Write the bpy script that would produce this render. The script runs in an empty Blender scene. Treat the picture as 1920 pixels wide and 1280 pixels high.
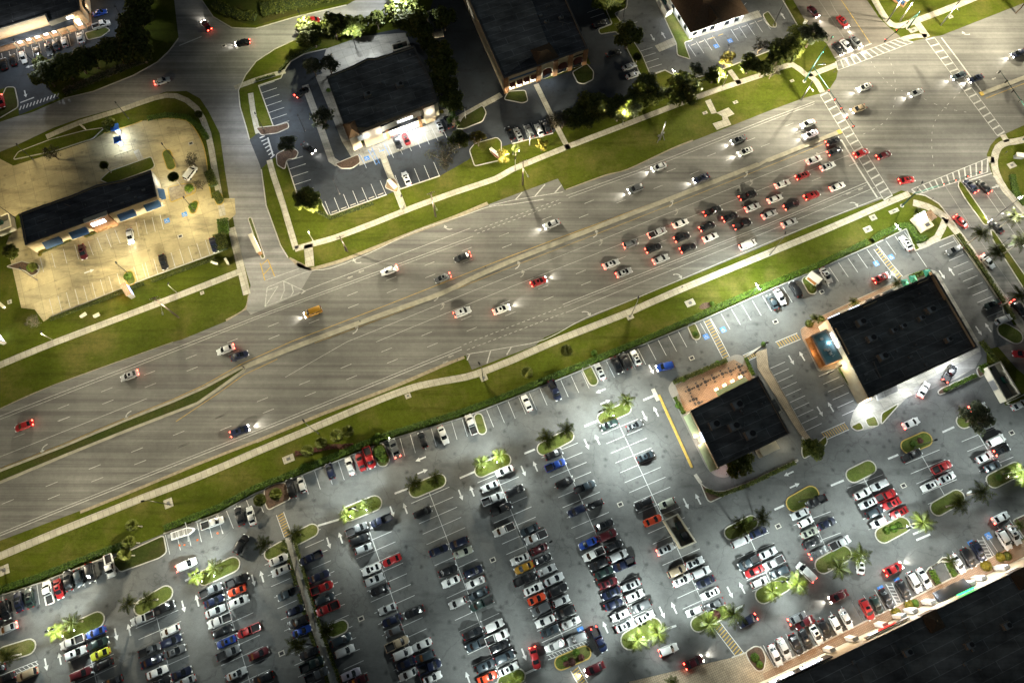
import bpy, bmesh, math, random
from mathutils import Vector, Matrix
random.seed(7)
R = math.radians
sc = bpy.context.scene
COL = sc.collection
# ------------------------------------------------------------------ survey: photo pixel -> place on the ground
F, OFF, H = 1280.0, 440.0, 185.0
TH = math.atan2(OFF, F); CT, ST = math.cos(TH), math.sin(TH)
def G(px, py, z=0.0):
    u = px - 960.0; v = 640.0 - py
    dx, dy, dz = u, v*CT + F*ST, v*ST - F*CT
    t = (z - H)/dz
    return Vector((t*dx, t*dy, z))
def T(c, r, x, y):
    return (c*480 + x/4.0, r*320 + y/4.0)
RD = 23.1                                   # direction of the highway
E1 = Vector((math.cos(R(RD)), math.sin(R(RD)), 0)); E2 = Vector((-E1.y, E1.x, 0))

# ------------------------------------------------------------------ tagging
def tag(o, label=None, cat=None, group=None, kind=None):
    if label: o['label'] = label
    if cat: o['category'] = cat
    if group: o['group'] = group
    if kind: o['kind'] = kind
    return o
def empty(name, loc, rz=0.0, label=None, cat=None, group=None):
    o = bpy.data.objects.new(name, None); COL.objects.link(o)
    o.location = loc; o.rotation_euler = (0, 0, rz); o.empty_display_size = .3
    return tag(o, label, cat, group)
def copy_tree(o, parent=None):
    c = o.copy(); COL.objects.link(c)
    if parent is not None: c.parent = parent
    for ch in o.children: copy_tree(ch, c)
    return c

# ------------------------------------------------------------------ mesh builder
class MB:
    def __init__(s): s.v = []; s.f = []
    def add(s, vs, fs):
        n = len(s.v); s.v += [tuple(p) for p in vs]; s.f += [tuple(n+i for i in f) for f in fs]
    def quad(s, a, b, c, d): s.add([a, b, c, d], [(0, 1, 2, 3)])
    def box(s, c, d, rz=0.0, taper=1.0):
        cx, cy, cz = c; hx, hy, hz = d[0]/2, d[1]/2, d[2]/2
        co, si = math.cos(rz), math.sin(rz); vs = []
        for z, k in ((-hz, 1.0), (hz, taper)):
            for x, y in ((-hx, -hy), (hx, -hy), (hx, hy), (-hx, hy)):
                vs.append((cx + (x*co - y*si)*k, cy + (x*si + y*co)*k, cz + z))
        s.add(vs, [(3, 2, 1, 0), (4, 5, 6, 7), (0, 1, 5, 4), (1, 2, 6, 5), (2, 3, 7, 6), (3, 0, 4, 7)])
    def tube(s, p, q, r0, r1=None, n=8, caps=True):
        r1 = r0 if r1 is None else r1
        p, q = Vector(p), Vector(q); d = (q-p).normalized()
        a = d.orthogonal().normalized(); b = d.cross(a)
        vs = []
        for c, r in ((p, r0), (q, r1)):
            for i in range(n):
                t = 2*math.pi*i/n; vs.append(c + a*math.cos(t)*r + b*math.sin(t)*r)
        fs = [(i, (i+1) % n, n+(i+1) % n, n+i) for i in range(n)]
        if caps: fs += [tuple(range(n-1, -1, -1)), tuple(range(n, 2*n))]
        s.add(vs, fs)
    def path(s, pts, rs, n=8):
        for i in range(len(pts)-1): s.tube(pts[i], pts[i+1], rs[i], rs[i+1], n)
    def prism(s, pts, z0, z1):
        n = len(pts); 
        if area2(pts) < 0: pts = pts[::-1]
        vs = [(p[0], p[1], z0) for p in pts] + [(p[0], p[1], z1) for p in pts]
        s.add(vs, [tuple(range(n-1, -1, -1)), tuple(range(n, 2*n))] + [(i, (i+1) % n, n+(i+1) % n, n+i) for i in range(n)])
    def sheet(s, pts, z):
        if area2(pts) < 0: pts = pts[::-1]
        s.add([(p[0], p[1], z) for p in pts], [tuple(range(len(pts)))])
    def ball(s, c, r, n=8, m=5, sq=1.0):
        vs = []; fs = []
        for j in range(m+1):
            ph = math.pi*j/m
            for i in range(n):
                t = 2*math.pi*i/n
                vs.append((c[0]+r*math.sin(ph)*math.cos(t), c[1]+r*math.sin(ph)*math.sin(t), c[2]+r*sq*math.cos(ph)))
        for j in range(m):
            for i in range(n): fs.append((j*n+i, (j+1)*n+i, (j+1)*n+(i+1) % n, j*n+(i+1) % n))
        s.add(vs, fs)
    def ring(s, pts, w, z0, z1):                       # wall of thickness w standing inside the outline pts
        if area2(pts) < 0: pts = pts[::-1]
        ins = offset(pts, w); n = len(pts)
        vs = [(p[0], p[1], z0) for p in pts]+[(p[0], p[1], z1) for p in pts]+[(p[0], p[1], z1) for p in ins]+[(p[0], p[1], z0) for p in ins]
        fs = []
        for i in range(n):
            j = (i+1) % n
            fs += [(i, j, n+j, n+i), (n+i, n+j, 2*n+j, 2*n+i), (2*n+i, 2*n+j, 3*n+j, 3*n+i)]
        s.add(vs, fs)
    def strip(s, pts, w, z0, z1=None, closed=False):   # band of width w along a line on the ground
        pts = [Vector((p[0], p[1], 0)) for p in pts]; n = len(pts); L = []; Rr = []
        for i in range(n):
            a = pts[i-1] if (i > 0 or closed) else None; b = pts[(i+1) % n] if (i < n-1 or closed) else None
            d1 = (pts[i]-a).normalized() if a is not None else None
            d2 = (b-pts[i]).normalized() if b is not None else None
            d1 = d1 or d2; d2 = d2 or d1
            t = (d1+d2); t = t.normalized() if t.length > 1e-6 else d1
            nn = Vector((-t.y, t.x, 0)); k = max(.5, abs(nn.dot(Vector((-d1.y, d1.x, 0)))))
            L.append(pts[i]+nn*(w/2/k)); Rr.append(pts[i]-nn*(w/2/k))
        m = n if closed else n-1
        if z1 is None:
            for i in range(m):
                j = (i+1) % n
                s.quad((*Rr[i].xy, z0), (*Rr[j].xy, z0), (*L[j].xy, z0), (*L[i].xy, z0))
        else:
            vs = []
            for i in range(n): vs += [(*Rr[i].xy, z0), (*Rr[i].xy, z1), (*L[i].xy, z1), (*L[i].xy, z0)]
            fs = []
            for i in range(m):
                j = (i+1) % n
                for k in range(3): fs.append((4*i+k, 4*j+k, 4*j+k+1, 4*i+k+1)[::-1] if False else (4*i+k, 4*j+k, 4*j+k+1, 4*i+k+1))
            if not closed:
                fs += [(0, 1, 2, 3), (4*(n-1)+3, 4*(n-1)+2, 4*(n-1)+1, 4*(n-1))]
            s.add(vs, fs)
    def build(s, name, m=None, parent=None, smooth=False, fix=False):
        me = bpy.data.meshes.new(name); me.from_pydata(s.v, [], s.f)
        if fix:
            bm = bmesh.new(); bm.from_mesh(me); bmesh.ops.recalc_face_normals(bm, faces=bm.faces); bm.to_mesh(me); bm.free()
        me.validate(); me.update()
        if smooth: me.polygons.foreach_set('use_smooth', [True]*len(me.polygons))
        if m: me.materials.append(m)
        o = bpy.data.objects.new(name, me); COL.objects.link(o)
        if parent is not None: o.parent = parent
        return o
def area2(p):
    return sum(p[i][0]*p[(i+1) % len(p)][1]-p[(i+1) % len(p)][0]*p[i][1] for i in range(len(p)))
def offset(pts, d):                                    # inset of a counter-clockwise outline
    n = len(pts); out = []
    for i in range(n):
        a, b, c = Vector(pts[i-1][:2]), Vector(pts[i][:2]), Vector(pts[(i+1) % n][:2])
        d1, d2 = (b-a).normalized(), (c-b).normalized()
        n1, n2 = Vector((-d1.y, d1.x)), Vector((-d2.y, d2.x))
        m = (n1+n2); m = m.normalized() if m.length > 1e-6 else n1
        k = max(.35, m.dot(n1)); out.append(b+m*(d/k))
    return out
def rounded(pts, r, n=5):                              # outline with rounded corners
    out = []; N = len(pts)
    for i in range(N):
        a, b, c = Vector(pts[i-1][:2]), Vector(pts[i][:2]), Vector(pts[(i+1) % N][:2])
        u, v = (a-b), (c-b); k = min(r, u.length*.45, v.length*.45)
        p, q = b+u.normalized()*k, b+v.normalized()*k
        for j in range(n+1):
            t = j/n; out.append(p*(1-t)**2+b*2*t*(1-t)+q*t*t)
    return out
def smoothline(px, n=4):                               # Catmull-Rom through photo points, on the ground
    P = [G(*p) for p in px]; out = []
    for i in range(len(P)-1):
        a = P[max(i-1, 0)]; b = P[i]; c = P[i+1]; d = P[min(i+2, len(P)-1)]
        for j in range(n):
            t = j/n
            out.append(.5*((2*b)+(c-a)*t+(2*a-5*b+4*c-d)*t*t+(3*b-a-3*c+d)*t**3))
    out.append(P[-1]); return out
def gp(px, z=0): return [G(p[0], p[1], z) for p in px]
def capsule(p, q, r, n=8):
    p, q = Vector(p[:2]), Vector(q[:2]); d = (q-p).normalized(); a0 = math.atan2(d.y, d.x); out = []
    for i in range(n+1):
        t = a0-math.pi/2+math.pi*i/n; out.append(q+Vector((math.cos(t), math.sin(t)))*r)
    for i in range(n+1):
        t = a0+math.pi/2+math.pi*i/n; out.append(p+Vector((math.cos(t), math.sin(t)))*r)
    return out

# ------------------------------------------------------------------ materials
M = {}
def newmat(name):
    m = bpy.data.materials.new(name); m.use_nodes = True
    b = m.node_tree.nodes['Principled BSDF']; M[name] = m
    return m, m.node_tree, b
def plain(name, col, rough=.7, metal=0.0, noise=0.0, scale=3.0, coat=0.0, emit=None, es=0.0):
    m, nt, b = newmat(name)
    if name.startswith('roof_') and name != 'roof_teal': b.inputs['Specular IOR Level'].default_value = .12
    b.inputs['Base Color'].default_value = (*col, 1); b.inputs['Roughness'].default_value = rough
    b.inputs['Metallic'].default_value = metal
    if coat: b.inputs['Coat Weight'].default_value = coat; b.inputs['Coat Roughness'].default_value = .05
    if noise: mixnoise(nt, b, col, noise, scale)
    if emit: b.inputs['Emission Color'].default_value = (*emit, 1); b.inputs['Emission Strength'].default_value = es
    return m
def pos(nt, rot=0.0, sc_=(1, 1, 1)):
    g = nt.nodes.new('ShaderNodeNewGeometry'); mp = nt.nodes.new('ShaderNodeMapping')
    mp.inputs['Rotation'].default_value = (0, 0, rot); mp.inputs['Scale'].default_value = sc_
    nt.links.new(g.outputs['Position'], mp.inputs['Vector']); return mp.outputs['Vector']
def noise(nt, vec, scale, detail=4, rough=.6):
    n = nt.nodes.new('ShaderNodeTexNoise'); n.inputs['Scale'].default_value = scale
    n.inputs['Detail'].default_value = detail; n.inputs['Roughness'].default_value = rough
    nt.links.new(vec, n.inputs['Vector']); return n.outputs['Fac']
def ramp(nt, fac, stops):
    r = nt.nodes.new('ShaderNodeValToRGB'); el = r.color_ramp.elements
    while len(el) < len(stops): el.new(.5)
    for e, (p, c) in zip(el, stops):
        e.position = p; e.color = (*c, 1) if len(c) == 3 else c
    nt.links.new(fac, r.inputs['Fac']); return r.outputs['Color']
def mul(nt, a, b, fac=1.0, mode='MULTIPLY'):
    x = nt.nodes.new('ShaderNodeMix'); x.data_type = 'RGBA'; x.blend_type = mode
    x.inputs[0].default_value = fac
    nt.links.new(a, x.inputs[6]); nt.links.new(b, x.inputs[7]); return x.outputs[2]
def mixnoise(nt, b, col, amt, scale):
    v = pos(nt); f = noise(nt, v, scale, 5)
    lo = tuple(c*(1-amt) for c in col); hi = tuple(min(1, c*(1+amt)) for c in col)
    c1 = ramp(nt, f, [(.3, lo), (.7, hi)]); nt.links.new(c1, b.inputs['Base Color'])
def bump(nt, b, fac, strength=.3, dist=.02):
    n = nt.nodes.new('ShaderNodeBump'); n.inputs['Strength'].default_value = strength; n.inputs['Distance'].default_value = dist
    nt.links.new(fac, n.inputs['Height']); nt.links.new(n.outputs['Normal'], b.inputs['Normal'])
def asphalt(name, col, streak=None, stains=.0, patch=.25, rough=.85, cracks=False, joints=0):
    m, nt, b = newmat(name); g = lambda k: tuple(c*k for c in col)
    v = pos(nt)
    c = ramp(nt, noise(nt, v, .06, 6, .6), [(.32, g(1-patch)), (.68, g(1+patch))])
    c = mul(nt, c, ramp(nt, noise(nt, v, 6, 3, .7), [(.3, (.82,)*3), (.7, (1.12,)*3)]))
    c = mul(nt, c, ramp(nt, noise(nt, v, .9, 5, .7), [(.3, (.88,)*3), (.7, (1.08,)*3)]))
    if streak is not None:                              # tyre wear along the lanes
        s = pos(nt, -streak, (.006, .62, 1))
        c = mul(nt, c, ramp(nt, noise(nt, s, 1, 3, .6), [(.3, (.66,)*3), (.7, (1.28,)*3)]))
        s = pos(nt, -streak, (.02, 2.4, 1))
        c = mul(nt, c, ramp(nt, noise(nt, s, 1, 2, .5), [(.3, (.88,)*3), (.7, (1.08,)*3)]))
    if stains:                                          # oil drips
        w = nt.nodes.new('ShaderNodeTexVoronoi'); w.inputs['Scale'].default_value = .33; nt.links.new(v, w.inputs['Vector'])
        d = nt.nodes.new('ShaderNodeMath'); d.operation = 'ADD'; nt.links.new(w.outputs['Distance'], d.inputs[0])
        k = nt.nodes.new('ShaderNodeMath'); k.operation = 'MULTIPLY'; k.inputs[1].default_value = .25
        nt.links.new(noise(nt, v, 2.2, 3), k.inputs[0]); nt.links.new(k.outputs[0], d.inputs[1])
        c = mul(nt, c, ramp(nt, d.outputs[0], [(.15, (1-stains,)*3), (.36, (1,)*3)]))
    if cracks:                                          # tar sealed cracks and darker repair patches
        w2 = nt.nodes.new('ShaderNodeTexVoronoi'); w2.feature = 'DISTANCE_TO_EDGE'; w2.inputs['Scale'].default_value = .07
        ad = nt.nodes.new('ShaderNodeVectorMath'); ad.operation = 'ADD'; nz = nt.nodes.new('ShaderNodeTexNoise'); nz.inputs['Scale'].default_value = .25; nz.inputs['Detail'].default_value = 4
        nt.links.new(v, nz.inputs['Vector']); scl = nt.nodes.new('ShaderNodeVectorMath'); scl.operation = 'SCALE'; scl.inputs['Scale'].default_value = 5
        nt.links.new(nz.outputs['Color'], scl.inputs[0]); nt.links.new(v, ad.inputs[0]); nt.links.new(scl.outputs[0], ad.inputs[1]); nt.links.new(ad.outputs[0], w2.inputs['Vector'])
        c = mul(nt, c, ramp(nt, w2.outputs['Distance'], [(.003, (.74,)*3), (.009, (1,)*3)]))
        c = mul(nt, c, ramp(nt, noise(nt, pos(nt, -R(RD), (.05, .22, 1)), 1, 5, .65), [(.34, (.72,)*3), (.46, (1,)*3)]))
    if joints:
        br = nt.nodes.new('ShaderNodeTexBrick'); nt.links.new(pos(nt, -R(RD)), br.inputs['Vector']); br.offset = 0
        for k, q in (('Scale', 1), ('Brick Width', joints), ('Row Height', joints), ('Mortar Size', .05)): br.inputs[k].default_value = q
        br.inputs['Color1'].default_value = (.9, .9, .9, 1); br.inputs['Color2'].default_value = (1.08, 1.06, 1.03, 1); br.inputs['Mortar'].default_value = (.6, .6, .6, 1)
        c = mul(nt, c, br.outputs['Color'])
        c = mul(nt, c, ramp(nt, noise(nt, pos(nt, -R(RD), (.035, .16, 1)), 1, 5, .7), [(.36, (.5,)*3), (.52, (1,)*3)]))
    nt.links.new(c, b.inputs['Base Color']); b.inputs['Roughness'].default_value = rough
    bump(nt, b, noise(nt, v, 30, 2), .15, .01)
    return m
asphalt('road_asphalt', (.134, .132, .120), streak=R(RD), patch=.26)
asphalt('street_concrete', (.23, .228, .22), streak=R(-60), patch=.3)
asphalt('cross_asphalt', (.15, .135, .115), streak=R(-57), patch=.2)
asphalt('lot_asphalt', (.108, .112, .110), stains=.6, patch=.34, cracks=True)
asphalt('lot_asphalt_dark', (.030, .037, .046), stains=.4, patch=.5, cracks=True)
asphalt('yard_concrete', (.40, .345, .20), stains=.4, patch=.34, joints=4.6)
asphalt('pad_concrete', (.33, .325, .29), patch=.2, joints=3.2)
plain('kerb', (.42, .40, .35), .8, noise=.2, scale=2)
plain('kerb_yellow', (.40, .28, .06), .7, noise=.2, scale=2)
plain('median_concrete', (.25, .235, .18), .85, noise=.25, scale=.6)
def slabs(name, col, sx, rot):
    m, nt, b = newmat(name); v = pos(nt, -rot)
    br = nt.nodes.new('ShaderNodeTexBrick'); nt.links.new(v, br.inputs['Vector'])
    br.inputs['Scale'].default_value = 1; br.inputs['Brick Width'].default_value = sx; br.inputs['Row Height'].default_value = sx
    br.inputs['Mortar Size'].default_value = .05; br.offset = 0
    br.inputs['Color1'].default_value = (*[c*.88 for c in col], 1); br.inputs['Color2'].default_value = (*[c*1.1 for c in col], 1)
    br.inputs['Mortar'].default_value = (*[c*.55 for c in col], 1)
    c = mul(nt, br.outputs['Color'], ramp(nt, noise(nt, pos(nt), .35, 6, .7), [(.3, (.75,)*3), (.7, (1.15,)*3)]))
    nt.links.new(c, b.inputs['Base Color']); b.inputs['Roughness'].default_value = .85
slabs('sidewalk', (.40, .375, .30), 1.55, R(RD))
slabs('pavers', (.30, .205, .135), .45, R(RD))
slabs('pavers_tan', (.36, .29, .20), .5, R(RD))
def grassmat(name, a, bcol, dry):
    m, nt, b = newmat(name); v = pos(nt)
    c = ramp(nt, noise(nt, v, .12, 6, .65), [(.3, a), (.7, bcol)])
    def blend(c, fac, col):
        mx = nt.nodes.new('ShaderNodeMix'); mx.data_type = 'RGBA'; nt.links.new(fac, mx.inputs[0]); nt.links.new(c, mx.inputs[6]); mx.inputs[7].default_value = (*col, 1); return mx.outputs[2]
    c = blend(c, ramp(nt, noise(nt, v, .07, 6, .7), [(.48, (0, 0, 0)), (.66, (.85,)*3)]), dry)
    s = pos(nt, -R(RD), (.02, .35, 1))                   # mower stripes and wear along the verge
    c = blend(c, ramp(nt, noise(nt, s, 1, 4, .7), [(.52, (0, 0, 0)), (.72, (.6,)*3)]), tuple(x*.55 for x in a))
    c = blend(c, ramp(nt, noise(nt, v, .45, 6, .8), [(.60, (0, 0, 0)), (.72, (.7,)*3)]), tuple(x*1.35 for x in dry))
    c = mul(nt, c, ramp(nt, noise(nt, v, 5, 4, .85), [(.25, (.5,)*3), (.75, (1.4,)*3)]))
    c = mul(nt, c, ramp(nt, noise(nt, v, 1.1, 4, .7), [(.25, (.75,)*3), (.75, (1.2,)*3)]))
    nt.links.new(c, b.inputs['Base Color']); b.inputs['Roughness'].default_value = .95
    b.inputs['Specular IOR Level'].default_value = .1
    bump(nt, b, noise(nt, v, 14, 4, .8), .8, .06)
grassmat('grass', (.045, .062, .004), (.075, .092, .008), (.115, .105, .026))
grassmat('grass_dark', (.03, .045, .008), (.05, .06, .012), (.06, .05, .018))
grassmat('grass_island', (.075, .10, .02), (.10, .125, .028), (.14, .125, .05))
plain('mulch', (.075, .045, .028), .95, noise=.5, scale=2.5)
plain('sand', (.26, .22, .15), .95, noise=.3, scale=1.2)
def paintmat(name, col, wear):
    m, nt, b = newmat(name); v = pos(nt)
    lo = tuple(c*(1-wear) for c in col)
    c = ramp(nt, noise(nt, v, 1.6, 6, .8), [(.35, lo), (.6, col)])
    nt.links.new(c, b.inputs['Base Color']); b.inputs['Roughness'].default_value = .6
paintmat('paint_white', (.46, .46, .43), .5)
paintmat('paint_lot', (.62, .63, .62), .35)
paintmat('paint_yellow', (.50, .33, .055), .5)
paintmat('paint_blue', (.05, .22, .62), .2)
paintmat('paint_faint', (.30, .29, .26), .4)
def roofmat(name, col):
    m, nt, b = newmat(name); v = pos(nt, -R(RD)); br = nt.nodes.new('ShaderNodeTexBrick'); nt.links.new(v, br.inputs['Vector'])
    for k, q in (('Scale', 1), ('Brick Width', 14), ('Row Height', 2.6), ('Mortar Size', .07)): br.inputs[k].default_value = q
    br.inputs['Color1'].default_value = (.85, .85, .87, 1); br.inputs['Color2'].default_value = (1.15, 1.15, 1.12, 1); br.inputs['Mortar'].default_value = (2.0, 2.0, 2.0, 1)
    c = mul(nt, ramp(nt, noise(nt, v, .09, 6, .7), [(.32, tuple(x*.45 for x in col)), (.7, tuple(x*1.9 for x in col))]), br.outputs['Color'])
    c = mul(nt, c, ramp(nt, noise(nt, pos(nt, -R(RD+90), (.04, .5, 1)), 1, 4, .6), [(.35, (.7,)*3), (.7, (1.3,)*3)]))
    nt.links.new(c, b.inputs['Base Color']); b.inputs['Roughness'].default_value = .85; b.inputs['Specular IOR Level'].default_value = .12
roofmat('roof_dark', (.145, .148, .145)); roofmat('roof_black', (.085, .088, .094))
plain('roof_teal', (.03, .085, .105), .35, noise=.25, scale=.3)
plain('roof_edge', (.13, .13, .125), .7)
def tiles(name, col):
    m, nt, b = newmat(name); v = pos(nt, -R(RD))
    w = nt.nodes.new('ShaderNodeTexWave'); w.inputs['Scale'].default_value = 1.1; w.inputs['Distortion'].default_value = .6
    nt.links.new(v, w.inputs['Vector']); w.bands_direction = 'Y'
    c = ramp(nt, w.outputs['Fac'], [(0, tuple(x*.7 for x in col)), (1, tuple(x*1.15 for x in col))])
    c = mul(nt, c, ramp(nt, noise(nt, v, 2, 4), [(.3, (.7,)*3), (.7, (1.2,)*3)]))
    nt.links.new(c, b.inputs['Base Color']); b.inputs['Roughness'].default_value = .8
tiles('roof_tile', (.17, .10, .052))
tiles('roof_tile_dark', (.10, .065, .035))
plain('stucco', (.50, .42, .28), .85, noise=.12, scale=.8)
plain('stucco_pale', (.58, .54, .42), .85, noise=.1, scale=.8)
plain('stucco_white', (.72, .72, .68), .8, noise=.08, scale=.8)
plain('stucco_green', (.36, .42, .24), .85, noise=.1, scale=.8)
plain('brick', (.36, .19, .09), .85, noise=.3, scale=2)
plain('wall_grey', (.23, .22, .2), .85, noise=.15)
plain('window', (.015, .02, .025), .08)
plain('window_lit', (.3, .3, .3), .2, emit=(1, .93, .78), es=5)
plain('door', (.05, .045, .04), .4)
plain('awning_blue', (.03, .085, .20), .6, noise=.15, scale=1)
plain('awning_orange', (.42, .16, .035), .7, noise=.2, scale=1)
plain('awning_red', (.11, .025, .012), .7, noise=.2, scale=1)
plain('awning_black', (.02, .022, .026), .6)
plain('umbrella_green', (.012, .17, .12), .7)
plain('metal_grey', (.32, .33, .33), .45, .6)
plain('metal_dark', (.03, .03, .032), .5, .3)
plain('galvanised', (.20, .20, .19), .6, .4, noise=.15)
plain('pole_green', (.010, .055, .045), .6, .2)
plain('pole_white', (.42, .40, .34), .6)
plain('wood_pole', (.13, .10, .075), .9, noise=.3, scale=2)
plain('signal_black', (.02, .02, .018), .5)
plain('unit_grey', (.24, .245, .24), .6, .2, noise=.2)
plain('dumpster', (.02, .10, .075), .6, noise=.3)
plain('cone_orange', (.75, .14, .02), .6)
plain('white_metal', (.74, .75, .74), .5)
plain('terracotta', (.42, .30, .20), .8)
plain('plate', (.12, .12, .12), .6, .4)
plain('lamp_lens', (.9, .9, .9), .3, emit=(1, .95, .85), es=30)
plain('sign_white', (.9, .9, .9), .4, emit=(.86, .93, 1), es=7)
plain('sign_bluewhite', (.9, .9, .9), .4, emit=(.68, .78, 1), es=3)
plain('sign_green', (.1, .9, .4), .4, emit=(.02, 1, .28), es=2.2)
plain('sign_red', (.9, .1, .08), .4, emit=(1, .02, .02), es=1.2)
plain('sign_warm', (.9, .7, .5), .4, emit=(1, .72, .42), es=6)
plain('screen_blue', (.2, .3, .9), .4, emit=(.12, .25, 1), es=2)
plain('screen_orange', (.9, .4, .2), .4, emit=(1, .25, .12), es=2)
plain('atm_blue', (.01, .08, .42), .4, noise=.1)
def leafmat(name, cols, rough=.6, trans=.25):
    m, nt, b = newmat(name); g = nt.nodes.new('ShaderNodeNewGeometry')
    c = ramp(nt, g.outputs['Random Per Island'], [(i/(len(cols)-1), c) for i, c in enumerate(cols)])
    oi = nt.nodes.new('ShaderNodeObjectInfo')
    c = mul(nt, c, ramp(nt, oi.outputs['Random'], [(0, (.72, .74, .72)), (1, (1.2, 1.16, 1.1))]))
    nt.links.new(c, b.inputs['Base Color']); b.inputs['Roughness'].default_value = rough
    b.inputs['Specular IOR Level'].default_value = .25
    tr = nt.nodes.new('ShaderNodeBsdfTranslucent'); nt.links.new(c, tr.inputs['Color'])
    mx = nt.nodes.new('ShaderNodeMixShader'); mx.inputs[0].default_value = trans
    nt.links.new(b.outputs[0], mx.inputs[1]); nt.links.new(tr.outputs[0], mx.inputs[2])
    nt.links.new(mx.outputs[0], nt.nodes['Material Output'].inputs['Surface'])
leafmat('leaf_oak', [(.03, .045, .006), (.065, .085, .012), (.10, .12, .02), (.15, .165, .035)])
leafmat('leaf_grey', [(.04, .055, .025), (.08, .10, .055), (.15, .17, .10)])
leafmat('leaf_yellow', [(.09, .08, .008), (.15, .13, .012), (.22, .18, .02)])
leafmat('leaf_bare', [(.05, .045, .03), (.08, .075, .045), (.10, .10, .06)])
leafmat('leaf_palm', [(.024, .034, .003), (.046, .062, .005), (.088, .105, .010)], .6, .42)
leafmat('leaf_sabal', [(.045, .06, .010), (.08, .098, .018), (.14, .155, .035)])
plain('stucco_tan', (.34, .27, .18), .85, noise=.12, scale=.8)
leafmat('leaf_hedge', [(.03, .065, .006), (.065, .12, .010), (.11, .18, .018)])
leafmat('leaf_hedge_red', [(.06, .02, .018), (.10, .035, .03), (.13, .06, .04)])
leafmat('leaf_lime', [(.04, .10, .01), (.07, .14, .015), (.11, .17, .02)])
plain('bark', (.15, .115, .08), .9, noise=.35, scale=4)
plain('bark_palm', (.42, .38, .31), .85, noise=.3, scale=3)
# car finish: one paint shader, its colour carried by each body
def carpaint():
    m, nt, b = newmat('car_paint'); oi = nt.nodes.new('ShaderNodeObjectInfo')
    nt.links.new(oi.outputs['Color'], b.inputs['Base Color'])
    b.inputs['Roughness'].default_value = .4; b.inputs['Metallic'].default_value = .1
    b.inputs['Coat Weight'].default_value = .5; b.inputs['Coat Roughness'].default_value = .06
carpaint()
plain('car_glass', (.008, .010, .012), .2)
plain('tyre', (.015, .015, .015), .9)
plain('rim', (.35, .35, .36), .35, .8)
plain('bed_liner', (.015, .015, .016), .8)
plain('chrome_trim', (.4, .4, .4), .3, .8)
plain('headlamp', (.75, .78, .8), .15)
plain('taillamp', (.28, .012, .01), .25)
plain('taillamp_on', (.6, .02, .02), .3, emit=(1, .05, .03), es=30)
plain('headlamp_on', (.9, .9, .9), .3, emit=(1, .9, .74), es=40)
plain('car_seat_red', (.45, .02, .02), .6)
# ================================================================== GROUND
def struct(name, mb, mat, smooth=False, fix=False):
    o = mb.build(name, M[mat], None, smooth, fix); return tag(o, kind='structure')
def sheet(name, px, z, mat, rnd=0):
    mb = MB(); pts = gp(px)
    if rnd: pts = rounded(pts, rnd)
    mb.sheet(pts, z); return struct(name, mb, mat)
g = MB(); g.sheet([(-900, -700), (900, -700), (900, 1100), (-900, 1100)], 0); struct('ground', g, 'grass')
# darker rough lawn behind the shops
sheet('lawn', [(395, -60), (440, 40), (480, 48), (555, 26), (650, 4), (720, -60)], .006, 'grass_dark')
road_n = [(-160, 829), (0, 766), (100, 722), (325, 641), (340, 637), (425, 602), (462, 580), (520, 550), (575, 511), (640, 492), (692, 472), (780, 437), (855, 410),
          (920, 382), (960, 367), (1046, 335), (1059, 357), (1135, 330), (1177, 319), (1260, 280), (1347, 246), (1440, 209), (1505, 185), (1537, 176), (1556, 166),
          (1568, 148), (1572, 128), (1567, 107), (1690, 70), (1700, 76), (1712, 78), (1735, 72), (1765, 67), (1920, 6), (2100, -66)]
road_s = [(2100, 160), (1920, 235), (1887, 250), (1868, 260), (1857, 273), (1850, 290), (1858, 322), (1710, 362), (1690, 357), (1672, 365), (1652, 374), (1540, 415),
          (1440, 458), (1310, 512), (1210, 552), (1100, 598), (1020, 633), (1003, 648), (960, 664), (885, 693), (873, 666), (830, 682), (730, 725), (605, 772), (480, 824),
          (375, 865), (225, 927), (150, 957), (0, 1013), (-160, 1077)]
sheet('highway', road_n+road_s, .020, 'road_asphalt')
# sandy shoulders worn along the edges of the tarmac
sh = MB()
for line, w in (([(580, 507), (640, 490), (692, 470), (780, 435), (855, 407), (915, 382)], 1.5), ([(1062, 358), (1135, 331), (1177, 320), (1260, 281), (1300, 265)], 1.2),
                ([(870, 668), (830, 684), (730, 727), (605, 774), (480, 826)], 1.3), ([(480, 826), (375, 867), (225, 929), (150, 959)], 1.0),
                ([(0, 768), (100, 724), (325, 643)], .9), ([(425, 603), (462, 581), (470, 553)], 1.6), ([(555, 497), (580, 508), (540, 487)], 2.0)):
    sh.strip(smoothline(line), w, .012)
struct('road_shoulder', sh, 'sand')
street = [(-160, 290), (0, 229), (30, 219), (60, 211), (120, 185), (175, 172), (250, 142), (295, 117), (318, 95), (335, 72), (331, 40), (320, -60), (382, -60), (379, 0), (400, 32),
          (435, 53), (480, 54), (555, 32), (650, 10), (720, -30), (790, -60), (740, 20), (690, 48), (620, 62), (550, 77), (517, 92), (480, 116), (460, 142), (447, 170),
          (450, 200), (462, 240), (468, 262), (485, 300), (490, 320), (499, 385), (526, 460), (540, 483), (560, 501), (585, 509), (560, 552), (470, 590), (462, 580), (467, 552),
          (470, 535), (450, 470), (440, 425), (436, 402), (430, 370), (422, 320), (412, 250), (390, 207), (375, 185), (350, 171), (312, 172), (250, 195), (150, 222), (100, 240),
          (32, 272), (0, 285), (-160, 345)]
sheet('side_street', street, .024, 'street_concrete')
sheet('crossroad', [(1460, -60), (1487, 0), (1507, 35), (1520, 55), (1550, 82), (1567, 112), (1690, 76), (1690, 71), (1665, 50), (1647, 32), (1625, 0), (1590, -60)], .024, 'cross_asphalt')
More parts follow.
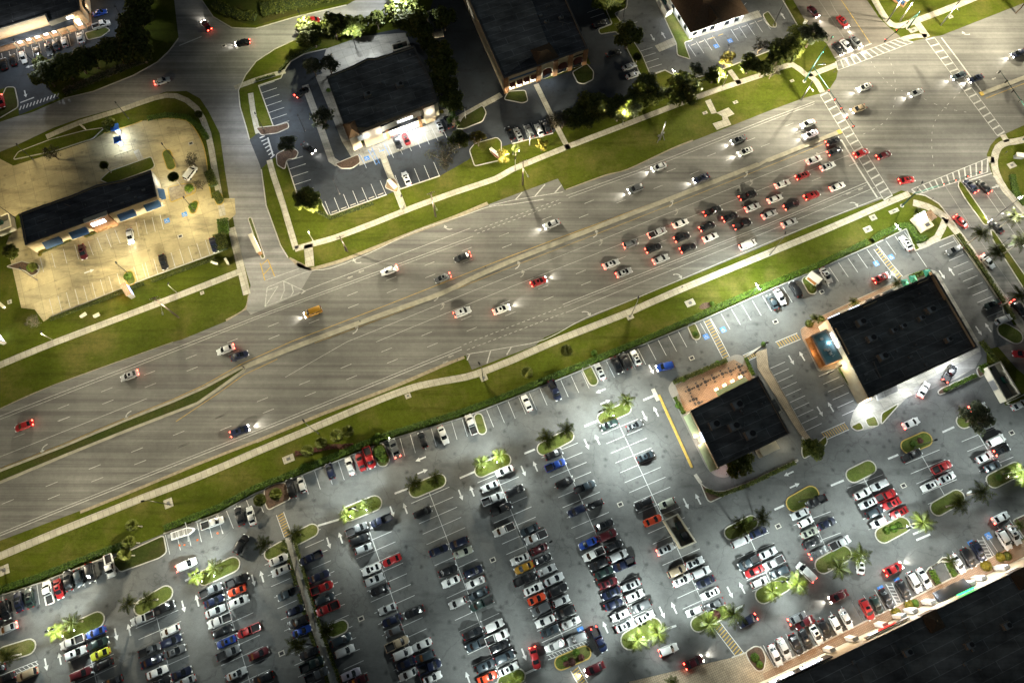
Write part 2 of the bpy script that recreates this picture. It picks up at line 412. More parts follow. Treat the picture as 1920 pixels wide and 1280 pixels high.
sheet('south_crossroad', [(1710, 357), (1735, 367), (1760, 382), (1790, 420), (1820, 465), (1865, 527), (1920, 605), (1990, 710), (2120, 680), (1920, 402), (1877, 347), (1862, 330), (1857, 318)], .024, 'road_asphalt')
sheet('red_service_road', [(1832, 640), (1850, 625), (1905, 690), (1990, 760), (2060, 700), (1990, 640), (1920, 612), (1875, 605), (1845, 600)], .027, 'cross_asphalt')
# ---- car parks
mall_lot = [(-60, 118), (0, 99), (160, 54), (172, 47), (162, -60), (262, -60), (255, 20), (235, 60), (215, 82), (150, 105), (95, 130), (88, 155), (98, 174), (112, 184), (36, 216),
            (33, 190), (28, 172), (18, 162), (0, 168), (-60, 185)]
sheet('mall_parking_lot', mall_lot, .028, 'lot_asphalt_dark')
sheet('bank_yard', [(-60, 322), (0, 298), (25, 311), (60, 300), (105, 286), (175, 262), (195, 250), (240, 237), (267, 227), (317, 222), (350, 227), (367, 245), (380, 270), (387, 300),
                    (392, 345), (397, 372), (440, 372), (442, 402), (413, 428), (418, 470), (322, 505), (275, 522), (95, 594), (82, 603), (65, 580), (40, 577), (25, 510), (12, 457), (17, 443),
                    (28, 432), (40, 426), (36, 400), (0, 430), (-60, 450)], .030, 'yard_concrete')
north_lot = [(468, 262), (483, 250), (513, 238), (485, 161), (527, 147), (532, 135), (545, 116), (570, 102), (612, 92), (680, 68), (740, 56), (800, 40), (830, -60), (868, -60), (880, 20), (945, 150),
             (1030, 148), (1108, 120), (1080, 60), (1040, -60), (1125, -60), (1128, 15), (1205, 148), (1222, 158), (1160, 190), (1065, 225), (1037, 250), (960, 270), (888, 288), (878, 300), (825, 330),
             (747, 356), (725, 365), (616, 405), (597, 369), (592, 362), (557, 364), (537, 302), (520, 292), (508, 300), (490, 316)]
sheet('shop_parking_lot', north_lot, .028, 'lot_asphalt_dark')
sheet('shop_yard', [(612, 92), (680, 68), (760, 62), (772, 90), (612, 150), (600, 130)], .034, 'pad_concrete')
sheet('shop_apron', [(673, 285), (815, 228), (832, 254), (674, 311)], .034, 'pad_concrete')
sheet('hip_roof_lot', [(1177, 15), (1172, -60), (1480, -60), (1467, 0), (1502, 60), (1498, 68), (1440, 97), (1355, 130), (1295, 150), (1272, 151), (1262, 140), (1247, 132), (1220, 142), (1195, 95), (1167, 47),
                       (1152, 25)], .028, 'lot_asphalt')
south_lot = [(-160, 1178), (0, 1116), (75, 1092), (195, 1045), (307, 1000), (410, 962), (480, 924), (605, 875), (730, 824), (870, 782), (960, 747), (1110, 686), (1220, 640), (1300, 607), (1440, 545),
             (1635, 460), (1699, 429), (1716, 470), (1787, 441), (1825, 492), (1878, 570), (1897, 602), (1915, 640), (1850, 655), (1850, 690), (1885, 760), (1960, 740), (1990, 950), (1920, 1008), (1862, 1042), (1752, 1100),
             (1590, 1180), (1452, 1250), (1427, 1212), (1372, 1232), (1180, 1277), (1000, 1345), (900, 1450), (-160, 1450)]
sheet('plaza_parking_lot', south_lot, .028, 'lot_asphalt')
# ---- paved pads
sheet('mall_walkway', [(-60, 100), (0, 82), (140, 40), (132, -60), (162, -60), (173, 47), (160, 54), (0, 99), (-60, 119)], .12, 'pavers')
sheet('mall_promenade', [(1443, 1300), (1430, 1262), (1452, 1250), (1590, 1180), (1752, 1100), (1862, 1042), (1920, 1010), (2050, 945), (2100, 1010), (1925, 1090), (1750, 1180), (1560, 1285), (1480, 1340)], .13, 'pavers')
sheet('mall_corner_paving', [(1180, 1277), (1372, 1232), (1427, 1212), (1455, 1255), (1500, 1330), (1480, 1400), (1120, 1400)], .126, 'pavers_tan')
sheet('restaurant_plot', [(1252, 727), (1262, 712), (1380, 664), (1393, 667), (1413, 705), (1422, 712), (1440, 740), (1470, 815), (1400, 850), (1412, 872), (1392, 884), (1357, 896), (1340, 892), (1325, 878), (1257, 740)], .10, 'wall_grey', 1.5)
sheet('restaurant_patio', [(1266, 722), (1376, 674), (1400, 688), (1410, 712), (1300, 768), (1284, 772)], .142, 'pavers')
sheet('tan_walkway', [(1417, 660), (1437, 654), (1441, 688), (1508, 806), (1517, 818), (1541, 842), (1533, 850), (1513, 828), (1498, 812), (1420, 690)], .15, 'pavers_tan')
sheet('plaza_plot', [(1498, 618), (1540, 592), (1640, 545), (1700, 515), (1745, 505), (1758, 510), (1838, 646), (1838, 660), (1826, 690), (1790, 712), (1740, 728), (1700, 745), (1672, 775), (1640, 802), (1610, 808), (1592, 800),
                     (1600, 770), (1612, 755), (1568, 690), (1534, 698)], .11, 'pad_concrete', 1.2)
sheet('cafe_terrace', [(1500, 618), (1530, 597), (1640, 547), (1690, 523), (1690, 532), (1560, 590), (1600, 640), (1580, 688), (1536, 695), (1504, 636)], .15, 'pavers', .8)
sheet('drive_lane', [(1712, 728), (1760, 700), (1815, 672), (1838, 658), (1840, 668), (1828, 690), (1760, 722), (1716, 746)], .13, 'street_concrete')
# ---- sidewalks
sw = MB(); wz = .05
def swalk(px, w, sm=2): sw.strip(smoothline(px, sm), w, .0, wz)
swalk([(-60, 708), (0, 684), (100, 643), (330, 556), (447, 510)], 2.0)
swalk([(434, 427), (450, 495), (463, 552)], 2.2, 1)
swalk([(87, 257), (150, 230), (225, 207), (290, 184), (330, 180), (368, 203), (390, 250), (402, 315), (418, 405)], 1.9)
swalk([(470, 175), (475, 212), (484, 250)], 1.7); swalk([(440, 165), (480, 150), (517, 139), (535, 134)], 1.8)
swalk([(505, 300), (513, 330), (530, 382), (555, 467)], 1.8)
swalk([(553, 467), (595, 455), (630, 445), (705, 417), (767, 392), (855, 360), (930, 335), (960, 318), (1060, 277), (1170, 235), (1260, 200), (1335, 172), (1385, 155), (1440, 137), (1485, 121), (1512, 141), (1540, 133), (1568, 122)], 1.9)
swalk([(1516, 140), (1530, 152), (1542, 173)], 1.9, 1); swalk([(578, 458), (581, 500)], 2.6, 1)
swalk([(1630, -20), (1640, 0), (1662, 37), (1680, 49), (1710, 42), (1790, 12), (1880, -25)], 2.3)
swalk([(1720, 44), (1738, 70)], 2.4, 1); swalk([(1692, 74), (1715, 68), (1738, 68)], 1.8)
swalk([(1990, 232), (1920, 262), (1890, 267), (1872, 276), (1864, 300), (1868, 325), (1885, 357), (1920, 395), (1960, 460)], 2.2)
swalk([(1880, 253), (1888, 266)], 1.9, 1); swalk([(1853, 300), (1864, 300)], 2.2, 1)
swalk([(-60, 1066), (0, 1042), (112, 995), (200, 960), (275, 930), (375, 892), (480, 847), (580, 805), (680, 762), (740, 738), (790, 722), (855, 710), (890, 702), (960, 675), (1047, 637), (1180, 585), (1270, 545), (1440, 475), (1550, 430), (1660, 382), (1705, 363)], 2.0)
swalk([(1712, 380), (1740, 388), (1765, 402), (1782, 420), (1815, 462), (1845, 507), (1895, 580), (1935, 640)], 2.3)
swalk([(1773, 410), (1757, 446), (1722, 463)], 2.0); swalk([(1368, 132), (1387, 158)], 1.7, 1)
swalk([(715, 284), (728, 320), (743, 356), (757, 392)], 2.0, 1); swalk([(1005, 158), (1040, 230), (1066, 280)], 1.7, 1)
swalk([(255, 282), (270, 310)], 1.8, 1)
swalk([(845, 230), (940, 178)], 2.0, 1)
swalk([(1232, 92), (1283, 70), (1425, 26)], 3.0, 1)
struct('sidewalk', sw, 'sidewalk', fix=True)
swb = MB(); swb.strip(gp([(600, 140), (625, 200), (650, 262), (668, 292)]), 3.2, 0, .10); swb.strip(gp([(572, 160), (596, 225), (622, 300), (634, 308)]), 2.2, .0, .07)
swb.strip(gp([(672, 280), (700, 262), (724, 254)]), 4.0, 0, .10); swb.strip(gp([(722, 252), (806, 222), (846, 210)]), 3.4, 0, .10)
struct('shop_walkway', swb, 'pad_concrete', fix=True)
# ---- medians
md = MB()
top = [(457, 687), (382, 727), (325, 752), (225, 792), (112, 839), (0, 882), (-120, 928)]
bot = [(-120, 950), (0, 904), (125, 852), (250, 802), (370, 756), (412, 727), (460, 692)]
md.strip(gp(top), .75, 0, .15); md.strip(gp(bot), .75, 0, .15)
md.strip(smoothline([(455, 690), (480, 679), (580, 640), (730, 585), (830, 549), (960, 489), (1385, 323), (1440, 301), (1573, 248)]), 1.45, 0, .15)
md.strip(gp([(1838, 177), (1920, 146), (2050, 95)]), 1.4, 0, .15)
struct('median', md, 'median_concrete', fix=True)
mg = MB(); mg.sheet(gp(top+bot), .10); struct('median_grass', mg, 'grass_dark')
mt = MB(); mt.strip(gp([(1570, 249), (1577, 246.5)]), 1.5, 0, .16); mt.strip(gp([(1837, 177.5), (1843, 175)]), 1.45, 0, .16); struct('median_nose', mt, 'kerb_yellow', fix=True)
# ---- islands, each with its kerb
isl = {}
def island(nm, p, q, rpx, kerb='kerb', mat='grass_island'):
    a, b = G(*p), G(*q); r = (G(p[0]+rpx, p[1])-a).length
    o = capsule(a, b, r); k = MB(); k.ring(o, .28, 0, .16); struct('island_kerb', k, kerb, fix=True)
    s = MB(); s.sheet(offset(o, .27), .13); struct('planting_island', s, mat); isl[nm] = (a, b, r)
for nm, p, q, r in (('A', (134, 1184), (181, 1162), 16), ('A0', (8, 1226), (53, 1212), 15), ('B', (266, 1138), (310, 1112), 15), ('C', (385, 1082), (436, 1058), 15), ('D1', (507, 1038), (530, 1025), 12),
                    ('D1b', (558, 1008), (585, 994), 13), ('D2', (625, 1181), (641, 1174), 13), ('E', (655, 962), (702, 943), 15), ('F', (780, 919), (823, 901), 14), ('G', (902, 882), (946, 862), 13),
                    ('H', (1019, 841), (1064, 817), 13), ('I', (1131, 784), (1172, 766), 12), ('J', (1370, 999), (1409, 978), 13), ('O', (1599, 891), (1629, 876), 14), ('M', (1805, 791), (1839, 776), 13),
                    ('H2', (1180, 1200), (1225, 1174), 17), ('I2', (1308, 1170), (1352, 1145), 14), ('J2', (1430, 1116), (1468, 1094), 15), ('K2', (1542, 1060), (1582, 1037), 15),
                    ('O2', (1655, 1003), (1692, 983), 15), ('N2', (1757, 953), (1795, 931), 14), ('M2', (1862, 901), (1905, 879), 14), ('F2', (945, 1278), (973, 1266), 13),
                    ('h1', (897, 783), (904, 806), 9), ('h2', (711, 842), (718, 862), 13), ('h4', (1101, 692), (1112, 714), 10), ('h5', (1298, 613), (1305, 629), 9), ('h6', (1513, 527), (1522, 543), 10), ('se', (1885, 620), (1902, 630), 16)):
    island(nm, p, q, r)
for nm, p, q, r in (('G2', (1052, 1242), (1096, 1223), 13), ('P', (1488, 944), (1521, 925), 15), ('N', (1702, 837), (1734, 823), 14), ('bk', (313, 288), (321, 312), 9), ('bk2', (366, 382), (362, 395), 7), ('bk3', (354, 352), (355, 360), 8), ('bk4', (242, 515), (246, 527), 9), ('bk5', (409, 368), (412, 378), 8), ('bk6', (366, 382), (362, 395), 7)):
    island(nm, p, q, r, 'kerb_yellow') if nm != 'bk6' else island('ls', (469, 411), (493, 482), 4)
def plot(px, mat, kerb='kerb', z=.158, rnd=.8):
    o = rounded(gp(px), rnd); o = o if area2(o) > 0 else o[::-1]
    k = MB(); k.strip(o, .26, 0, z+.02, closed=True); struct('plot_kerb', k, kerb, fix=True); s = MB(); s.sheet(o, z); struct('planting_bed', s, mat)
plot([(203, 1050), (307, 1003), (313, 1035), (300, 1045), (226, 1072), (218, 1062)], 'grass_dark')
plot([(496, 915), (520, 905), (536, 905), (545, 935), (503, 956), (496, 940)], 'mulch')
plot([(25, 300), (105, 283), (175, 260), (196, 240), (160, 245), (95, 262), (35, 285)], 'grass', 'kerb')
plot([(5, 180), (12, 164), (28, 164), (34, 190), (34, 202), (0, 222), (-30, 228), (-30, 200)], 'grass_dark')
plot([(160, 62), (200, 52), (207, 58), (190, 70), (165, 76)], 'grass_island')
plot([(480, 240), (520, 236), (540, 230), (542, 240), (520, 250), (490, 254)], 'mulch')
plot([(518, 290), (545, 275), (560, 285), (555, 297), (538, 300), (534, 318), (520, 310)], 'mulch')
plot([(628, 308), (672, 290), (676, 305), (660, 316), (640, 316)], 'mulch')
plot([(868, 220), (905, 198), (912, 212), (905, 228), (870, 242), (855, 242)], 'grass_dark')
plot([(1073, 136), (1100, 120), (1113, 135), (1112, 150), (1095, 158), (1083, 156)], 'grass_dark')
plot([(953, 172), (985, 170), (990, 190), (980, 194), (945, 187)], 'grass_dark')
plot([(880, 282), (890, 270), (932, 258), (940, 266), (940, 300), (890, 312)], 'grass')
plot([(722, 352), (728, 336), (740, 334), (748, 350), (745, 362)], 'pavers')
plot([(1215, -10), (1225, -10), (1268, 82), (1270, 104), (1288, 110), (1294, 112), (1286, 90), (1283, 80), (1300, 75), (1290, 64), (1255, -10), (1245, -30)], 'grass_island', 'kerb')
plot([(1430, 28), (1440, 22), (1456, 45), (1455, 52), (1445, 52), (1436, 40)], 'grass_island')
plot([(1170, -40), (1178, -20), (1175, 16), (1152, 26), (1170, 50), (1203, 102), (1220, 143), (1206, 150), (1165, 72), (1155, 60), (1125, 65), (1122, 56), (1148, 46), (1128, 0), (1132, -40)], 'grass')
plot([(1312, 903), (1320, 912), (1338, 921), (1360, 920), (1400, 905), (1495, 861), (1496, 864), (1332, 941), (1326, 937)], 'mulch')
plot([(1504, 818), (1508, 825), (1522, 838), (1530, 846), (1507, 860), (1503, 850)], 'grass')
plot([(1530, 832), (1549, 816), (1551, 830), (1542, 840)], 'grass')
plot([(1568, 686), (1576, 685), (1616, 750), (1610, 756)], 'grass', rnd=.3)
plot([(1594, 800), (1612, 790), (1620, 804), (1606, 808)], 'grass'); plot([(1621, 786), (1640, 779), (1648, 798), (1628, 800)], 'grass_island'); plot([(1652, 775), (1684, 756), (1682, 762), (1652, 796)], 'grass')
plot([(1758, 734), (1765, 728), (1828, 700), (1831, 707), (1768, 738), (1760, 740)], 'mulch')
plot([(1830, 692), (1840, 684), (1853, 682), (1856, 695), (1836, 708)], 'mulch')
plot([(1885, 756), (1915, 742), (1930, 735), (1935, 745), (1895, 758)], 'grass')
plot([(1734, 1074), (1742, 1063), (1754, 1058), (1766, 1045), (1774, 1044), (1793, 1080), (1785, 1084), (1768, 1050), (1745, 1062), (1760, 1096), (1752, 1100)], 'mulch', rnd=.3)
plot([(1397, 1222), (1415, 1210), (1428, 1213), (1436, 1232), (1432, 1255), (1420, 1258), (1405, 1240)], 'mulch')
plot([(1898, 975), (1920, 965), (1950, 955), (1970, 990), (1920, 1008)], 'mulch')
plot([(1798, 338), (1806, 346), (1850, 410), (1853, 422), (1845, 422), (1810, 374), (1796, 350)], 'grass'); plot([(1857, 430), (1863, 434), (1925, 522), (1960, 590), (1950, 590), (1860, 448)], 'grass')
plot([(1395, 670), (1404, 666), (1440, 640), (1432, 646), (1416, 655)], 'grass', rnd=.2)
plot([(1566, 688), (1570, 684), (1576, 686)], 'mulch', rnd=.1)
plot([(12, 500), (42, 490), (48, 492), (75, 498), (72, 512), (60, 518), (48, 508)], 'mulch', 'kerb')
plot([(205, 322), (284, 294), (291, 311), (284, 318), (232, 337), (205, 345), (188, 338)], 'grass')
ww = MB(); ww.strip(gp([(543, 1006), (594, 1180), (632, 1290)]), 2.3, 0, .13); struct('lot_walkway', ww, 'kerb', fix=True)
plot([(315, 352), (345, 345), (368, 345), (366, 362), (320, 380)], 'sand', 'kerb_yellow')
# hedge line kerb beside the plaza car park
kb = MB()
for l in ([(-160, 1178), (0, 1116), (75, 1092), (195, 1045)], [(307, 1000), (410, 962), (480, 924), (605, 875), (730, 824), (870, 782), (960, 747), (1110, 686), (1220, 640), (1300, 607), (1440, 545), (1635, 460), (1699, 429), (1716, 470), (1787, 441), (1825, 492), (1878, 570), (1885, 600)],
          [(485, 161), (513, 238)], [(537, 302), (557, 364)], [(616, 405), (725, 365)], [(747, 356), (825, 330)], [(597, 369), (616, 405)], [(485, 161), (527, 147), (532, 135), (545, 116), (570, 102), (612, 92)],
          [(1152, 25), (1195, 95), (1220, 142), (1247, 132), (1262, 140), (1272, 151), (1295, 150), (1355, 130), (1440, 97), (1498, 68), (1502, 60), (1467, 0)],
          [(1222, 158), (1160, 190), (1065, 225)], [(1037, 250), (960, 270)], [(418, 470), (322, 505), (275, 522), (95, 594)], [(1440, 687), (1508, 806)], [(1372, 1232), (1427, 1212)], [(1452, 1250), (1590, 1180), (1752, 1100), (1862, 1042)],
          [(335, 72), (318, 95), (295, 117), (250, 142), (175, 172), (120, 185)], [(378, 0), (400, 32), (435, 53), (480, 54), (555, 32), (650, 10)], [(550, 77), (517, 92), (480, 116), (460, 142), (447, 170), (450, 200), (462, 240), (468, 262)],
          [(490, 318), (499, 385), (526, 460), (540, 483)], [(1710, 362), (1735, 367), (1760, 382), (1790, 420), (1820, 465), (1865, 527), (1920, 605)], [(1862, 330), (1877, 347), (1920, 402)]):
    kb.strip(gp(l), .3, 0, .15)
struct('kerb', kb, 'kerb', fix=True)
ky = MB()
for l in ([(195, 250), (240, 237), (267, 227)], [(276, 226), (317, 222), (350, 227), (367, 245), (380, 270), (387, 300), (392, 345), (397, 370)]):
    ky.strip(smoothline(l, 3), .3, 0, .16)
struct('painted_kerb', ky, 'kerb_yellow', fix=True)
lw = MB()
lw.strip(gp([(1235, 740), (1297, 876)]), .7, 0, .18); struct('drive_divider', lw, 'kerb_yellow', fix=True)
lw = MB(); lw.strip(gp([(1224, 729), (1234, 751)]), 1.1, 0, .17); lw.strip(gp([(1303, 889), (1314, 905)]), .9, 0, .17)
struct('concrete_divider', lw, 'kerb', fix=True)

# ================================================================== MARKINGS
pw, pl, py_, pb, pf = MB(), MB(), MB(), MB(), MB()
ZM = .036
def line(mb, px, w=.15, z=ZM, sm=0):
    mb.strip(smoothline(px, 3) if sm else gp(px), w, z)
def dashes(mb, p, q, n, on=3.2, w=.15, z=ZM, skip=()):
    a, b = G(*p), G(*q); d = (b-a); L = d.length; d.normalize(); per = L/n
    for i in range(n+1):
        if i in skip: continue
        c = a+d*(per*i); mb.strip([c-d*on/2, c+d*on/2], w, z)
def arrowhead(mb, c, ang, L=3.0, w=.32, z=ZM, hw=1.0):
    u = Vector((math.cos(ang), math.sin(ang), 0)); v = Vector((-u.y, u.x, 0))
    P = lambda a, b: (*(c+u*a+v*b).xy, z)
    mb.quad(P(-L/2, w/2), P(-L/2, -w/2), P(.1*L, -w/2), P(.1*L, w/2))
    mb.add([P(.1*L, hw/2), P(.1*L, -hw/2), P(L/2, 0)], [(0, 1, 2)])
def turn(mb, c, ang, side=1, L=2.8, z=ZM):
    u = Vector((math.cos(ang), math.sin(ang), 0)); v = Vector((-u.y, u.x, 0))*side; pts = []
    for i in range(7):
        t = i/6*math.pi/2; pts.append(c+u*(-L/2+L*.62*math.sin(t))+v*(L*.42*(1-math.cos(t))))
    mb.strip(pts, .3, z)
    e = pts[-1]; P = lambda a, b: (*(e+v*a+u*b).xy, z)
    f = [P(0, .62), P(0, -.62), P(1.0, 0)]
    mb.add(f, [(0, 1, 2)])
# lane lines, north carriageway
line(pw, [(-120, 826), (0, 780), (400, 625), (495, 588), (887, 443)]); line(pw, [(-120, 832), (0, 786), (375, 640), (495, 592), (884, 449)], .13)
line(pw, [(497, 575), (600, 534), (882, 428)]); line(pw, [(497, 526), (560, 504)], .2)
line(pw, [(501, 539), (577, 509), (620, 503), (692, 475), (780, 433), (867, 405), (917, 388), (960, 383), (1019, 374)], .22, sm=1)
line(pw, [(917, 386), (960, 376), (1056, 360)], .2)
line(pw, [(1062, 367), (1195, 320), (1440, 223), (1527, 191)], .15); line(pw, [(1066, 371), (1198, 324), (1440, 228), (1527, 195)], .13)
dashes(pw, (119, 762), (945, 440), 11); dashes(pw, (945, 440), (1480, 234), 7)
dashes(pw, (121, 785), (877, 490), 10); dashes(pw, (877, 490), (1500, 247), 9)
dashes(pw, (36, 816), (119, 785), 1); line(pw, [(-40, 872), (0, 856), (275, 747)], .15); dashes(pw, (892, 432), (1045, 376), 16, .9); dashes(pw, (897, 437), (1049, 381), 16, .9)
dashes(pw, (-40, 823), (40, 792), 1)
# yellow edge lines
line(py_, [(-120, 922), (0, 878), (112, 835), (225, 788), (325, 748), (382, 722), (457, 680), (480, 670), (547, 640), (730, 570), (960, 479), (1395, 318), (1575, 243)], .16)
line(py_, [(590, 643), (730, 592), (960, 500), (1180, 415)], .1); line(py_, [(1180, 415), (1390, 332), (1560, 264)], .1); line(py_, [(330, 790), (412, 735), (458, 702), (520, 673)], .16)
line(py_, [(1848, 185), (1920, 157), (1990, 130)], .14)
# south carriageway
line(pw, [(535, 707), (650, 641), (895, 542), (960, 516), (1440, 326), (1575, 273)], .12); line(pw, [(705, 641), (960, 537), (1385, 372), (1600, 288)], .12)
dashes(pw, (15, 940), (412, 781), 5); dashes(pw, (412, 781), (1089, 510), 9); dashes(pw, (101, 931), (342, 835), 3); dashes(pw, (342, 835), (1099, 531), 10)
dashes(pw, (1165, 484), (1600, 308), 6)
line(pw, [(-60, 1022), (0, 999), (95, 960), (480, 807), (865, 650)]); line(pw, [(-60, 1028), (0, 1004), (107, 960), (480, 812), (866, 655)], .2)
dashes(pw, (872, 645), (1050, 577), 18, .9); dashes(pw, (878, 655), (1054, 588), 18, .9)
line(pw, [(875, 664), (960, 650), (1010, 640), (1045, 625), (1100, 595), (1200, 556), (1440, 455), (1655, 369)], .2, sm=1)
line(pw, [(1055, 571), (1440, 420), (1625, 342)], .18); line(pw, [(1057, 575), (1440, 424), (1625, 347)], .12); line(pw, [(1061, 586), (1440, 434), (1640, 352)], .14)
# bay hatching
for a, b in (((966, 375), (979, 361)), ((1003, 368), (1022, 346)), ((1040, 362), (1053, 347)), ((876, 675), (881, 663)), ((913, 681), (920, 657)), ((950, 665), (959, 650))): line(pw, [a, b], .35)
# ladder crossings
def ladder(a0, a1, b0, b1, n, w=.35, e=.2):
    line(pw, [a0, a1], e); line(pw, [b0, b1], e)
    for i in range(n+1):
        t = i/n; line(pw, [(a0[0]+(a1[0]-a0[0])*t, a0[1]+(a1[1]-a0[1])*t), (b0[0]+(b1[0]-b0[0])*t, b0[1]+(b1[1]-b0[1])*t)], w, ZM+.004)
ladder((1538, 180), (1657, 375), (1553, 173), (1673, 366), 15, .5)
ladder((1736, 75), (1870, 255), (1752, 71), (1883, 247), 15, .5)
ladder((1567, 116), (1686, 72), (1571, 132), (1712, 80), 13, .45)
ladder((1709, 355), (1852, 297), (1720, 365), (1851, 323), 13, .45)
line(pw, [(1577, 262), (1612, 320), (1645, 371)], .5); line(pw, [(1765, 71), (1800, 117), (1840, 172)], .45); line(pw, [(1565, 109), (1634, 82)], .4); line(pw, [(1812, 340), (1860, 325)], .4)
for k in range(7):
    t = k/6; line(pl, [(487+20*t, 259+38*t), (497+18*t, 255+35*t)], .38)
for k in range(12):
    t = k/11; line(pl, [(37+70*t, 207-25*t), (40+70*t, 199-24*t)], .35)
line(pl, [(502, 258), (512, 292)], .5); line(pl, [(38, 193), (64, 183)], .4)
# intersection guide dots
for a in ([(1633, 116), (1655, 146), (1679, 166), (1715, 178), (1770, 202), (1820, 212)], [(1667, 108), (1678, 150), (1676, 198), (1655, 232), (1610, 256)], [(1800, 173), (1768, 206), (1750, 235), (1747, 275), (1752, 320)]):
    P = smoothline(a, 6)
    for i in range(0, len(P)-1, 2): pw.strip([P[i], P[i]+(P[i+1]-P[i])*.6], .12, ZM)
# turn lane arrows (main highway)
for x, y in ((237, 774), (80, 836)): turn(pw, G(x, y), R(RD+180), 1)
for x, y in ((670, 622), (822, 561), (974, 501), (1120, 442), (1262, 385), (1402, 330)): turn(pw, G(x, y), R(RD), 1)
for x, y in ((832, 578), (982, 517), (1129, 458), (1271, 401), (1411, 346), (1535, 295)): turn(pf, G(x, y), R(RD), 1, 2.2)
for x, y in ((669, 495), (840, 432), (1812, 67)): turn(pw, G(x, y), R(RD+180), -1)
for x, y in ((1270, 512), (1099, 582), (1600, 378)): turn(pw, G(x, y), R(RD), -1)
for x, y in ((1867, 350), (1895, 402), (1897, 460)): arrowhead(pw, G(x, y), R(20), 2.8, .5, ZM, 1.4)
for x, y in ((677, 509), (656, 520), (1613, 355), (1590, 363), (1863, 148), (1872, 136), (845, 668), (835, 679)): arrowhead(pf, G(x, y), R(RD+180), 1.8, .4, ZM, .9)
# gore at the side street mouth
for l in ([(497, 575), (521, 537), (501, 544)], [(526, 562), (533, 545), (532, 527)], [(545, 556), (550, 547), (547, 534)], [(532, 527), (572, 546), (565, 551)], [(497, 575), (501, 539)]): line(pw, l, .3)
line(py_, [(488, 493), (497, 526)], .28); line(py_, [(503, 488), (515, 518)], .3); line(py_, [(490, 497), (503, 486)], .25); line(py_, [(495, 514), (508, 500)], .25)
# cross road lanes
line(py_, [(1562, -60), (1577, 0), (1632, 82)], .2); line(pf, [(1515, -30), (1543, 12), (1600, 98)], .12); line(pf, [(1540, -30), (1566, 20), (1618, 92)], .12)
line(pf, [(1773, 350), (1830, 440), (1885, 520), (1940, 600)], .12); line(pw, [(1836, 345), (1880, 408), (1935, 485)], .12); line(pw, [(1861, 355), (1900, 410), (1950, 480)], .12)
line(pf, [(396, 70), (410, 110), (440, 165)], .1); line(pl, [(336, 86), (378, 69)], .35)
# straight arrows in the car parks
DIRS = {'u': RD+90, 'd': RD-90, 'l': RD+180, 'r': RD}
for c, r, s in ((2, 2, '560,770,d;640,735,u;995,560,d;1080,525,u;85,970,d;175,935,u;665,370,l;700,455,r;1305,1215,d;1395,1180,u;1045,210,d'), (1, 2, '1235,880,l;1250,975,r;1535,1150,d;1620,1120,u;1120,1250,u;1020,1275,d'),
                (3, 2, '175,140,d;255,110,u;390,525,d;470,490,u;155,990,l;200,1080,r'), (0, 3, '1375,705,d;1480,660,u;870,915,d;970,880,u;345,1140,d;450,1095,u;1900,510,d'), (1, 3, '635,190,u;545,230,d;45,480,u;1590,1240,u'),
                (2, 3, '90,1065,d;700,860,u;1125,750,d;1215,715,u;1635,600,d;1725,565,u'), (3, 1, '1305,780,d;1375,755,u;1580,1200,d;1650,1175,u'), (2, 0, '1055,285,d;1135,265,u'), (3, 0, '110,120,u'), (0, 1, '670,755,r'), (0, 0, '190,705,d;225,498,l')):
    for it in s.split(';'):
        x, y, d = it.split(','); p = T(c, r, float(x), float(y)); arrowhead(pl, G(*p), R(DIRS[d]), 3.0, .38, ZM, 1.15)
# parking bays ----------------------------------------------------
def double_row(p, q, skipL=(), skipR=(), pitch=2.84, depth=5.4, t0=0.0, wl=.12, mb=None):
    mb = mb or pl
    a, b = G(*p), G(*q); d = (b-a); L = d.length; d.normalize(); nrm = Vector((-d.y, d.x, 0))
    mb.strip([a, b], .14, ZM); n = int(L/pitch)
    for i in range(n+1):
        c = a+d*(t0+i*pitch)
        mb.strip([c-nrm*depth, c-nrm*.07], wl, ZM); mb.strip([c+nrm*.07, c+nrm*depth], wl, ZM)
def single_row(p, q, side, n, depth=5.4, base=False, wl=.13, mb=None):
    mb = mb or pl
    a, b = G(*p), G(*q); d = (b-a).normalized(); nrm = Vector((-d.y, d.x, 0))*side
    for i in range(n+1):
        c = a+(b-a)*(i/n); mb.strip([c+nrm*.15, c+nrm*depth], wl, ZM)
    if base: mb.strip([a, b], .12, ZM)
double_row((160, 1190), (205, 1380), t0=1.5); double_row((294, 1157), (345, 1370), t0=.4); double_row((415, 1092), (495, 1370), t0=1.6); double_row((689, 985), (812, 1340), t0=1.0)
double_row((803, 918), (950, 1300), t0=1.5); double_row((927, 882), (1057, 1197), t0=1.2); double_row((1048, 840), (1190, 1168), t0=.6); double_row((1159, 792), (1318, 1130), t0=1.2)
double_row((1404, 1005), (1446, 1094), t0=1); double_row((1507, 938), (1555, 1040), t0=2); double_row((1619, 895), (1668, 990), t0=1); double_row((1722, 843), (1772, 930), t0=2); double_row((1827, 802), (1872, 876), t0=2)
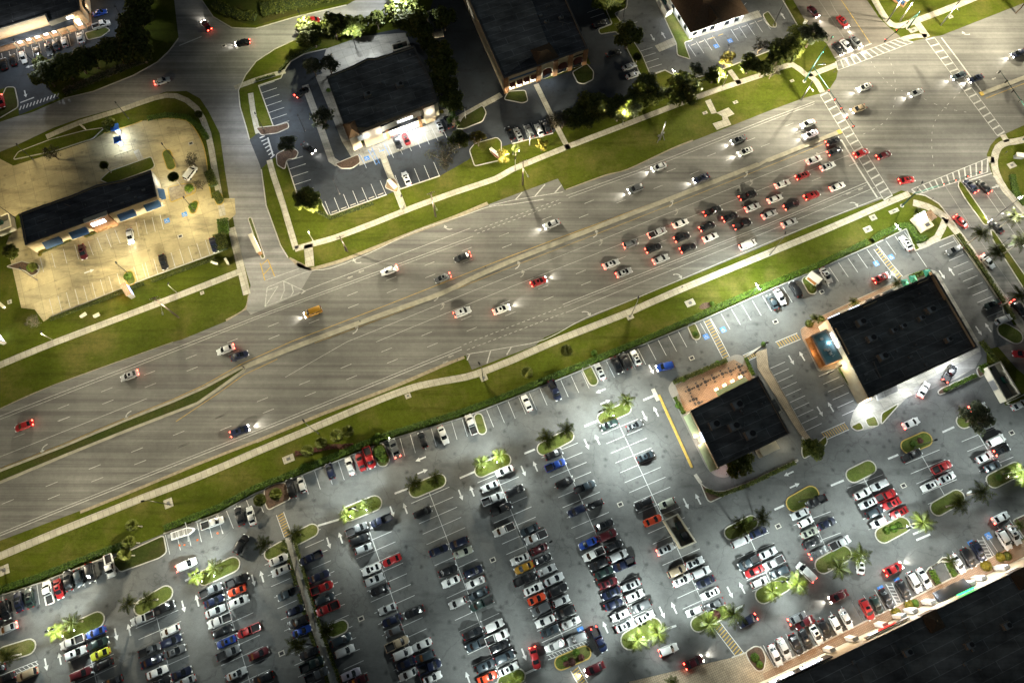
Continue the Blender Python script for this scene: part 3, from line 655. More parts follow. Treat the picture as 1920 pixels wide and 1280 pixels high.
for (p, q, s, n) in (((-60, 1140), (195, 1046), -1, 12), ((310, 1001), (408, 963), -1, 5), ((405, 965), (480, 926), -1, 4), ((545, 899), (700, 838), -1, 7), ((730, 826), (885, 777), -1, 8), ((912, 767), (1090, 696), -1, 9), ((1117, 684), (1290, 612), -1, 9),
                     ((1312, 604), (1505, 521), -1, 10), ((1535, 508), (1695, 434), -1, 9), ((1718, 472), (1786, 444), -1, 1),
                     ((1452, 1250), (1620, 1165), 1, 8), ((1620, 1165), (1745, 1102), 1, 6), ((1790, 1080), (1865, 1042), 1, 4), ((1872, 1036), (1918, 1010), 1, 2),
                     ((1790, 452), (1880, 582), -1, 10), ((1441, 692), (1509, 808), 1, 9), ((1566, 692), (1610, 765), -1, 5),
                     ((485, 163), (512, 237), 1, 6), ((537, 303), (556, 362), 1, 4), ((620, 404), (724, 365), 1, 6), ((751, 355), (824, 330), 1, 4), ((1290, 84), (1335, 67), -1, 3), ((1370, 55), (1430, 34), -1, 4),
                     ((1168, 50), (1178, 68), 1, 1), ((1196, 98), (1219, 140), 1, 4), ((1128, 15), (1146, 45), -1, 3), ((960, 268), (1036, 247), 1, 5), ((100, 590), (275, 523), 1, 11), ((280, 520), (410, 472), 1, 8),
                     ((75, 482), (140, 458), -1, 3), ((165, 452), (215, 430), -1, 3), ((255, 416), (300, 402), -1, 3), ((3, 100), (155, 56), -1, 11), ((165, 5), (172, 45), -1, 3), ((676, 290), (826, 234), -1, 9), ((1400, 5), (1425, 20), -1, 1)):
    single_row(p, q, s, n)
for (p, q) in (((546, 1015), (632, 1290)),):
    a, b = G(*p), G(*q); d = (b-a).normalized(); nn = Vector((-d.y, d.x, 0)); k = 0
    while k*2.84 < (b-a).length:
        c = a+d*k*2.84; k += 1
        for s in (-1, 1): pl.strip([c+nn*s*2.9, c+nn*s*8.0], .12, ZM)
def hatch(quadpx, n, mb, w=.2, fill=None, border=True):
    P = gp(quadpx)
    if border: mb.strip([P[0], P[1]], w, ZM); mb.strip([P[3], P[2]], w, ZM)
    for i in range(n):
        t = (i+.5)/n; u = min(1, t+.6/n); mb.strip([P[0].lerp(P[1], t), P[3].lerp(P[2], u)], w, ZM+.004)
hatch([(1025, 1228), (1100, 1200), (1104, 1208), (1028, 1236)], 12, pl, .14)
hatch([(1662, 1095), (1681, 1133), (1690, 1130), (1672, 1092)], 6, pl, .14); hatch([(1832, 1010), (1852, 1048), (1861, 1044), (1841, 1006)], 6, pl, .14)
hatch([(-10, 1270), (70, 1238), (72, 1245), (-8, 1278)], 10, pl, .14); hatch([(1195, 1285), (1226, 1275), (1228, 1290), (1200, 1300)], 5, py_, .25)
hatch([(697, 277), (712, 307), (706, 309), (690, 280)], 4, pb, .12)
def zebra(p, q, wpx, n):
    a, b = G(*p), G(*q); d = (b-a).normalized(); nn = Vector((-d.y, d.x, 0)); w = wpx
    for s in (-1, 1): pl.strip([a+nn*s*w/2, b+nn*s*w/2], .16, ZM)
    for i in range(n):
        c = a.lerp(b, (i+.5)/n); z = ZM+.002; py_.strip([c-nn*w*.42+d*.15, c+nn*w*.42-d*.05], .24, z)
zebra((1325, 599), (1362, 671), 2.0, 14); zebra((1643, 465), (1668, 498), 1.9, 7); zebra((1668, 498), (1692, 526), 1.9, 6); zebra((1396, 672), (1417, 662), 2.0, 6); zebra((1457, 647), (1498, 630), 2.0, 9)
zebra((1543, 818), (1588, 798), 2.2, 11); zebra((525, 962), (540, 1004), 2.0, 9); zebra((1077, 1252), (1098, 1290), 2.2, 8); zebra((1345, 1172), (1388, 1228), 2.2, 11)
for a, b in (((740, 925), (765, 915)), ((862, 896), (890, 884)), ((983, 850), (1003, 842)), ((1096, 799), (1119, 789)), ((1206, 750), (1230, 740)), ((347, 1088), (360, 1082)), ((1240, 1182), (1268, 1172)), ((983, 1263), (1006, 1252)), ((1558, 910), (1582, 900)), ((1665, 860), (1684, 852)), ((1767, 810), (1789, 800)), ((1452, 955), (1470, 947)), ((596, 985), (640, 972)), ((1378, 1142), (1393, 1135)), ((1712, 1001), (1738, 990)), ((1718, 1012), (1744, 1001)), ((1813, 925), (1822, 920))): line(pl, [a, b], .5)
# disabled bay symbols
def wheelchair(c, ang):
    u = Vector((math.cos(ang), math.sin(ang), 0)); v = Vector((-u.y, u.x, 0)); P = lambda a, b, z: (*(c+u*a+v*b).xy, z)
    pb.quad(P(-.8, -.8, ZM), P(.8, -.8, ZM), P(.8, .8, ZM), P(-.8, .8, ZM)); z = ZM+.004
    ring = [c+u*(-.12+.42*math.cos(t))+v*(-.2+.42*math.sin(t)) for t in [math.pi*.45+i*math.pi*1.35/8 for i in range(9)]]
    pl.strip(ring, .12, z); pl.strip([c+u*-.08+v*.42, c+u*-.08+v*-.08, c+u*.28+v*-.08, c+u*.42+v*-.45, c+u*.58+v*-.42], .12, z)
    pl.strip([c+u*-.14+v*.58, c+u*-.02+v*.58], .16, z); pl.strip([c+u*-.08+v*.18, c+u*.22+v*.18], .1, z)
for x, y, a in ((688, 297, RD), (717, 286, RD), (1343, 87, RD), (1369, 77, RD), (1324, 631, RD), (1356, 618, RD), (1643, 494, RD), (1671, 482, RD), (1683, 1089, RD), (1652, 1104, RD), (1821, 1019, RD), (1853, 1004, RD), (1089, 1181, RD), (313, 414, RD), (346, 402, RD)):
    wheelchair(G(x, y), R(a))
for a, b in (((673, 290), (686, 312)), ((690, 281), (706, 308)), ((697, 278), (712, 306)), ((720, 270), (731, 292))): line(pb, [a, b], .12)
struct('lane_marking', pw, 'paint_white'); struct('bay_marking', pl, 'paint_lot'); struct('yellow_marking', py_, 'paint_yellow'); struct('blue_marking', pb, 'paint_blue'); struct('worn_marking', pf, 'paint_faint')
# ================================================================== BUILDINGS
def building(name, roofpx, h, wall, roof, label, cat='building', para=.45, edge='roof_edge'):
    pts = [G(x, y, h) for x, y in roofpx]
    if area2(pts) < 0: pts = pts[::-1]
    c = sum(pts, Vector())/len(pts); c.z = 0; root = empty(name, (c.x, c.y, 0), 0, label, cat)
    loc = [Vector((p.x-c.x, p.y-c.y, 0)) for p in pts]
    w = MB(); w.ring(loc, .35, 0, h-.02); w.build('wall', M[wall], root, fix=True)
    rf = MB(); rf.sheet(offset(loc, .3), h-para); rf.build('roof', M[roof], root)
    cp = MB(); e = [Vector((p.x, p.y)) for p in loc]; cp.ring(offset(loc, -.06), .5, h-.02, h+.06); cp.build('parapet', M[edge], root, fix=True)
    root['h'] = h; rg = random.Random(len(label)); ins = offset(loc, 1.5); bx = [min(p.x for p in ins), max(p.x for p in ins), min(p.y for p in ins), max(p.y for p in ins)]; k = 0
    def inside(x, y):
        s = False
        for i in range(len(ins)):
            a, b = ins[i], ins[i-1]
            if (a.y > y) != (b.y > y) and x < (b.x-a.x)*(y-a.y)/(b.y-a.y)+a.x: s = not s
        return s
    for _ in range(60):                                  # vent stubs, hatches and conduit on the membrane
        x, y = rg.uniform(bx[0], bx[1]), rg.uniform(bx[2], bx[3])
        if k < 16 and inside(x, y):
            k += 1; q = rg.random(); z = h-para
            vm = MB()
            if q < .5: vm.tube((x, y, z), (x, y, z+rg.uniform(.3, .7)), rg.uniform(.08, .22), n=8)
            elif q < .75: vm.box((x, y, z+.2), (rg.uniform(.5, 1.1), rg.uniform(.5, .9), .4), R(RD))
            else:
                e = (x+E1.x*rg.uniform(2, 5)*(1 if rg.random() < .5 else -1), y+E1.y*rg.uniform(2, 5))
                if inside(*e): vm.tube((x, y, z+.12), (*e, z+.12), .07, n=6)
            if vm.v: vm.build('roof_vent' if q < .5 else 'roof_hatch' if q < .75 else 'conduit', M['unit_grey'], root)
    return root, c, loc
class Face:                                   # one wall of a building: s metres along, z up, o outwards
    def __init__(s, root, a, b, flip=1):
        s.root = root; s.a = Vector((a.x, a.y, 0)); s.b = Vector((b.x, b.y, 0)); s.L = (s.b-s.a).length; s.u = (s.b-s.a)/s.L
        s.n = Vector((s.u.y, -s.u.x, 0))*flip; s.rz = math.atan2(s.u.y, s.u.x)
    def P(s, t, z, o=0): p = s.a+s.u*(t*s.L)+s.n*o; return Vector((p.x, p.y, z))
    def box(s, name, t, z0, z1, w, o0, o1, mat, parent=None, taper=1.0):
        m = MB(); c = s.P(t, (z0+z1)/2, (o0+o1)/2); m.box(c, (w, abs(o1-o0), z1-z0), s.rz, taper); return m.build(name, M[mat], parent or s.root)
    def awning(s, name, t, z0, z1, w, out, mat, o0=.02, lip=.25):
        m = MB(); h = w/2/s.L
        A, B = s.P(t-h, z1, o0), s.P(t+h, z1, o0); C, D = s.P(t+h, z0, out), s.P(t-h, z0, out); C2, D2 = s.P(t+h, z0-lip, out), s.P(t-h, z0-lip, out); A2, B2 = s.P(t-h, z0-lip, o0), s.P(t+h, z0-lip, o0)
        m.add([A, B, C, D, D2, C2, A2, B2], [(0, 3, 2, 1), (3, 4, 5, 2), (0, 6, 4, 3), (1, 2, 5, 7)]); return m.build(name, M[mat], s.root)
    def glyphs(s, name, t0, t1, z0, z1, o, mat, n, seed=1, slope=0.0, gaps=()):
        rr = random.Random(seed); m = MB(); dt = (t1-t0)/n
        for i in range(n):
            if i in gaps: continue
            a = t0+dt*i; w = dt*.72*s.L; st = .16*(z1-z0)+.08
            def bar(x0, x1, y0, y1):
                c = s.P(a+(x0+x1)/2*w/s.L, z0+(y0+y1)/2*(z1-z0), o); m.box(c, ((x1-x0)*w+.02, .14, (y1-y0)*(z1-z0)+.02), s.rz)
            k = rr.choice('ELOHTAN'); q = .26
            if k in 'ELOHAN': bar(0, q, 0, 1)
            if k in 'OHAN': bar(1-q, 1, 0, 1)
            if k in 'ELO': bar(0, 1, 0, .2)
            if k in 'EOTA': bar(0, 1, .8, 1)
            if k in 'EHA': bar(0, 1, .42, .6)
            if k == 'T': bar(.37, .63, 0, 1)
            if k == 'N': bar(.3, .5, .5, .8); bar(.5, .7, .25, .55)
        return m.build(name, M[mat], s.root)
def rot2(v, a): return Vector((v.x*math.cos(a)-v.y*math.sin(a), v.x*math.sin(a)+v.y*math.cos(a), 0))
def local(c, px, h):
    p = G(px[0], px[1], h); return Vector((p.x-c.x, p.y-c.y, h))
def hip(root, name, quadlocal, z0, z1, mat, ridge=.0, over=.4):
    o = offset([Vector((p.x, p.y)) for p in (quadlocal if area2(quadlocal) > 0 else quadlocal[::-1])], -over); a, b, c_, d = [Vector((p.x, p.y, z0)) for p in o]
    if (a-b).length < (b-c_).length: a, b, c_, d = b, c_, d, a
    m1 = (a+d)/2; m2 = (b+c_)/2; L = (m2-m1).length; w = (a-d).length/2; k = min(.5, w/L)*(1-ridge); r1 = m1.lerp(m2, k); r2 = m2.lerp(m1, k); r1.z = r2.z = z1
    m = MB(); m.add([a, b, c_, d, r1, r2], [(0, 1, 5, 4), (2, 3, 4, 5), (1, 2, 5), (3, 0, 4), (3, 2, 1, 0)]); 
    return m.build(name, M[mat], root, fix=True)
def prismchild(root, c, name, pxq, zpx, z0, z1, mat):
    m = MB(); m.prism([local(c, p, zpx) for p in pxq], z0, z1); return m.build(name, M[mat], root, fix=True)
LAMPS = []
def lamp(p, color, E0, h, parent=None, kind='POINT', batwing=False, radius=.25, rot=None, size=R(120), blend=.6):
    LAMPS.append((Vector(p), color, E0, h, kind, batwing, radius, rot, size, blend, parent))
WARM, COOL, WHITE, YEL, ORG = (1, .90, .66), (.90, 1, .95), (.92, .97, 1), (1, .84, .50), (1, .68, .42)

# --- B2 : corner shop with white lit entrance
r, c, l = building('corner_shop', [(612, 144), (660, 124), (690, 109), (704, 109), (776, 86), (790, 115), (809, 150), (821, 192), (801, 203), (757, 219), (713, 239), (646, 238)], 6.5, 'stucco_pale', 'roof_dark', 'flat dark roofed shop with bright white entrance facing two red and dark cars')
A, B = local(c, (668, 250), 6.5), local(c, (812, 197), 6.5); f = Face(r, A, B)
f.box('facade', .18, 0, 7.4, 6.2, .1, 1.3, 'stucco_tan'); f.box('facade', .93, 0, 7.6, 3.6, -.2, 1.0, 'stucco_tan'); f.box('facade', .56, 4.3, 6.8, 15.5, -.6, .35, 'stucco_tan')
f.box('shopfront', .57, .2, 3.6, 13.5, -.8, -.45, 'window_lit'); f.box('canopy', .57, 3.75, 3.95, 13.8, -.5, 1.5, 'metal_dark')
for t in (.36, .79): f.box('column', t, 0, 4.2, 1.0, .2, 1.5, 'brick')
f.glyphs('sign', .44, .72, 4.7, 5.6, .46, 'sign_white', 11, 4)
q = [local(c, p, 6.5) for p in ((646, 236), (664, 230), (672, 252), (656, 260))]; m = MB(); m.prism(q, 0, 6.9); m.build('tower', M['stucco'], r, fix=True); hip(r, 'tower_roof', q, 6.9, 8.3, 'roof_tile')
m = MB(); m.box(f.P(.03, 5.2, 1.2), (2.0, .2, 2.6), f.rz); m.build('door', M['wall_grey'], r)
for t in (.36, .45, .54, .63, .72): lamp(c+f.P(t, 3.5, 1.4), WHITE, 12, 3.2)
lamp(c+f.P(.1, 5.2, 2.2), WHITE, 3, 4); lamp(c+f.P(.27, 5.2, 2.2), WHITE, 3, 4); lamp(c+f.P(.93, 5.2, 2.0), WHITE, 3, 4)
# --- B3 : long shop building with red awnings
r, c, l = building('bank_building', [(945, 147), (1103, 91), (1040, -50), (858, -50)], 7, 'stucco', 'roof_black', 'long black roofed building with three round dark red awnings and brick piers')
A, B = local(c, (945, 147), 7), local(c, (1103, 91), 7); f = Face(r, A, B)
for t in (.02, .41, .61, .79, .97): f.box('column', t, 0, 6.9, 1.5, .0, .5, 'brick')
for t in (.095, .18, .262, .345):
    f.awning('awning', t, 2.9, 3.9, 1.9, 1.0, 'awning_red'); f.box('window', t, .8, 2.8, 1.6, .0, .08, 'window_lit')
for t in (.51, .70, .885):
    mm = MB(); pts = []
    for i in range(9):
        a = math.pi*i/8; pts.append((math.cos(a)*1.7/f.L, math.sin(a)*1.5))
    for i in range(8):
        p, q2 = pts[i], pts[i+1]; mm.add([f.P(t+p[0], 3.2+p[1], .05), f.P(t+q2[0], 3.2+q2[1], .05), f.P(t+q2[0]*.92, 3.0+q2[1]*.35, 1.5), f.P(t+p[0]*.92, 3.0+p[1]*.35, 1.5)], [(0, 1, 2, 3)])
    mm.build('awning', M['awning_red'], r); f.box('window', t, .3, 3.0, 3.0, .0, .08, 'window')
f.box('sign', .22, 5.0, 5.7, 9.5, .02, .14, 'awning_blue'); f.box('sign', .88, 5.2, 5.7, 3.6, .02, .14, 'awning_black')
lamp(c+f.P(.51, 3.0, 1.6), (.75, .9, 1), 4, 3)
for t in (.1, .18, .26, .34): lamp(c+f.P(t, 2.6, .9), WARM, 1.3, 2.5)
q = [local(c, p, 7) for p in ((992, 92), (1008, 121), (1050, 107), (1030, 78))]; hip(r, 'hip_roof', q, 6.6, 8.2, 'roof_tile_dark', .2, 0)
prismchild(r, c, 'roof_deck', [(875, -20), (990, -20), (1028, 82), (947, 140)], 7, 6.5, 6.75, 'roof_dark')
# --- B4 : white walls, brown hip roof
A0, B0 = G(1296, 59, 4.2), G(1401, 24, 4.2); u = (B0-A0).normalized(); n = Vector((-u.y, u.x, 0)); D0, C0 = A0+n*19, B0+n*19
cc = (A0+B0+C0+D0)/4; cc.z = 0; r = empty('hip_roofed_building', (cc.x, cc.y, 0), 0, 'white walled building under a brown hip roof with bright wall lights', 'building'); q = [Vector((p.x-cc.x, p.y-cc.y, 0)) for p in (A0, B0, C0, D0)]
m = MB(); m.prism(offset(q, .5), 0, 4.15); m.build('wall', M['stucco_white'], r, fix=True); hip(r, 'roof', q, 4.2, 8.0, 'roof_tile', 0, .5)
qi = offset(q, .5); f = Face(r, Vector((*qi[0], 0)), Vector((*qi[1], 0)))
for t in (.09, .27, .42, .7, .88): f.box('window', t, 1, 2.6, 1.7, .0, .06, 'window')
f.box('door', .54, 0, 2.6, 2.6, .0, .1, 'window_lit')
fl = Face(r, Vector((*qi[3], 0)), Vector((*qi[0], 0)))
for t in (.3, .55, .8): fl.box('window', t, 1, 2.6, 1.5, .0, .06, 'window')
for t in (.0, .33, .55, .75, 1.0): lamp(cc+f.P(t, 3.6, .75), WHITE, 7, 3.3)
for t in (.45, .75, .95): lamp(cc+fl.P(t, 3.7, .9), WHITE, 4, 3.3)
q2 = [(q[0]*.35+q[1]*.65)+Vector((0, 0, 0)), (q[0]*.5+q[1]*.5)]
gq = [q[0].lerp(q[1], .27)-n*.3, q[0].lerp(q[1], .58)-n*.3, q[0].lerp(q[1], .58)+n*6, q[0].lerp(q[1], .27)+n*6]
m = MB(); a, b, c2, d = gq; e = (a+b)/2; e2 = (c2+d)/2; P3 = lambda p, z: (p.x, p.y, z)
m.add([P3(a, 4.22), P3(b, 4.22), P3(c2, 4.9), P3(d, 4.9), P3(e, 6.5), P3(e2, 6.7)], [(0, 4, 5, 3), (1, 2, 5, 4), (0, 1, 4)]); m.build('shade_gable', M['roof_tile_dark'], r, fix=True)  # raised wedge in darker tile, standing in for shadow on the roof
# --- B5 : bank with blue awnings
r, c, l = building('awning_bank', [(36, 401), (82, 384), (132, 367), (180, 347), (232, 337), (283, 319), (294, 368), (47, 459)], 5.5, 'stucco', 'roof_black', 'long cream building with five blue window awnings and a white lit sign')
A, B = local(c, (47, 459), 5.5), local(c, (294, 368), 5.5); f = Face(r, A, B)
for t in (.16, .36, .73, .93): f.awning('awning', t, 2.4, 3.9, 5.0 if t != .93 else 4.6, 1.5, 'awning_blue'); f.box('window', t, .5, 2.3, 3.6, .0, .08, 'window')
f.box('entrance', .54, 0, 6.3, 6.6, -.5, .7, 'brick'); f.box('sign', .53, 3.7, 5.1, 4.0, .72, .92, 'sign_white'); f.box('cornice', .54, 6.3, 6.5, 7.0, -.6, .85, 'stucco_pale')
for t in (.36, .73, .93): lamp(c+f.P(t, 2.2, 1.0), ORG if t < .8 else WARM, 2.5, 2.2)
lamp(c+f.P(.53, 4.4, 2.2), WHITE, 1.2, 4)
fr = Face(r, B, local(c, (283, 319), 5.5)); fr.awning('awning', .25, 2.4, 3.8, 3.4, 1.4, 'awning_blue'); lamp(c+fr.P(.7, 3.0, 1.8), (.8, .9, 1), 5, 2.8)
# --- B1 : mall wing, top left corner
r, c, l = building('mall_wing', [(-90, 90), (0, 54), (85, 28), (90, 42), (150, 19), (143, -60), (-90, -60)], 5.5, 'stucco', 'roof_black', 'dark roofed mall wing with orange lit arcade and white lit sign, top left')
A, B = local(c, (-90, 92), 5.5), local(c, (152, 20), 5.5); f = Face(r, A, B)
f.box('arcade_roof', .5, 3.4, 3.7, 34, .05, 2.6, 'roof_black')
for k in range(9): f.box('column', .42+k*.068, 0, 3.4, .5, 1.7, 2.1, 'stucco')
for k in range(8): f.box('window', .45+k*.068, .4, 2.8, 1.6, .0, .06, 'window_lit')
f.box('sign', .885, 3.9, 4.8, 2.9, .05, .2, 'sign_white')
for k in range(9): lamp(c+f.P(.385+k*.068, 3.0, 1.1), ORG, 3.4, 2.8)
fr = Face(r, local(c, (150, 19), 5.5), local(c, (143, -60), 5.5)); fr.box('arcade_wall', .4, 0, 3.5, 8, .6, .9, 'stucco_pale'); lamp(c+fr.P(.2, 3, 1.8), ORG, 2.5, 2.6); lamp(c+fr.P(.5, 3, 1.8), ORG, 2, 2.6)
# --- B6 : restaurant
r, c, l = building('restaurant', [(1295, 770), (1422, 704), (1481, 812), (1347, 876)], 5.5, 'stucco', 'roof_dark', 'dark flat roofed restaurant beside the orange lit patio')
A, B = local(c, (1347, 876), 5.5), local(c, (1295, 770), 5.5); fw = Face(r, B, A, 1)
fw.awning('awning', .22, 2.9, 4.2, 6.4, 1.6, 'stucco_green'); fw.awning('awning', .78, 2.9, 4.2, 7.6, 1.6, 'stucco_green'); fw.box('sign', .46, 4.4, 5.6, 2.6, .1, .3, 'sign_bluewhite')
for t in (.42, .52): lamp(c+fw.P(t, 3.6, 1.4), (1, .8, .66), 4, 2.6)
C_, D_ = local(c, (1422, 704), 5.5), local(c, (1481, 812), 5.5); fn = Face(r, C_, B, 1)
fn.awning('awning', .33, 3.1, 3.7, 9.5, 1.7, 'stucco_green'); fn.box('screen', .62, 1.6, 2.6, 1.5, .1, .25, 'screen_blue')
for t in (.16, .28, .40, .52): fn.box('lantern', t, 2.7, 2.95, 1.0, 1.9, 2.5, 'sign_warm'); lamp(c+fn.P(t, 2.6, 2.9), ORG, 4.6, 2.5)
for t in (.07, .7, .8, .92): lamp(c+fn.P(t, 2.8, 1.4), ORG, 3.6, 2.6)
fs = Face(r, A, D_, 1); fs.box('wall_bay', .72, 0, 3.2, 5.2, .1, 2.4, 'stucco_pale'); lamp(c+fs.P(.96, 3.4, 1.8), WARM, 4, 3); lamp(c+fs.P(.1, 2.5, 1.2), (1, .7, .75), 2.5, 2.4)
fe = Face(r, D_, C_, 1); fe.box('portico', .48, 0, 3.4, 4.2, .3, 2.2, 'stucco_pale'); fe.box('portico_roof', .48, 3.4, 3.5, 3.4, .5, 1.9, 'roof_dark')
# --- B7 : plaza shop with roof units
r, c, l = building('plaza_shop', [(1552, 598), (1752, 513), (1833, 651), (1629, 746)], 6.5, 'stucco_pale', 'roof_dark', 'largest flat dark roof on the right, carrying grey air units, green umbrellas at its corner', para=.9)
A, B, C_, D_ = [local(c, p, 6.5) for p in ((1552, 598), (1752, 513), (1833, 651), (1629, 746))]
fn = Face(r, B, A, 1); fn.box('sign', .93, 5.2, 6.1, 3.4, .1, .35, 'sign_bluewhite'); fn.box('sign', .74, 5.2, 6.1, 3.0, .1, .35, 'sign_bluewhite')
fn.awning('awning', .45, 3.0, 3.9, 9, 1.3, 'awning_black')
for t in (.06, .16, .42, .5, .58, .66, .92): lamp(c+fn.P(t, 3.0, 1.3), ORG, 3, 2.6)
fw = Face(r, A, D_, 1); fw.box('sign', .25, 4.6, 5.4, 4.4, .1, .3, 'sign_white'); lamp(c+fw.P(.55, 3.2, 1.5), YEL, 6, 3.0); lamp(c+fw.P(.25, 4.2, 1.4), WHITE, 2.5, 3.5); lamp(c+fw.P(.04, 3.4, 2.0), ORG, 5, 3)
fs = Face(r, D_, C_, 1); fs.awning('awning', .2, 3.2, 4.2, 6.6, 1.6, 'roof_dark'); fs.box('sign', .03, 3.0, 4.2, 1.9, .1, .5, 'sign_warm')
for t, e in ((.0, 18), (.06, 14), (.36, 16), (.46, 16), (.68, 10), (.80, 20), (.86, 20)): lamp(c+fs.P(t, 4.2, 2.3), WHITE, e*.6, 3.6)
fe = Face(r, C_, B, 1); fe.box('trellis', .5, 2.6, 2.8, 9, .1, 1.0, 'stucco')
for fc, t, w in ((fn, .62, 4), (fn, .12, 3), (fe, .85, 9), (fw, .3, 8)):
    m = MB(); m.box(fc.P(t, 6.25, -.75), (w, .25, 1.2), fc.rz); m.build('parapet_return', M['stucco'], r)
# annex with teal roof
r2, c2, l2 = building('cafe_annex', [(1521, 629), (1549, 617), (1582, 672), (1549, 684)], 4.0, 'brick', 'roof_teal', 'small teal roofed annex with orange awnings left of the large plaza roof', para=.1)
fa = Face(r2, local(c2, (1521, 629), 4), local(c2, (1549, 684), 4), 1)
for k in range(5): fa.awning('awning', .1+k*.2, 2.4, 3.2, 1.7, 1.2, 'awning_orange')
lamp(c2+fa.P(.5, 2.6, 1.8), ORG, 1.6, 2.4)
# --- B9 : strip mall, bottom right
r, c, l = building('strip_mall', [(1420, 1300), (1556, 1238), (1702, 1168), (1800, 1121), (1925, 1060), (2080, 985), (2160, 1300), (1500, 1480)], 8, 'stucco_pale', 'roof_dark', 'long dark roofed strip mall with lit white, red and green letter signs')
A, B = local(c, (1420, 1300), 8), local(c, (2080, 985), 8); f = Face(r, B, A, 1)
def tm(x): return (2080-x)/660.0
f.box('sign_panel', tm(1492), 4.6, 7.8, 19, .05, .35, 'awning_black'); f.glyphs('sign', tm(1540), tm(1447), 5.2, 7.0, .45, 'sign_white', 9, 12, gaps=(4,))
f.box('sign_panel', tm(1662), 4.8, 6.0, 12.5, .05, .3, 'wall_grey'); f.glyphs('sign', tm(1679), tm(1646), 5.0, 5.85, .42, 'sign_red', 8, 3); f.glyphs('sign', tm(1645), tm(1629), 5.0, 5.6, .42, 'sign_white', 5, 9)
f.awning('awning', tm(1797), 3.4, 4.6, 9.2, 2.2, 'awning_black'); f.glyphs('sign', tm(1823), tm(1790), 6.2, 7.4, .22, 'sign_green', 8, 21)
for x in (1568, 1610, 1666, 1700, 1722, 1757, 1834, 1855, 1900):
    f.box('pilaster', tm(x), 0, 4.4, 1.5, .1, 1.0, 'stucco_white')
for x in (1640, 1700, 1722, 1757, 1766, 1835, 1850, 1865, 1900): lamp(c+f.P(tm(x), 4.4, 2.0), WHITE, 2.6, 4.0)
for x in range(1440, 1940, 27): lamp(c+f.P(tm(x), 3.6, 2.8), ORG if x > 1500 else (1, .74, .5), 2.6, 3.2)
for x in (1728, 1896):
    q = [f.P(tm(x)-.019, 0, -.1), f.P(tm(x)+.019, 0, -.1), f.P(tm(x)+.019, 0, -4.2), f.P(tm(x)-.019, 0, -4.2)]
    m = MB(); m.prism([Vector((p.x, p.y)) for p in q], 6.0, 8.25); m.build('tower', M['roof_tile_dark'], r, fix=True); hip(r, 'tower_roof', q, 8.25, 8.9, 'roof_tile_dark', .1, .1)
for k, (x, y) in enumerate(((1745, 1205), (1840, 1160), (1645, 1250))): prismchild(r, c, 'roof_step', [(x-40, y-10), (x+35, y-45), (x+60, y+10), (x-15, y+45)], 8, 7.0, 7.60+.05*k, 'roof_dark')
# rooftop units stand on roofs: things of their own
def unit(px, py, h, roofname, lab, s=(2.2, 1.6, 1.1)):
    p = G(px, py, h); o = empty('rooftop_unit', p, R(RD), lab, 'air unit', 'air units on the roofs'); m = MB(); m.box((0, 0, s[2]/2+.12), s); m.box((0, 0, .06), (s[0]+.3, s[1]+.3, .12)); m.build('casing', M['unit_grey'], o)
    m = MB(); m.tube((s[0]*.2, 0, s[2]+.12), (s[0]*.2, 0, s[2]+.22), s[1]*.36, n=12); m.build('fan', M['metal_dark'], o); m = MB(); m.box((-s[0]*.3, 0, s[2]+.14), (s[0]*.3, s[1]*.8, .06)); m.build('grille', M['metal_grey'], o)
for i, (x, y, w) in enumerate(((1612, 606, 'nearest the shop sign corner'), (1631, 636, 'above the S shaped pipe'), (1653, 670, 'beside the S shaped pipe'), (1673, 621, 'left of the close pair at the middle'), (1691, 613, 'right of the close pair at the middle'), (1725, 598, 'above right of the close pair'), (1742, 583, 'nearest the umbrellas'), (1776, 638, 'alone near the right edge'))):
    unit(x, y, 5.65, 0, 'grey air unit on the large plaza roof, '+w, (2.6, 2.0, 1.3) if i in (0, 1, 2, 6) else (1.7, 1.4, 1.0))
for x, y, w in ((1381, 760, 'at the top'), (1338, 797, 'on the left'), (1375, 800, 'in the middle'), (1405, 815, 'on the right')): unit(x, y, 5.1, 0, 'dark air unit %s of the restaurant roof' % w, (2.8, 2.2, 1.3))
for x, y, w in ((690, 180, 'left'), (750, 162, 'right')): unit(x, y, 6.1, 0, '%s of the two air units on the corner shop roof' % w)
for x, y, w in ((1885, 1172, 'upper right'), (1815, 1208, 'middle'), (1700, 1222, 'lower left')): unit(x, y, 7.6, 0, '%s of the three air units on the strip mall roof' % w, (2, 1.5, .9))
for x, y, w in ((1025, 42, 'left'), (1052, 34, 'right')): unit(x, y, 6.7, 0, '%s air vent on the black roof with red awnings' % w, (1.4, .8, .5))
o = empty('roof_pipe', G(1640, 690, 5.65), 0, 'pale pipe run kinked across the large plaza roof', 'pipe'); m = MB(); b0 = G(1640, 690, 5.65); m.path([G(x, y, 5.9)-b0 for x, y in ((1634, 680), (1638, 677), (1645, 695), (1652, 708))], [.14]*4, 6); m.build('pipe', M['galvanised'], o)
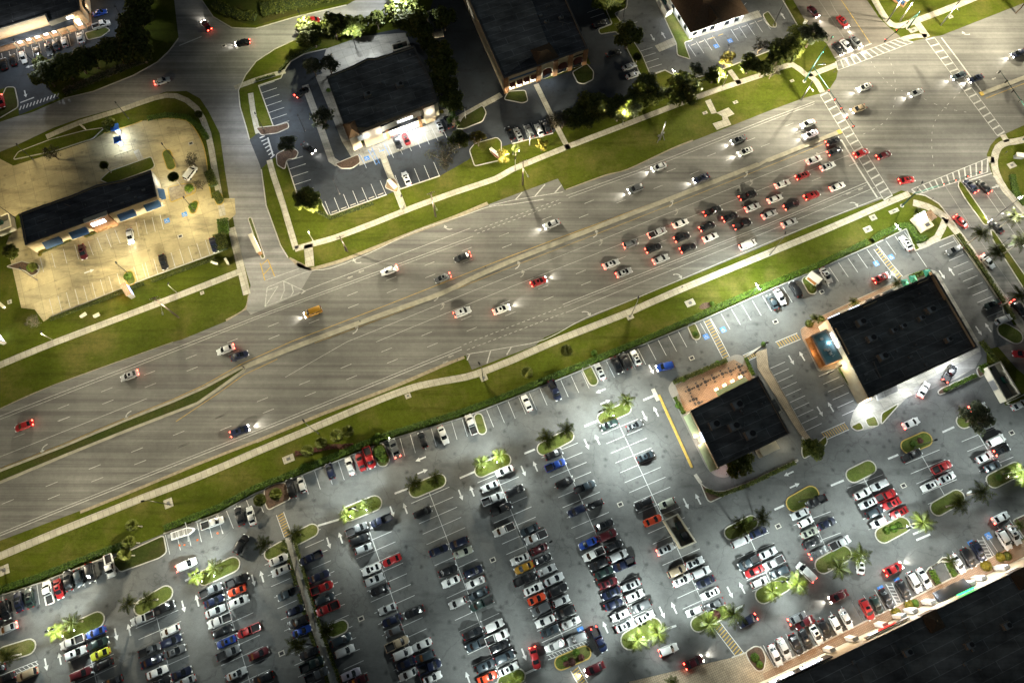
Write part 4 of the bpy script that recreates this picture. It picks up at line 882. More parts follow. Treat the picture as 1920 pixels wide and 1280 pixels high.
# ---- walled bin yards with their bins
def yard(quad, h, wall, label, bins, gate=True):
    P = gp(quad, h); c = sum(P, Vector())/4; o = empty('bin_enclosure', (c.x, c.y, 0), 0, label, 'enclosure', 'walled bin yards'); q = [Vector((p.x-c.x, p.y-c.y, 0)) for p in P]
    m = MB(); m.sheet(q, .165); m.build('floor', M['wall_grey'], o); m = MB(); m.ring(q, .25, 0, h); m.build('wall', M[wall], o, fix=True); m = MB(); m.ring(offset(q if area2(q) > 0 else q[::-1], -.05), .35, h, h+.08); m.build('coping', M['stucco_pale'], o, fix=True)
    if gate:
        qq = q if area2(q) > 0 else q[::-1]; i = max(range(4), key=lambda k: (qq[k]-qq[k-1]).length); a, b = qq[i-1], qq[i]; d = (b-a).normalized(); nn = Vector((d.y, -d.x, 0)); m = MB(); mid = (a+b)/2+nn*.06; m.box((mid.x, mid.y, h*.5), (2.8, .1, h*.85), math.atan2(d.y, d.x)); m.build('gate', M['metal_grey'], o)
    for (x, y, lb) in bins:
        p = G(x, y, .17); b = empty('dumpster', p, R(RD+90), lb, 'dumpster'); m = MB(); m.box((0, 0, .65), (1.9, 1.4, 1.2), taper=1.0); m.build('bin', M['dumpster'], b); m = MB(); m.box((-.48, 0, 1.29), (.92, 1.45, .08)); m.box((.48, 0, 1.29), (.92, 1.45, .08)); m.build('lid', M['metal_dark'], b)
yard([(1245, 975), (1271, 962), (1306, 1016), (1277, 1028)], 2.3, 'stucco', 'tan walled roofless bin yard among the parked cars', [(1272, 985, 'upper dumpster inside the tan yard among parked cars'), (1282, 1005, 'lower dumpster inside the tan yard among parked cars')])
yard([(1851, 688), (1876, 677), (1913, 738), (1887, 752)], 2.6, 'stucco_pale', 'cream walled bin yard at the right edge below the service road', [(1882, 712, 'dumpster inside the cream yard at the right edge')])
yard([(797, 24), (818, 16), (831, 60), (812, 63)], 2.3, 'stucco_pale', 'pale walled bin yard beside the tree between two dark shop roofs', [(812, 36, 'dumpster inside the pale yard between two shop roofs')])
yard([(-12, 410), (17, 399), (22, 425), (-8, 437)], 2.3, 'stucco_pale', 'cream walled bin yard at the left edge beside the awning bank', [(2, 416, 'dumpster inside the yard at the left edge')])
yard([(1226, -20), (1240, -25), (1262, 18), (1250, 25)], 2.2, 'stucco_white', 'white walled bin yard beside the brown hip roof', [(1248, 5, 'dumpster inside the white walled yard')])
yard([(734, 84), (763, 76), (766, 88), (737, 96)], 2.0, 'wall_grey', 'small grey bin yard behind the corner shop', [(750, 87, 'dumpster behind the corner shop')], False)
# ---- drive-through teller: two blue topped kiosks under white light
for (x, y, s, lb) in ((215, 239, 2.4, 'bright blue topped teller kiosk at the yard edge'), (220, 262, 2.2, 'dark blue topped teller kiosk in the white pool of light')):
    p = G(x, y, 3.0); o = empty('teller_kiosk', (p.x, p.y, 0), R(RD-6), lb, 'kiosk', 'drive-up teller kiosks'); m = MB(); m.box((0, 0, 1.4), (1.1, .9, 2.8)); m.build('cabinet', M['stucco_white'], o); m = MB(); m.box((0, 0, 3.0), (s, s, .35)); m.build('canopy', M['atm_blue'], o)
    m = MB(); m.box((.62, 0, 1.4), (.1, .6, .7)); m.build('screen', M['screen_blue'], o); lamp(p+Vector((.9, -.9, -.35)), (.8, .9, 1), 16, 2.5); lamp(p+Vector((-.9, .9, -.35)), (.8, .9, 1), 9, 2.5)
o = empty('guard_rail', G(235, 290), R(RD), 'thin dark steel rail on the yard below the teller kiosks', 'rail'); m = MB(); m.tube((-3, 0, .9), (3, 0, .9), .05); m.tube((3, 0, .9), (3, 2.6, .9), .05); [m.tube((x, 0, 0), (x, 0, .9), .05) for x in (-3, -1, 1, 3)]; m.build('rail', M['metal_dark'], o)
# ================================================================== PLANTS
RG = random.Random(11)
def rnd_dir(rg):
    z = rg.uniform(-1, 1); t = rg.uniform(0, 2*math.pi); s = math.sqrt(1-z*z); return Vector((s*math.cos(t), s*math.sin(t), z))
def leafquad(mb, p, n, s, rg):
    a = n.orthogonal().normalized(); b = n.cross(a); t = rg.uniform(0, 6.28); a, b = a*math.cos(t)+b*math.sin(t), b*math.cos(t)-a*math.sin(t); w = s*rg.uniform(.4, .7)
    mb.quad(p-a*s, p-b*w, p+a*s, p+b*w)
def tree_mesh(Rr, Hc, seed, n=1300, ls=.34, lobes=11, sparse=0.0, flat=.7):
    """crown of radius Rr whose middle stands Hc up; returns (trunk builder, crown builder)"""
    rg = random.Random(seed); tr, cr = MB(), MB(); fork = Hc*.42
    tr.path([(0, 0, 0), (rg.uniform(-.1, .1), rg.uniform(-.1, .1), fork*.6), (rg.uniform(-.2, .2), rg.uniform(-.2, .2), fork)], [.24, .19, .16], 8); top = Vector((0, 0, fork))
    L = []
    for i in range(lobes):
        t = 2*math.pi*i/lobes*2.4+rg.uniform(-.5, .5); q = math.sqrt((i+.6)/lobes)*Rr*.78; z = Hc+(1-(q/Rr)**2)*Rr*flat*.6+rg.uniform(-.35, .35)*Rr*flat
        c = Vector((q*math.cos(t), q*math.sin(t), z)); r = Rr*rg.uniform(.27, .46); L.append((c, r)); mid = top.lerp(c, .5)+Vector((0, 0, -.2)); tr.path([top, mid, c], [.10, .07, .03], 5)
        for k in range(3):
            e = c+rnd_dir(rg)*r*.9; tr.path([c, e], [.03, .012], 4)
    for i in range(n):
        c, r = L[rg.randrange(lobes)]; d = rnd_dir(rg)
        if d.z < -.5 and rg.random() < .6: d.z = -d.z
        k = rg.random()**.45*(1.0+.25*rg.random()**3); p = c+Vector((d.x*r*k, d.y*r*k, d.z*r*k*.8)); nn = (d+rnd_dir(rg)*.8+Vector((0, 0, .5))).normalized(); leafquad(cr, p, nn, ls*rg.uniform(.6, 1.35), rg)
    return tr, cr
TREE = {}
def tree_proto(kind, v):
    key = (kind, v)
    if key in TREE: return TREE[key]
    n, ls, mat, lob, fl = {'oak': (2300, .36, 'leaf_oak', 14, .7), 'grey': (1100, .3, 'leaf_grey', 13, .6), 'yellow': (1200, .28, 'leaf_yellow', 9, .8), 'bare': (600, .22, 'leaf_bare', 14, .5), 'shrub': (900, .25, 'leaf_hedge', 7, .8)}[kind]
    tr, cr = tree_mesh(3.0, 4.2 if kind != 'shrub' else 2.0, 100+v*7+len(kind), n, ls, lob, 0, fl)
    a = tr.build('trunk', M['bark'], None); b = cr.build('crown', M[mat], None); ma, mb_ = a.data, b.data
    for o in (a, b): bpy.data.objects.remove(o)
    TREE[key] = (ma, mb_); return TREE[key]
def tree(px, py, hc, rad, kind, label, group, name='tree', cat='tree'):
    p = G(px, py, hc); ma, mb_ = tree_proto(kind, RG.randrange(4)); k = rad/3.0*(1.38 if kind == 'oak' else 1.22); kz = hc/(4.6 if kind != 'shrub' else 2.2)
    o = empty(name, (p.x, p.y, 0), RG.uniform(0, 6.28), label, cat, group); o.scale = (k, k, max(.5*k, min(kz, 1.5*k)))
    for nm, me in (('trunk', ma), ('crown', mb_)):
        c = bpy.data.objects.new(nm, me); COL.objects.link(c); c.parent = o
    return o
OAKS = '''262,12,5.5,3.6,oak,in the dark corner above the first mall lamp|256,40,6,4.2,oak,lit bright green, top of the mall tree row|247,68,6,4.0,oak,third down beside the mall car park|258,93,6,4.0,oak,at the bend of the mall tree row beside the street|207,92,5,3.6,oak,below the white pickup of the mall car park|168,108,5,3.9,oak,fourth from the left of the mall tree row|120,128,5,3.7,oak,third from the left of the mall tree row|84,142,5,3.3,oak,lit at its left end of the mall tree row|76,118,4.5,2.0,oak,small and lit beside the mall lamp
583,63,6,4.0,oak,glowing yellow green beside the red tail lights|624,48,6,3.6,oak,dark, right of the glowing tree by the bend|664,48,4,3.2,oak,low and dark beside the service lane|752,26,6,3.9,oak,lit pale green behind the corner shop|778,34,6,3.7,oak,right of the pale lit tree behind the corner shop|792,62,5,3.2,oak,below the pale walled bin yard|768,-2,6,4.2,oak,at the top edge above the corner shop|832,34,5.5,3.1,oak,olive, over the pale walled bin yard|586,124,4.5,2.8,grey,left of two grey trees at the shop corner|616,120,4.5,2.8,grey,right of two grey trees at the shop corner|605,222,5,3.3,grey,dark crown on the pale walk left of the shop|540,270,4,2.7,grey,beside the zebra crossing of the shop car park|828,130,5.5,3.8,oak,black in the gap between the two shop roofs|836,165,5,3.0,oak,dark, lower of the gap between two shop roofs|850,226,3,2.0,shrub,beside the parked black car right of the shop|832,288,6,4.4,bare,big and thin leaved over the shop car park|896,260,4,2.2,yellow,small and bright yellow right of the thin tree|576,372,4,3.1,oak,at the corner of the shop car park|1178,66,6,3.6,oak,tall and dark by the round end of the dark lot|1140,-4,5,4.2,oak,at the top edge right of the black roof|1098,214,4,3.4,oak,first of the dark strip above the long walk|1122,204,4,3.4,oak,second of the dark strip above the long walk|1148,206,4,2.6,oak,third of the dark strip, beside the walk lamp|1170,196,4,3.0,oak,fourth of the dark strip above the long walk|1198,182,4,3.0,oak,fifth of the dark strip above the long walk|1228,180,4,2.8,oak,last of the dark strip, by the white lamp|1280,166,6,4.6,oak,round and dark beside the bright white lamp|1364,112,4,2.2,yellow,lit lime green at the crossing by the lamp|1305,132,4,2.3,grey,small, at the corner of the hip roof car park|1406,122,4,2.7,oak,dark, between two thin trees by the walk|1428,84,4,2.4,bare,bare branched by the hip roof car park|1464,100,5,3.7,oak,dark, left of the paler crown at the junction|1524,66,5.5,4.0,grey,pale and lit beside the waiting cars|1492,70,4,2.8,oak,small, behind the pale crown at the junction|1450,132,4,2.0,bare,thin, beside the walk near the junction|1833,783,5,3.9,grey,olive crown on an island over a white car|1380,876,4,2.2,oak,low beside the pink light of the restaurant|1396,866,3.5,2.0,oak,lower right of the restaurant beside the wall bay|942,294,3,2.0,yellow,lit, beside the brown wall sign by the walk|1016,272,3,1.8,yellow,young, with stakes beside the long walk|1040,225,4,2.6,bare,bare, left of the paved path in the dark lot|1055,225,4,2.6,bare,bare, right of the paved path in the dark lot|358,300,3,2.0,bare,at the edge of the cream yard by the street|372,345,3,1.6,bare,on the street side hedge of the cream yard|95,285,4,2.4,bare,on the bank of grass left of the kiosks|205,232,3,1.8,oak,behind the blue teller kiosks|60,604,1.7,2.0,bare,brown, below the corner of the cream yard|20,470,3,1.8,oak,at the left edge behind the bin yard|1525,840,3,2.2,oak,round, beside the tan walkway end|826,96,5.5,3.2,oak,tall, upper one in the gap between two shop roofs|846,192,4.5,2.8,oak,lowest in the gap between two shop roofs, by the walk|1078,222,4,3.0,oak,at the left end of the dark strip by the path|1112,195,5,3.4,oak,behind the dark strip, nearest the dark lot|1160,212,4,2.6,oak,in front of the dark strip, beside the walk|1185,205,4,2.6,grey,paler, in front of the dark strip by the walk|1214,160,5,3.0,oak,at the lot corner above the dark strip|1340,140,4,2.4,oak,low, left of the path to the hip roof crossing|1432,128,4,2.4,oak,low, between the walk and the hip roof car park|1482,88,5,3.2,oak,dark, against the pale crown at the junction|706,36,4.5,2.4,oak,over the service lane behind the shop|806,82,4.5,2.2,oak,beside the wall of the corner shop|860,262,4,2.4,oak,small, between thin tree and grass island|225,100,5,3.4,oak,filling the mall tree row near the street|145,118,5,3.4,oak,filling the mall tree row at its middle'''
for grp, chunk in zip(('trees around the mall car park', 'trees on the north side'), OAKS.split('\n')):
    for it in chunk.split('|'):
        q = it.split(',', 5); nm = {'oak': 'leafy green tree', 'grey': 'grey green tree', 'yellow': 'yellow leaved tree', 'bare': 'thin tree', 'shrub': 'bushy shrub'}[q[4]]
        tree(float(q[0]), float(q[1]), float(q[2]), float(q[3]), q[4], nm+' '+q[5].strip(), grp)
# ---- palms
def frond(mb, az, L, rise, droop, rg, w=.80):
    d = Vector((math.cos(az), math.sin(az), 0)); sd = Vector((-d.y, d.x, 0)); N = 15; P = []
    for i in range(N+1):
        t = i/N; P.append(d*(L*t*(1-.12*t*droop))+Vector((0, 0, rise*L*math.sin(t*1.5)*.7-droop*L*t*t*.55)))
    for i in range(N):
        t = (i+.5)/N; lw = w*math.sin(math.pi*min(1, t*.9+.14))**.7*(1.1-.35*t); a = P[i]; b = P[i+1]; dr = -.28-.3*rg.random()
        mb.quad(a+sd*.035, a-sd*.035, b-sd*.03, b+sd*.03)
        for s in (-1, 1):
            m = a.lerp(b, .5)+sd*(s*lw)+d*(.45*lw+rg.uniform(0, .16))+Vector((0, 0, dr*lw)); mb.quad(a, a.lerp(b, .72), m+(b-a)*.12, m-(b-a)*.12)
def coco_mesh(seed, n=14, L=3.3):
    rg = random.Random(seed); mb = MB()
    for i in range(n):
        lvl = i/n; frond(mb, i*2.4+rg.uniform(-.25, .25), L*rg.uniform(.82, 1.12), .75-.75*lvl, .35+.75*lvl*rg.uniform(.8, 1.2), rg)
    return mb
def sabal_mesh(seed, n=52, Rr=1.5):
    rg = random.Random(seed); mb = MB()
    for i in range(n):
        d = rnd_dir(rg); d.z = abs(d.z)*.75-.15; d.normalize(); c = d*Rr*.10; a = d.cross(Vector((0, 0, 1))).normalized(); b = d.cross(a)
        for k in range(9):
            t = (k/8-.5)*3.6; e = c+(d*math.cos(t*.55)+(a*math.sin(t))*.9)*Rr*.95+Vector((0, 0, -.15)); s = (a*math.cos(t)-d*math.sin(t))*.13; mb.quad(c-s*.4, c+s*.4, e+s, e-s*.2)
    return mb
PALM = {}
def palm_proto(kind, v):
    if (kind, v) not in PALM:
        o = (coco_mesh(50+v) if kind == 'coco' else sabal_mesh(80+v)).build('crown', M['leaf_palm' if kind == 'coco' else 'leaf_sabal']); PALM[(kind, v)] = o.data; bpy.data.objects.remove(o)
    return PALM[(kind, v)]
TRUNKS = {}
def palm(px, py, h, kind, label, group, s=1.0):
    p = G(px, py, h); o = empty('palm_tree' if kind == 'coco' else 'cabbage_palm', (p.x, p.y, 0), RG.uniform(0, 6.28), label, 'palm', group)
    key = (kind, h)
    if key not in TRUNKS:
        m = MB(); b = .2 if kind == 'coco' else .17; m.path([(0, 0, 0), (.04, 0, .4), (.02, .03, h*.5), (0, 0, h-.1)], [b*1.5, b, b*.85, b*.6], 9); t = m.build('trunk', M['bark_palm'], None, True); TRUNKS[key] = t.data; bpy.data.objects.remove(t)
    for nm, me, z, k in (('trunk', TRUNKS[key], 0, 1), ('crown', palm_proto(kind, RG.randrange(3)), h, s*RG.uniform(.92, 1.08))):
        c = bpy.data.objects.new(nm, me); COL.objects.link(c); c.parent = o; c.location.z = z; c.scale = (k, k, k)
    return o
PALMS = '''1842,437,8,tall palm beside the crossroad, highest of three along the east walk|1870,472,8,tall palm beside the crossroad, middle of three along the east walk|1912,554,8,tall palm beside the crossroad, lowest of three along the east walk|1902,406,8,brightly lit palm trunk on the crossroad median, upper one|1917,452,8,brightly lit palm trunk on the crossroad median, lower one|1142,766,5,palm left of the pair on the island above the dark green sedan|1175,751,5,palm right of the pair on the island above the dark green sedan|1026,822,5.5,palm left of the pair above the bright blue pickup|1062,805,5.5,palm right of the pair above the bright blue pickup|776,907,4.5,dim palm left on the island between two lit palm pairs|816,898,4.5,dim palm right on the island between two lit palm pairs
901,868,4.2,glowing palm left of the lit pair nearest the hedge centre|938,854,4.2,glowing palm right of the lit pair nearest the hedge centre|649,965,4.2,glowing palm left of the lit pair above the grey pickup|690,946,4.2,glowing palm right of the lit pair above the grey pickup|368,1082,4.2,glowing palm left of the lit pair above the orange red coupe|403,1064,4.2,glowing palm right of the lit pair above the orange red coupe|105,1184,4.2,glowing palm left of the lit pair above the bright blue sedan|136,1166,4.2,glowing palm right of the lit pair above the bright blue sedan|240,1132,4.8,dim palm left on the unlit island beside two lit islands|278,1124,4.8,dim palm right on the unlit island beside two lit islands|14,1230,4.8,dim palm at the left edge island
495,1020,5,palm at the top left of the hedged walkway|553,1000,5,palm over the top of the hedged walkway|614,1181,5,palm halfway down the hedged walkway on its right|556,1208,5,palm halfway down the hedged walkway on its left|1195,1200,6,big palm left of the pair above the blurred white car|1234,1187,6,big palm right of the pair above the blurred white car|1329,1170,6,palm at the top of the striped crossing, left of pair|1375,1152,6,palm at the top of the striped crossing, right of pair|1448,1110,5,lit palm left on the island beside the blurred white van|1496,1093,6,palm right of the lit island beside the blurred white van|1391,985,5.5,palm left on the island right of the tan bin yard|1428,970,5.5,palm right on the island right of the tan bin yard|1573,1066,6,palm left on the island with the red tailed car|1612,1041,6,palm over the lane right of the red tailed car|1731,979,6,palm right of the flower island beside the white car|1800,945,6,palm left on the island below the red pickup|1841,922,6,palm over the lane right of the red pickup island|1916,890,6,palm at the right edge island with flowers|966,1277,4.5,lit palm at the bottom edge centre|1262,1279,4,small palm at the bottom edge by the yellow hatching|1785,1052,4,slender palm over a white car by the strip mall|1602,566,3.6,small palm beside the white lit sign of the plaza shop|1683,530,3.6,small palm beside the green umbrellas|1530,597,3.6,small palm by the round kerb of the teal annex|1912,985,4,small palm on the red bed at the right edge'''
for grp, chunk in zip(('palms of the plaza', 'uplit palms', 'palms of the lower car park'), PALMS.split('\n')):
    for it in chunk.split('|'):
        x, y, h, lb = it.split(',', 3); palm(float(x), float(y), float(h), 'coco', lb, grp, {'4.2': .8, '4.5': .86, '4.8': .9, '5': .92, '5.5': .98}.get(h, 1.08 if float(h) > 5 else .62))
SABAL = '''576,845,4.6,first of four cabbage palms by the red hedge from the left|602,830,4.6,second of four cabbage palms by the red hedge, lit|631,816,4.6,third of four cabbage palms by the red hedge|652,808,4.6,rightmost of four cabbage palms by the red hedge|247,984,5,topmost of three cabbage palms by the boat trailer|242,1016,5,middle of three cabbage palms by the boat trailer|233,1040,5,lowest of three cabbage palms by the boat trailer|988,698,4.4,cabbage palm on the verge, left of two above the hedge|1062,657,4.8,cabbage palm on the verge, right of two above the hedge|325,332,5,dark cabbage palm beside the cream bank yard island|195,310,4,small dark palm behind the awning bank|1195,107,4,small dark palm beside the silver car in the dark lot|1192,207,3.5,pale fan palm beside the long walk|967,278,3.6,lit fan palm beside the path by the dark lot|517,926,4.2,dark palm on the kerbed bed beside the black car|487,937,4.2,dark palm left of the kerbed bed by the hedge|1722,398,2.2,small palm by the bright corner sign|372,215,3,small tree like palm at the street corner verge|62,500,2.4,low palm beside the round planter of the bank'''
for it in SABAL.split('|'):
    x, y, h, lb = it.split(',', 3); palm(float(x), float(y), float(h), 'sabal', lb, 'cabbage palms', 1.0 if float(h) > 4 else .8)
# ---- hedges and shrubs
def hedge(px, w, h, label, mat='leaf_hedge', dens=46, ls=.20, name='hedge', z0=.05, seed=3, ground=None):
    rg = random.Random(seed); P = gp(px) if ground is None else ground; mb = MB(); core = MB(); core.strip(P, w*.72, 0, h*.8)
    for i in range(len(P)-1):
        d = P[i+1]-P[i]; L = d.length; d.normalize(); nn = Vector((-d.y, d.x, 0))
        for k in range(int(L*w*dens)+int(L*h*10)):
            s = rg.uniform(0, L); q = rg.uniform(-1, 1); top = rg.random() < .8; z = h*(1+rg.uniform(-.16, .14)) if top else rg.uniform(.2, .95)*h; y = q*w/2*(1+rg.uniform(-.08, .14)) if top else math.copysign(w/2, q)
            n = Vector((rg.uniform(-.7, .7), rg.uniform(-.7, .7), 1 if top else .3)).normalized(); leafquad(mb, P[i]+d*s+nn*y+Vector((0, 0, z)), n, ls*rg.uniform(.6, 1.4), rg)
    c = P[0]; o = empty(name, c, 0, label, name.replace('_', ' '))
    for m_, nm, mt_ in ((mb, 'foliage', mat), (core, 'branches', 'bark_dark')):
        m_.v = [(v[0]-c.x, v[1]-c.y, v[2]) for v in m_.v]; m_.build(nm, M[mt_], o)
plain('bark_dark', (.022, .036, .006), .95)
hedge([(-30, 1117), (0, 1106), (75, 1081), (195, 1034), (232, 1021)], 1.5, 1.0, 'clipped hedge at the left edge behind parked cars', seed=1)
hedge([(310, 990), (410, 952), (480, 915), (545, 890)], 1.5, 1.0, 'clipped hedge behind the white boat trailer', seed=2)
hedge([(545, 890), (605, 865), (700, 826), (730, 815)], 1.6, 1.1, 'clipped hedge behind the blue trimmed white car and red cars', seed=3)
hedge([(730, 815), (870, 772), (960, 738), (1045, 703)], 1.5, 1.0, 'long clipped hedge above the white cars, middle of the verge', seed=4)
hedge([(1045, 703), (1110, 677), (1220, 632), (1300, 598)], 1.5, 1.0, 'clipped hedge above the pair of black cars', seed=5)
hedge([(1300, 598), (1440, 536), (1530, 500), (1625, 455)], 1.7, 1.1, 'clipped hedge beside the wall sign at the plaza corner', seed=6)
hedge([(1635, 452), (1650, 440), (1690, 425), (1703, 424), (1720, 452), (1735, 447)], 1.7, 1.0, 'hedge wrapping round the lit corner sign', seed=7)
hedge([(1795, 440), (1840, 505), (1885, 574), (1900, 600)], 1.0, .8, 'low dark hedge beside the east walk', 'leaf_sabal', seed=8)
hedge([(555, 851), (620, 838), (665, 836)], 1.2, .8, 'dark red leaved hedge below the cabbage palms', 'leaf_hedge_red', seed=9)
hedge([(552, 1010), (600, 1170), (643, 1290)], .8, .7, 'right hedge along the pale walkway between parked cars', 'leaf_sabal', 30, seed=10)
hedge([(532, 1012), (580, 1180), (620, 1290)], .8, .7, 'left hedge along the pale walkway between parked cars', 'leaf_sabal', 30, seed=11)
hedge([(278, 224), (315, 218), (352, 222), (378, 243), (390, 262)], 1.6, .9, 'lit hedge round the outside of the cream yard', seed=12)
hedge([(410, 428), (430, 424)], 5.0, .9, 'block of clipped hedge by the street, lower end of the yard', seed=13); hedge([(412, 440), (420, 470)], 3.6, 1.0, 'dark hedge at the end of the cream yard bays', 'leaf_oak', seed=14)
hedge([(392, 322), (402, 350)], 2.6, .9, 'upper hedge block between yard and street', 'leaf_oak', seed=15); hedge([(405, 362), (415, 380)], 2.2, .9, 'lower hedge block between yard and street', 'leaf_oak', seed=16)
hedge([(95, 600), (200, 560), (270, 532)], 1.0, .6, 'low dark hedge along the lower edge of the cream yard', 'leaf_oak', seed=17); hedge([(285, 528), (340, 508), (405, 485)], 1.0, .6, 'low dark hedge right of the digital sign', 'leaf_oak', seed=18)
hedge([(75, 474), (108, 460), (135, 449)], 1.2, .8, 'low shrub bed under the left blue awning', 'leaf_yellow', seed=19); hedge([(160, 444), (185, 433), (210, 424)], 1.2, .8, 'low shrub bed under the white lit sign', 'leaf_yellow', seed=20)
hedge([(1298, 782), (1325, 838), (1343, 880)], 1.2, .7, 'hedge along the drive lane left of the restaurant', seed=21)
hedge([(1262, 718), (1310, 698), (1362, 676)], 1.2, .7, 'hedge along the upper edge of the restaurant patio', 'leaf_oak', seed=22); hedge([(1397, 672), (1412, 704)], 1.0, .7, 'hedge at the right end of the restaurant patio', seed=23); hedge([(1264, 745), (1282, 776)], 1.0, .7, 'hedge at the left end of the restaurant patio', seed=24)
hedge([(1322, 918), (1350, 928), (1400, 910), (1490, 867)], 1.0, .6, 'planting strip below the restaurant drive lane', 'leaf_oak', seed=25)
hedge([(1768, 733), (1828, 704)], 1.1, .8, 'dense green hedge in the kerbed strip beside the drive through', seed=26); hedge([(1836, 694), (1852, 688)], 2.2, .9, 'green bush bed beside the cream bin yard', seed=27)
hedge([(1572, 690), (1612, 752)], .9, .6, 'narrow hedge beside the bays left of the plaza shop', seed=28); hedge([(1838, 640), (1862, 672), (1880, 690)], 1.6, .6, 'dark shrub bed with small lights beside the service road', 'leaf_sabal', seed=29)
hedge([(1744, 1068), (1757, 1094)], 1.4, .7, 'left hedge beside the paved crossing to the strip mall', seed=30); hedge([(1773, 1052), (1789, 1080)], 1.4, .7, 'right hedge beside the paved crossing to the strip mall', seed=31)
hedge([(1286, 20), (1292, 48), (1298, 64)], 1.8, .7, 'dark hedge beside the white wall of the hip roof', 'leaf_oak', seed=32); hedge([(1895, 330), (1901, 360), (1920, 385)], 1.8, .9, 'green hedge by the crossroad at the right edge', seed=33)
hedge([(677, 268), (702, 258)], 1.2, .8, 'lime planting beside the shop entrance', 'leaf_lime', seed=34); hedge([(570, 352), (590, 394), (620, 410), (700, 382)], 1.2, .5, 'dark low planting round the shop car park corner', 'leaf_oak', 12, seed=35)
hedge([(1240, 170), (1330, 148), (1360, 140)], .8, .5, 'low hedge beside the long walk near the lamp', 'leaf_oak', 16, seed=36); hedge([(1705, 520), (1740, 509)], 1.4, .6, 'planting behind the green umbrellas', seed=37)
hedge([(1105, 214), (1200, 190), (1250, 172)], 2.4, .7, 'dark understorey along the dark lot', 'leaf_oak', 16, .22, seed=38); hedge([(525, 134), (548, 108), (600, 84)], 1.0, .6, 'low hedge round the back of the shop car park', 'leaf_oak', 16, seed=39); hedge([(480, 152), (516, 141)], .8, .5, 'short low hedge by the street walk', 'leaf_oak', 16, seed=40)
hedge([(120, 175), (200, 140), (285, 108)], 3.0, .5, 'rough undergrowth below the mall tree row', 'leaf_bare', 8, .3, seed=41); hedge([(400, 8), (440, 28), (480, 34)], 4.0, .8, 'dark rough thicket at the top by the bend', 'leaf_sabal', 8, .3, seed=42)
hedge([(490, 20), (560, 4), (660, -20)], 7.0, .9, 'dark marsh growth beyond the bend road', 'leaf_sabal', 6, .34, seed=43)
def bush(px, py, r, label, mat='leaf_lime', group='clipped round bushes'):
    key = ('bush', mat)
    if key not in TREE:
        rg = random.Random(5); mb = MB()
        for i in range(420):
            d = rnd_dir(rg); d.z = abs(d.z); p = d*(1+rg.uniform(-.12, .06)); leafquad(mb, p, (d+rnd_dir(rg)*.5).normalized(), .16*rg.uniform(.7, 1.3), rg)
        mb.ball((0, 0, .1), .8, 8, 5); ob = mb.build('round_bush', M[mat]); TREE[key] = ob.data; bpy.data.objects.remove(ob)
    o = bpy.data.objects.new('round_bush', TREE[key]); COL.objects.link(o); o.location = G(px, py, .1); o.scale = (r, r, r*.85); o.rotation_euler.z = RG.uniform(0, 6); return tag(o, label, 'bush', group)
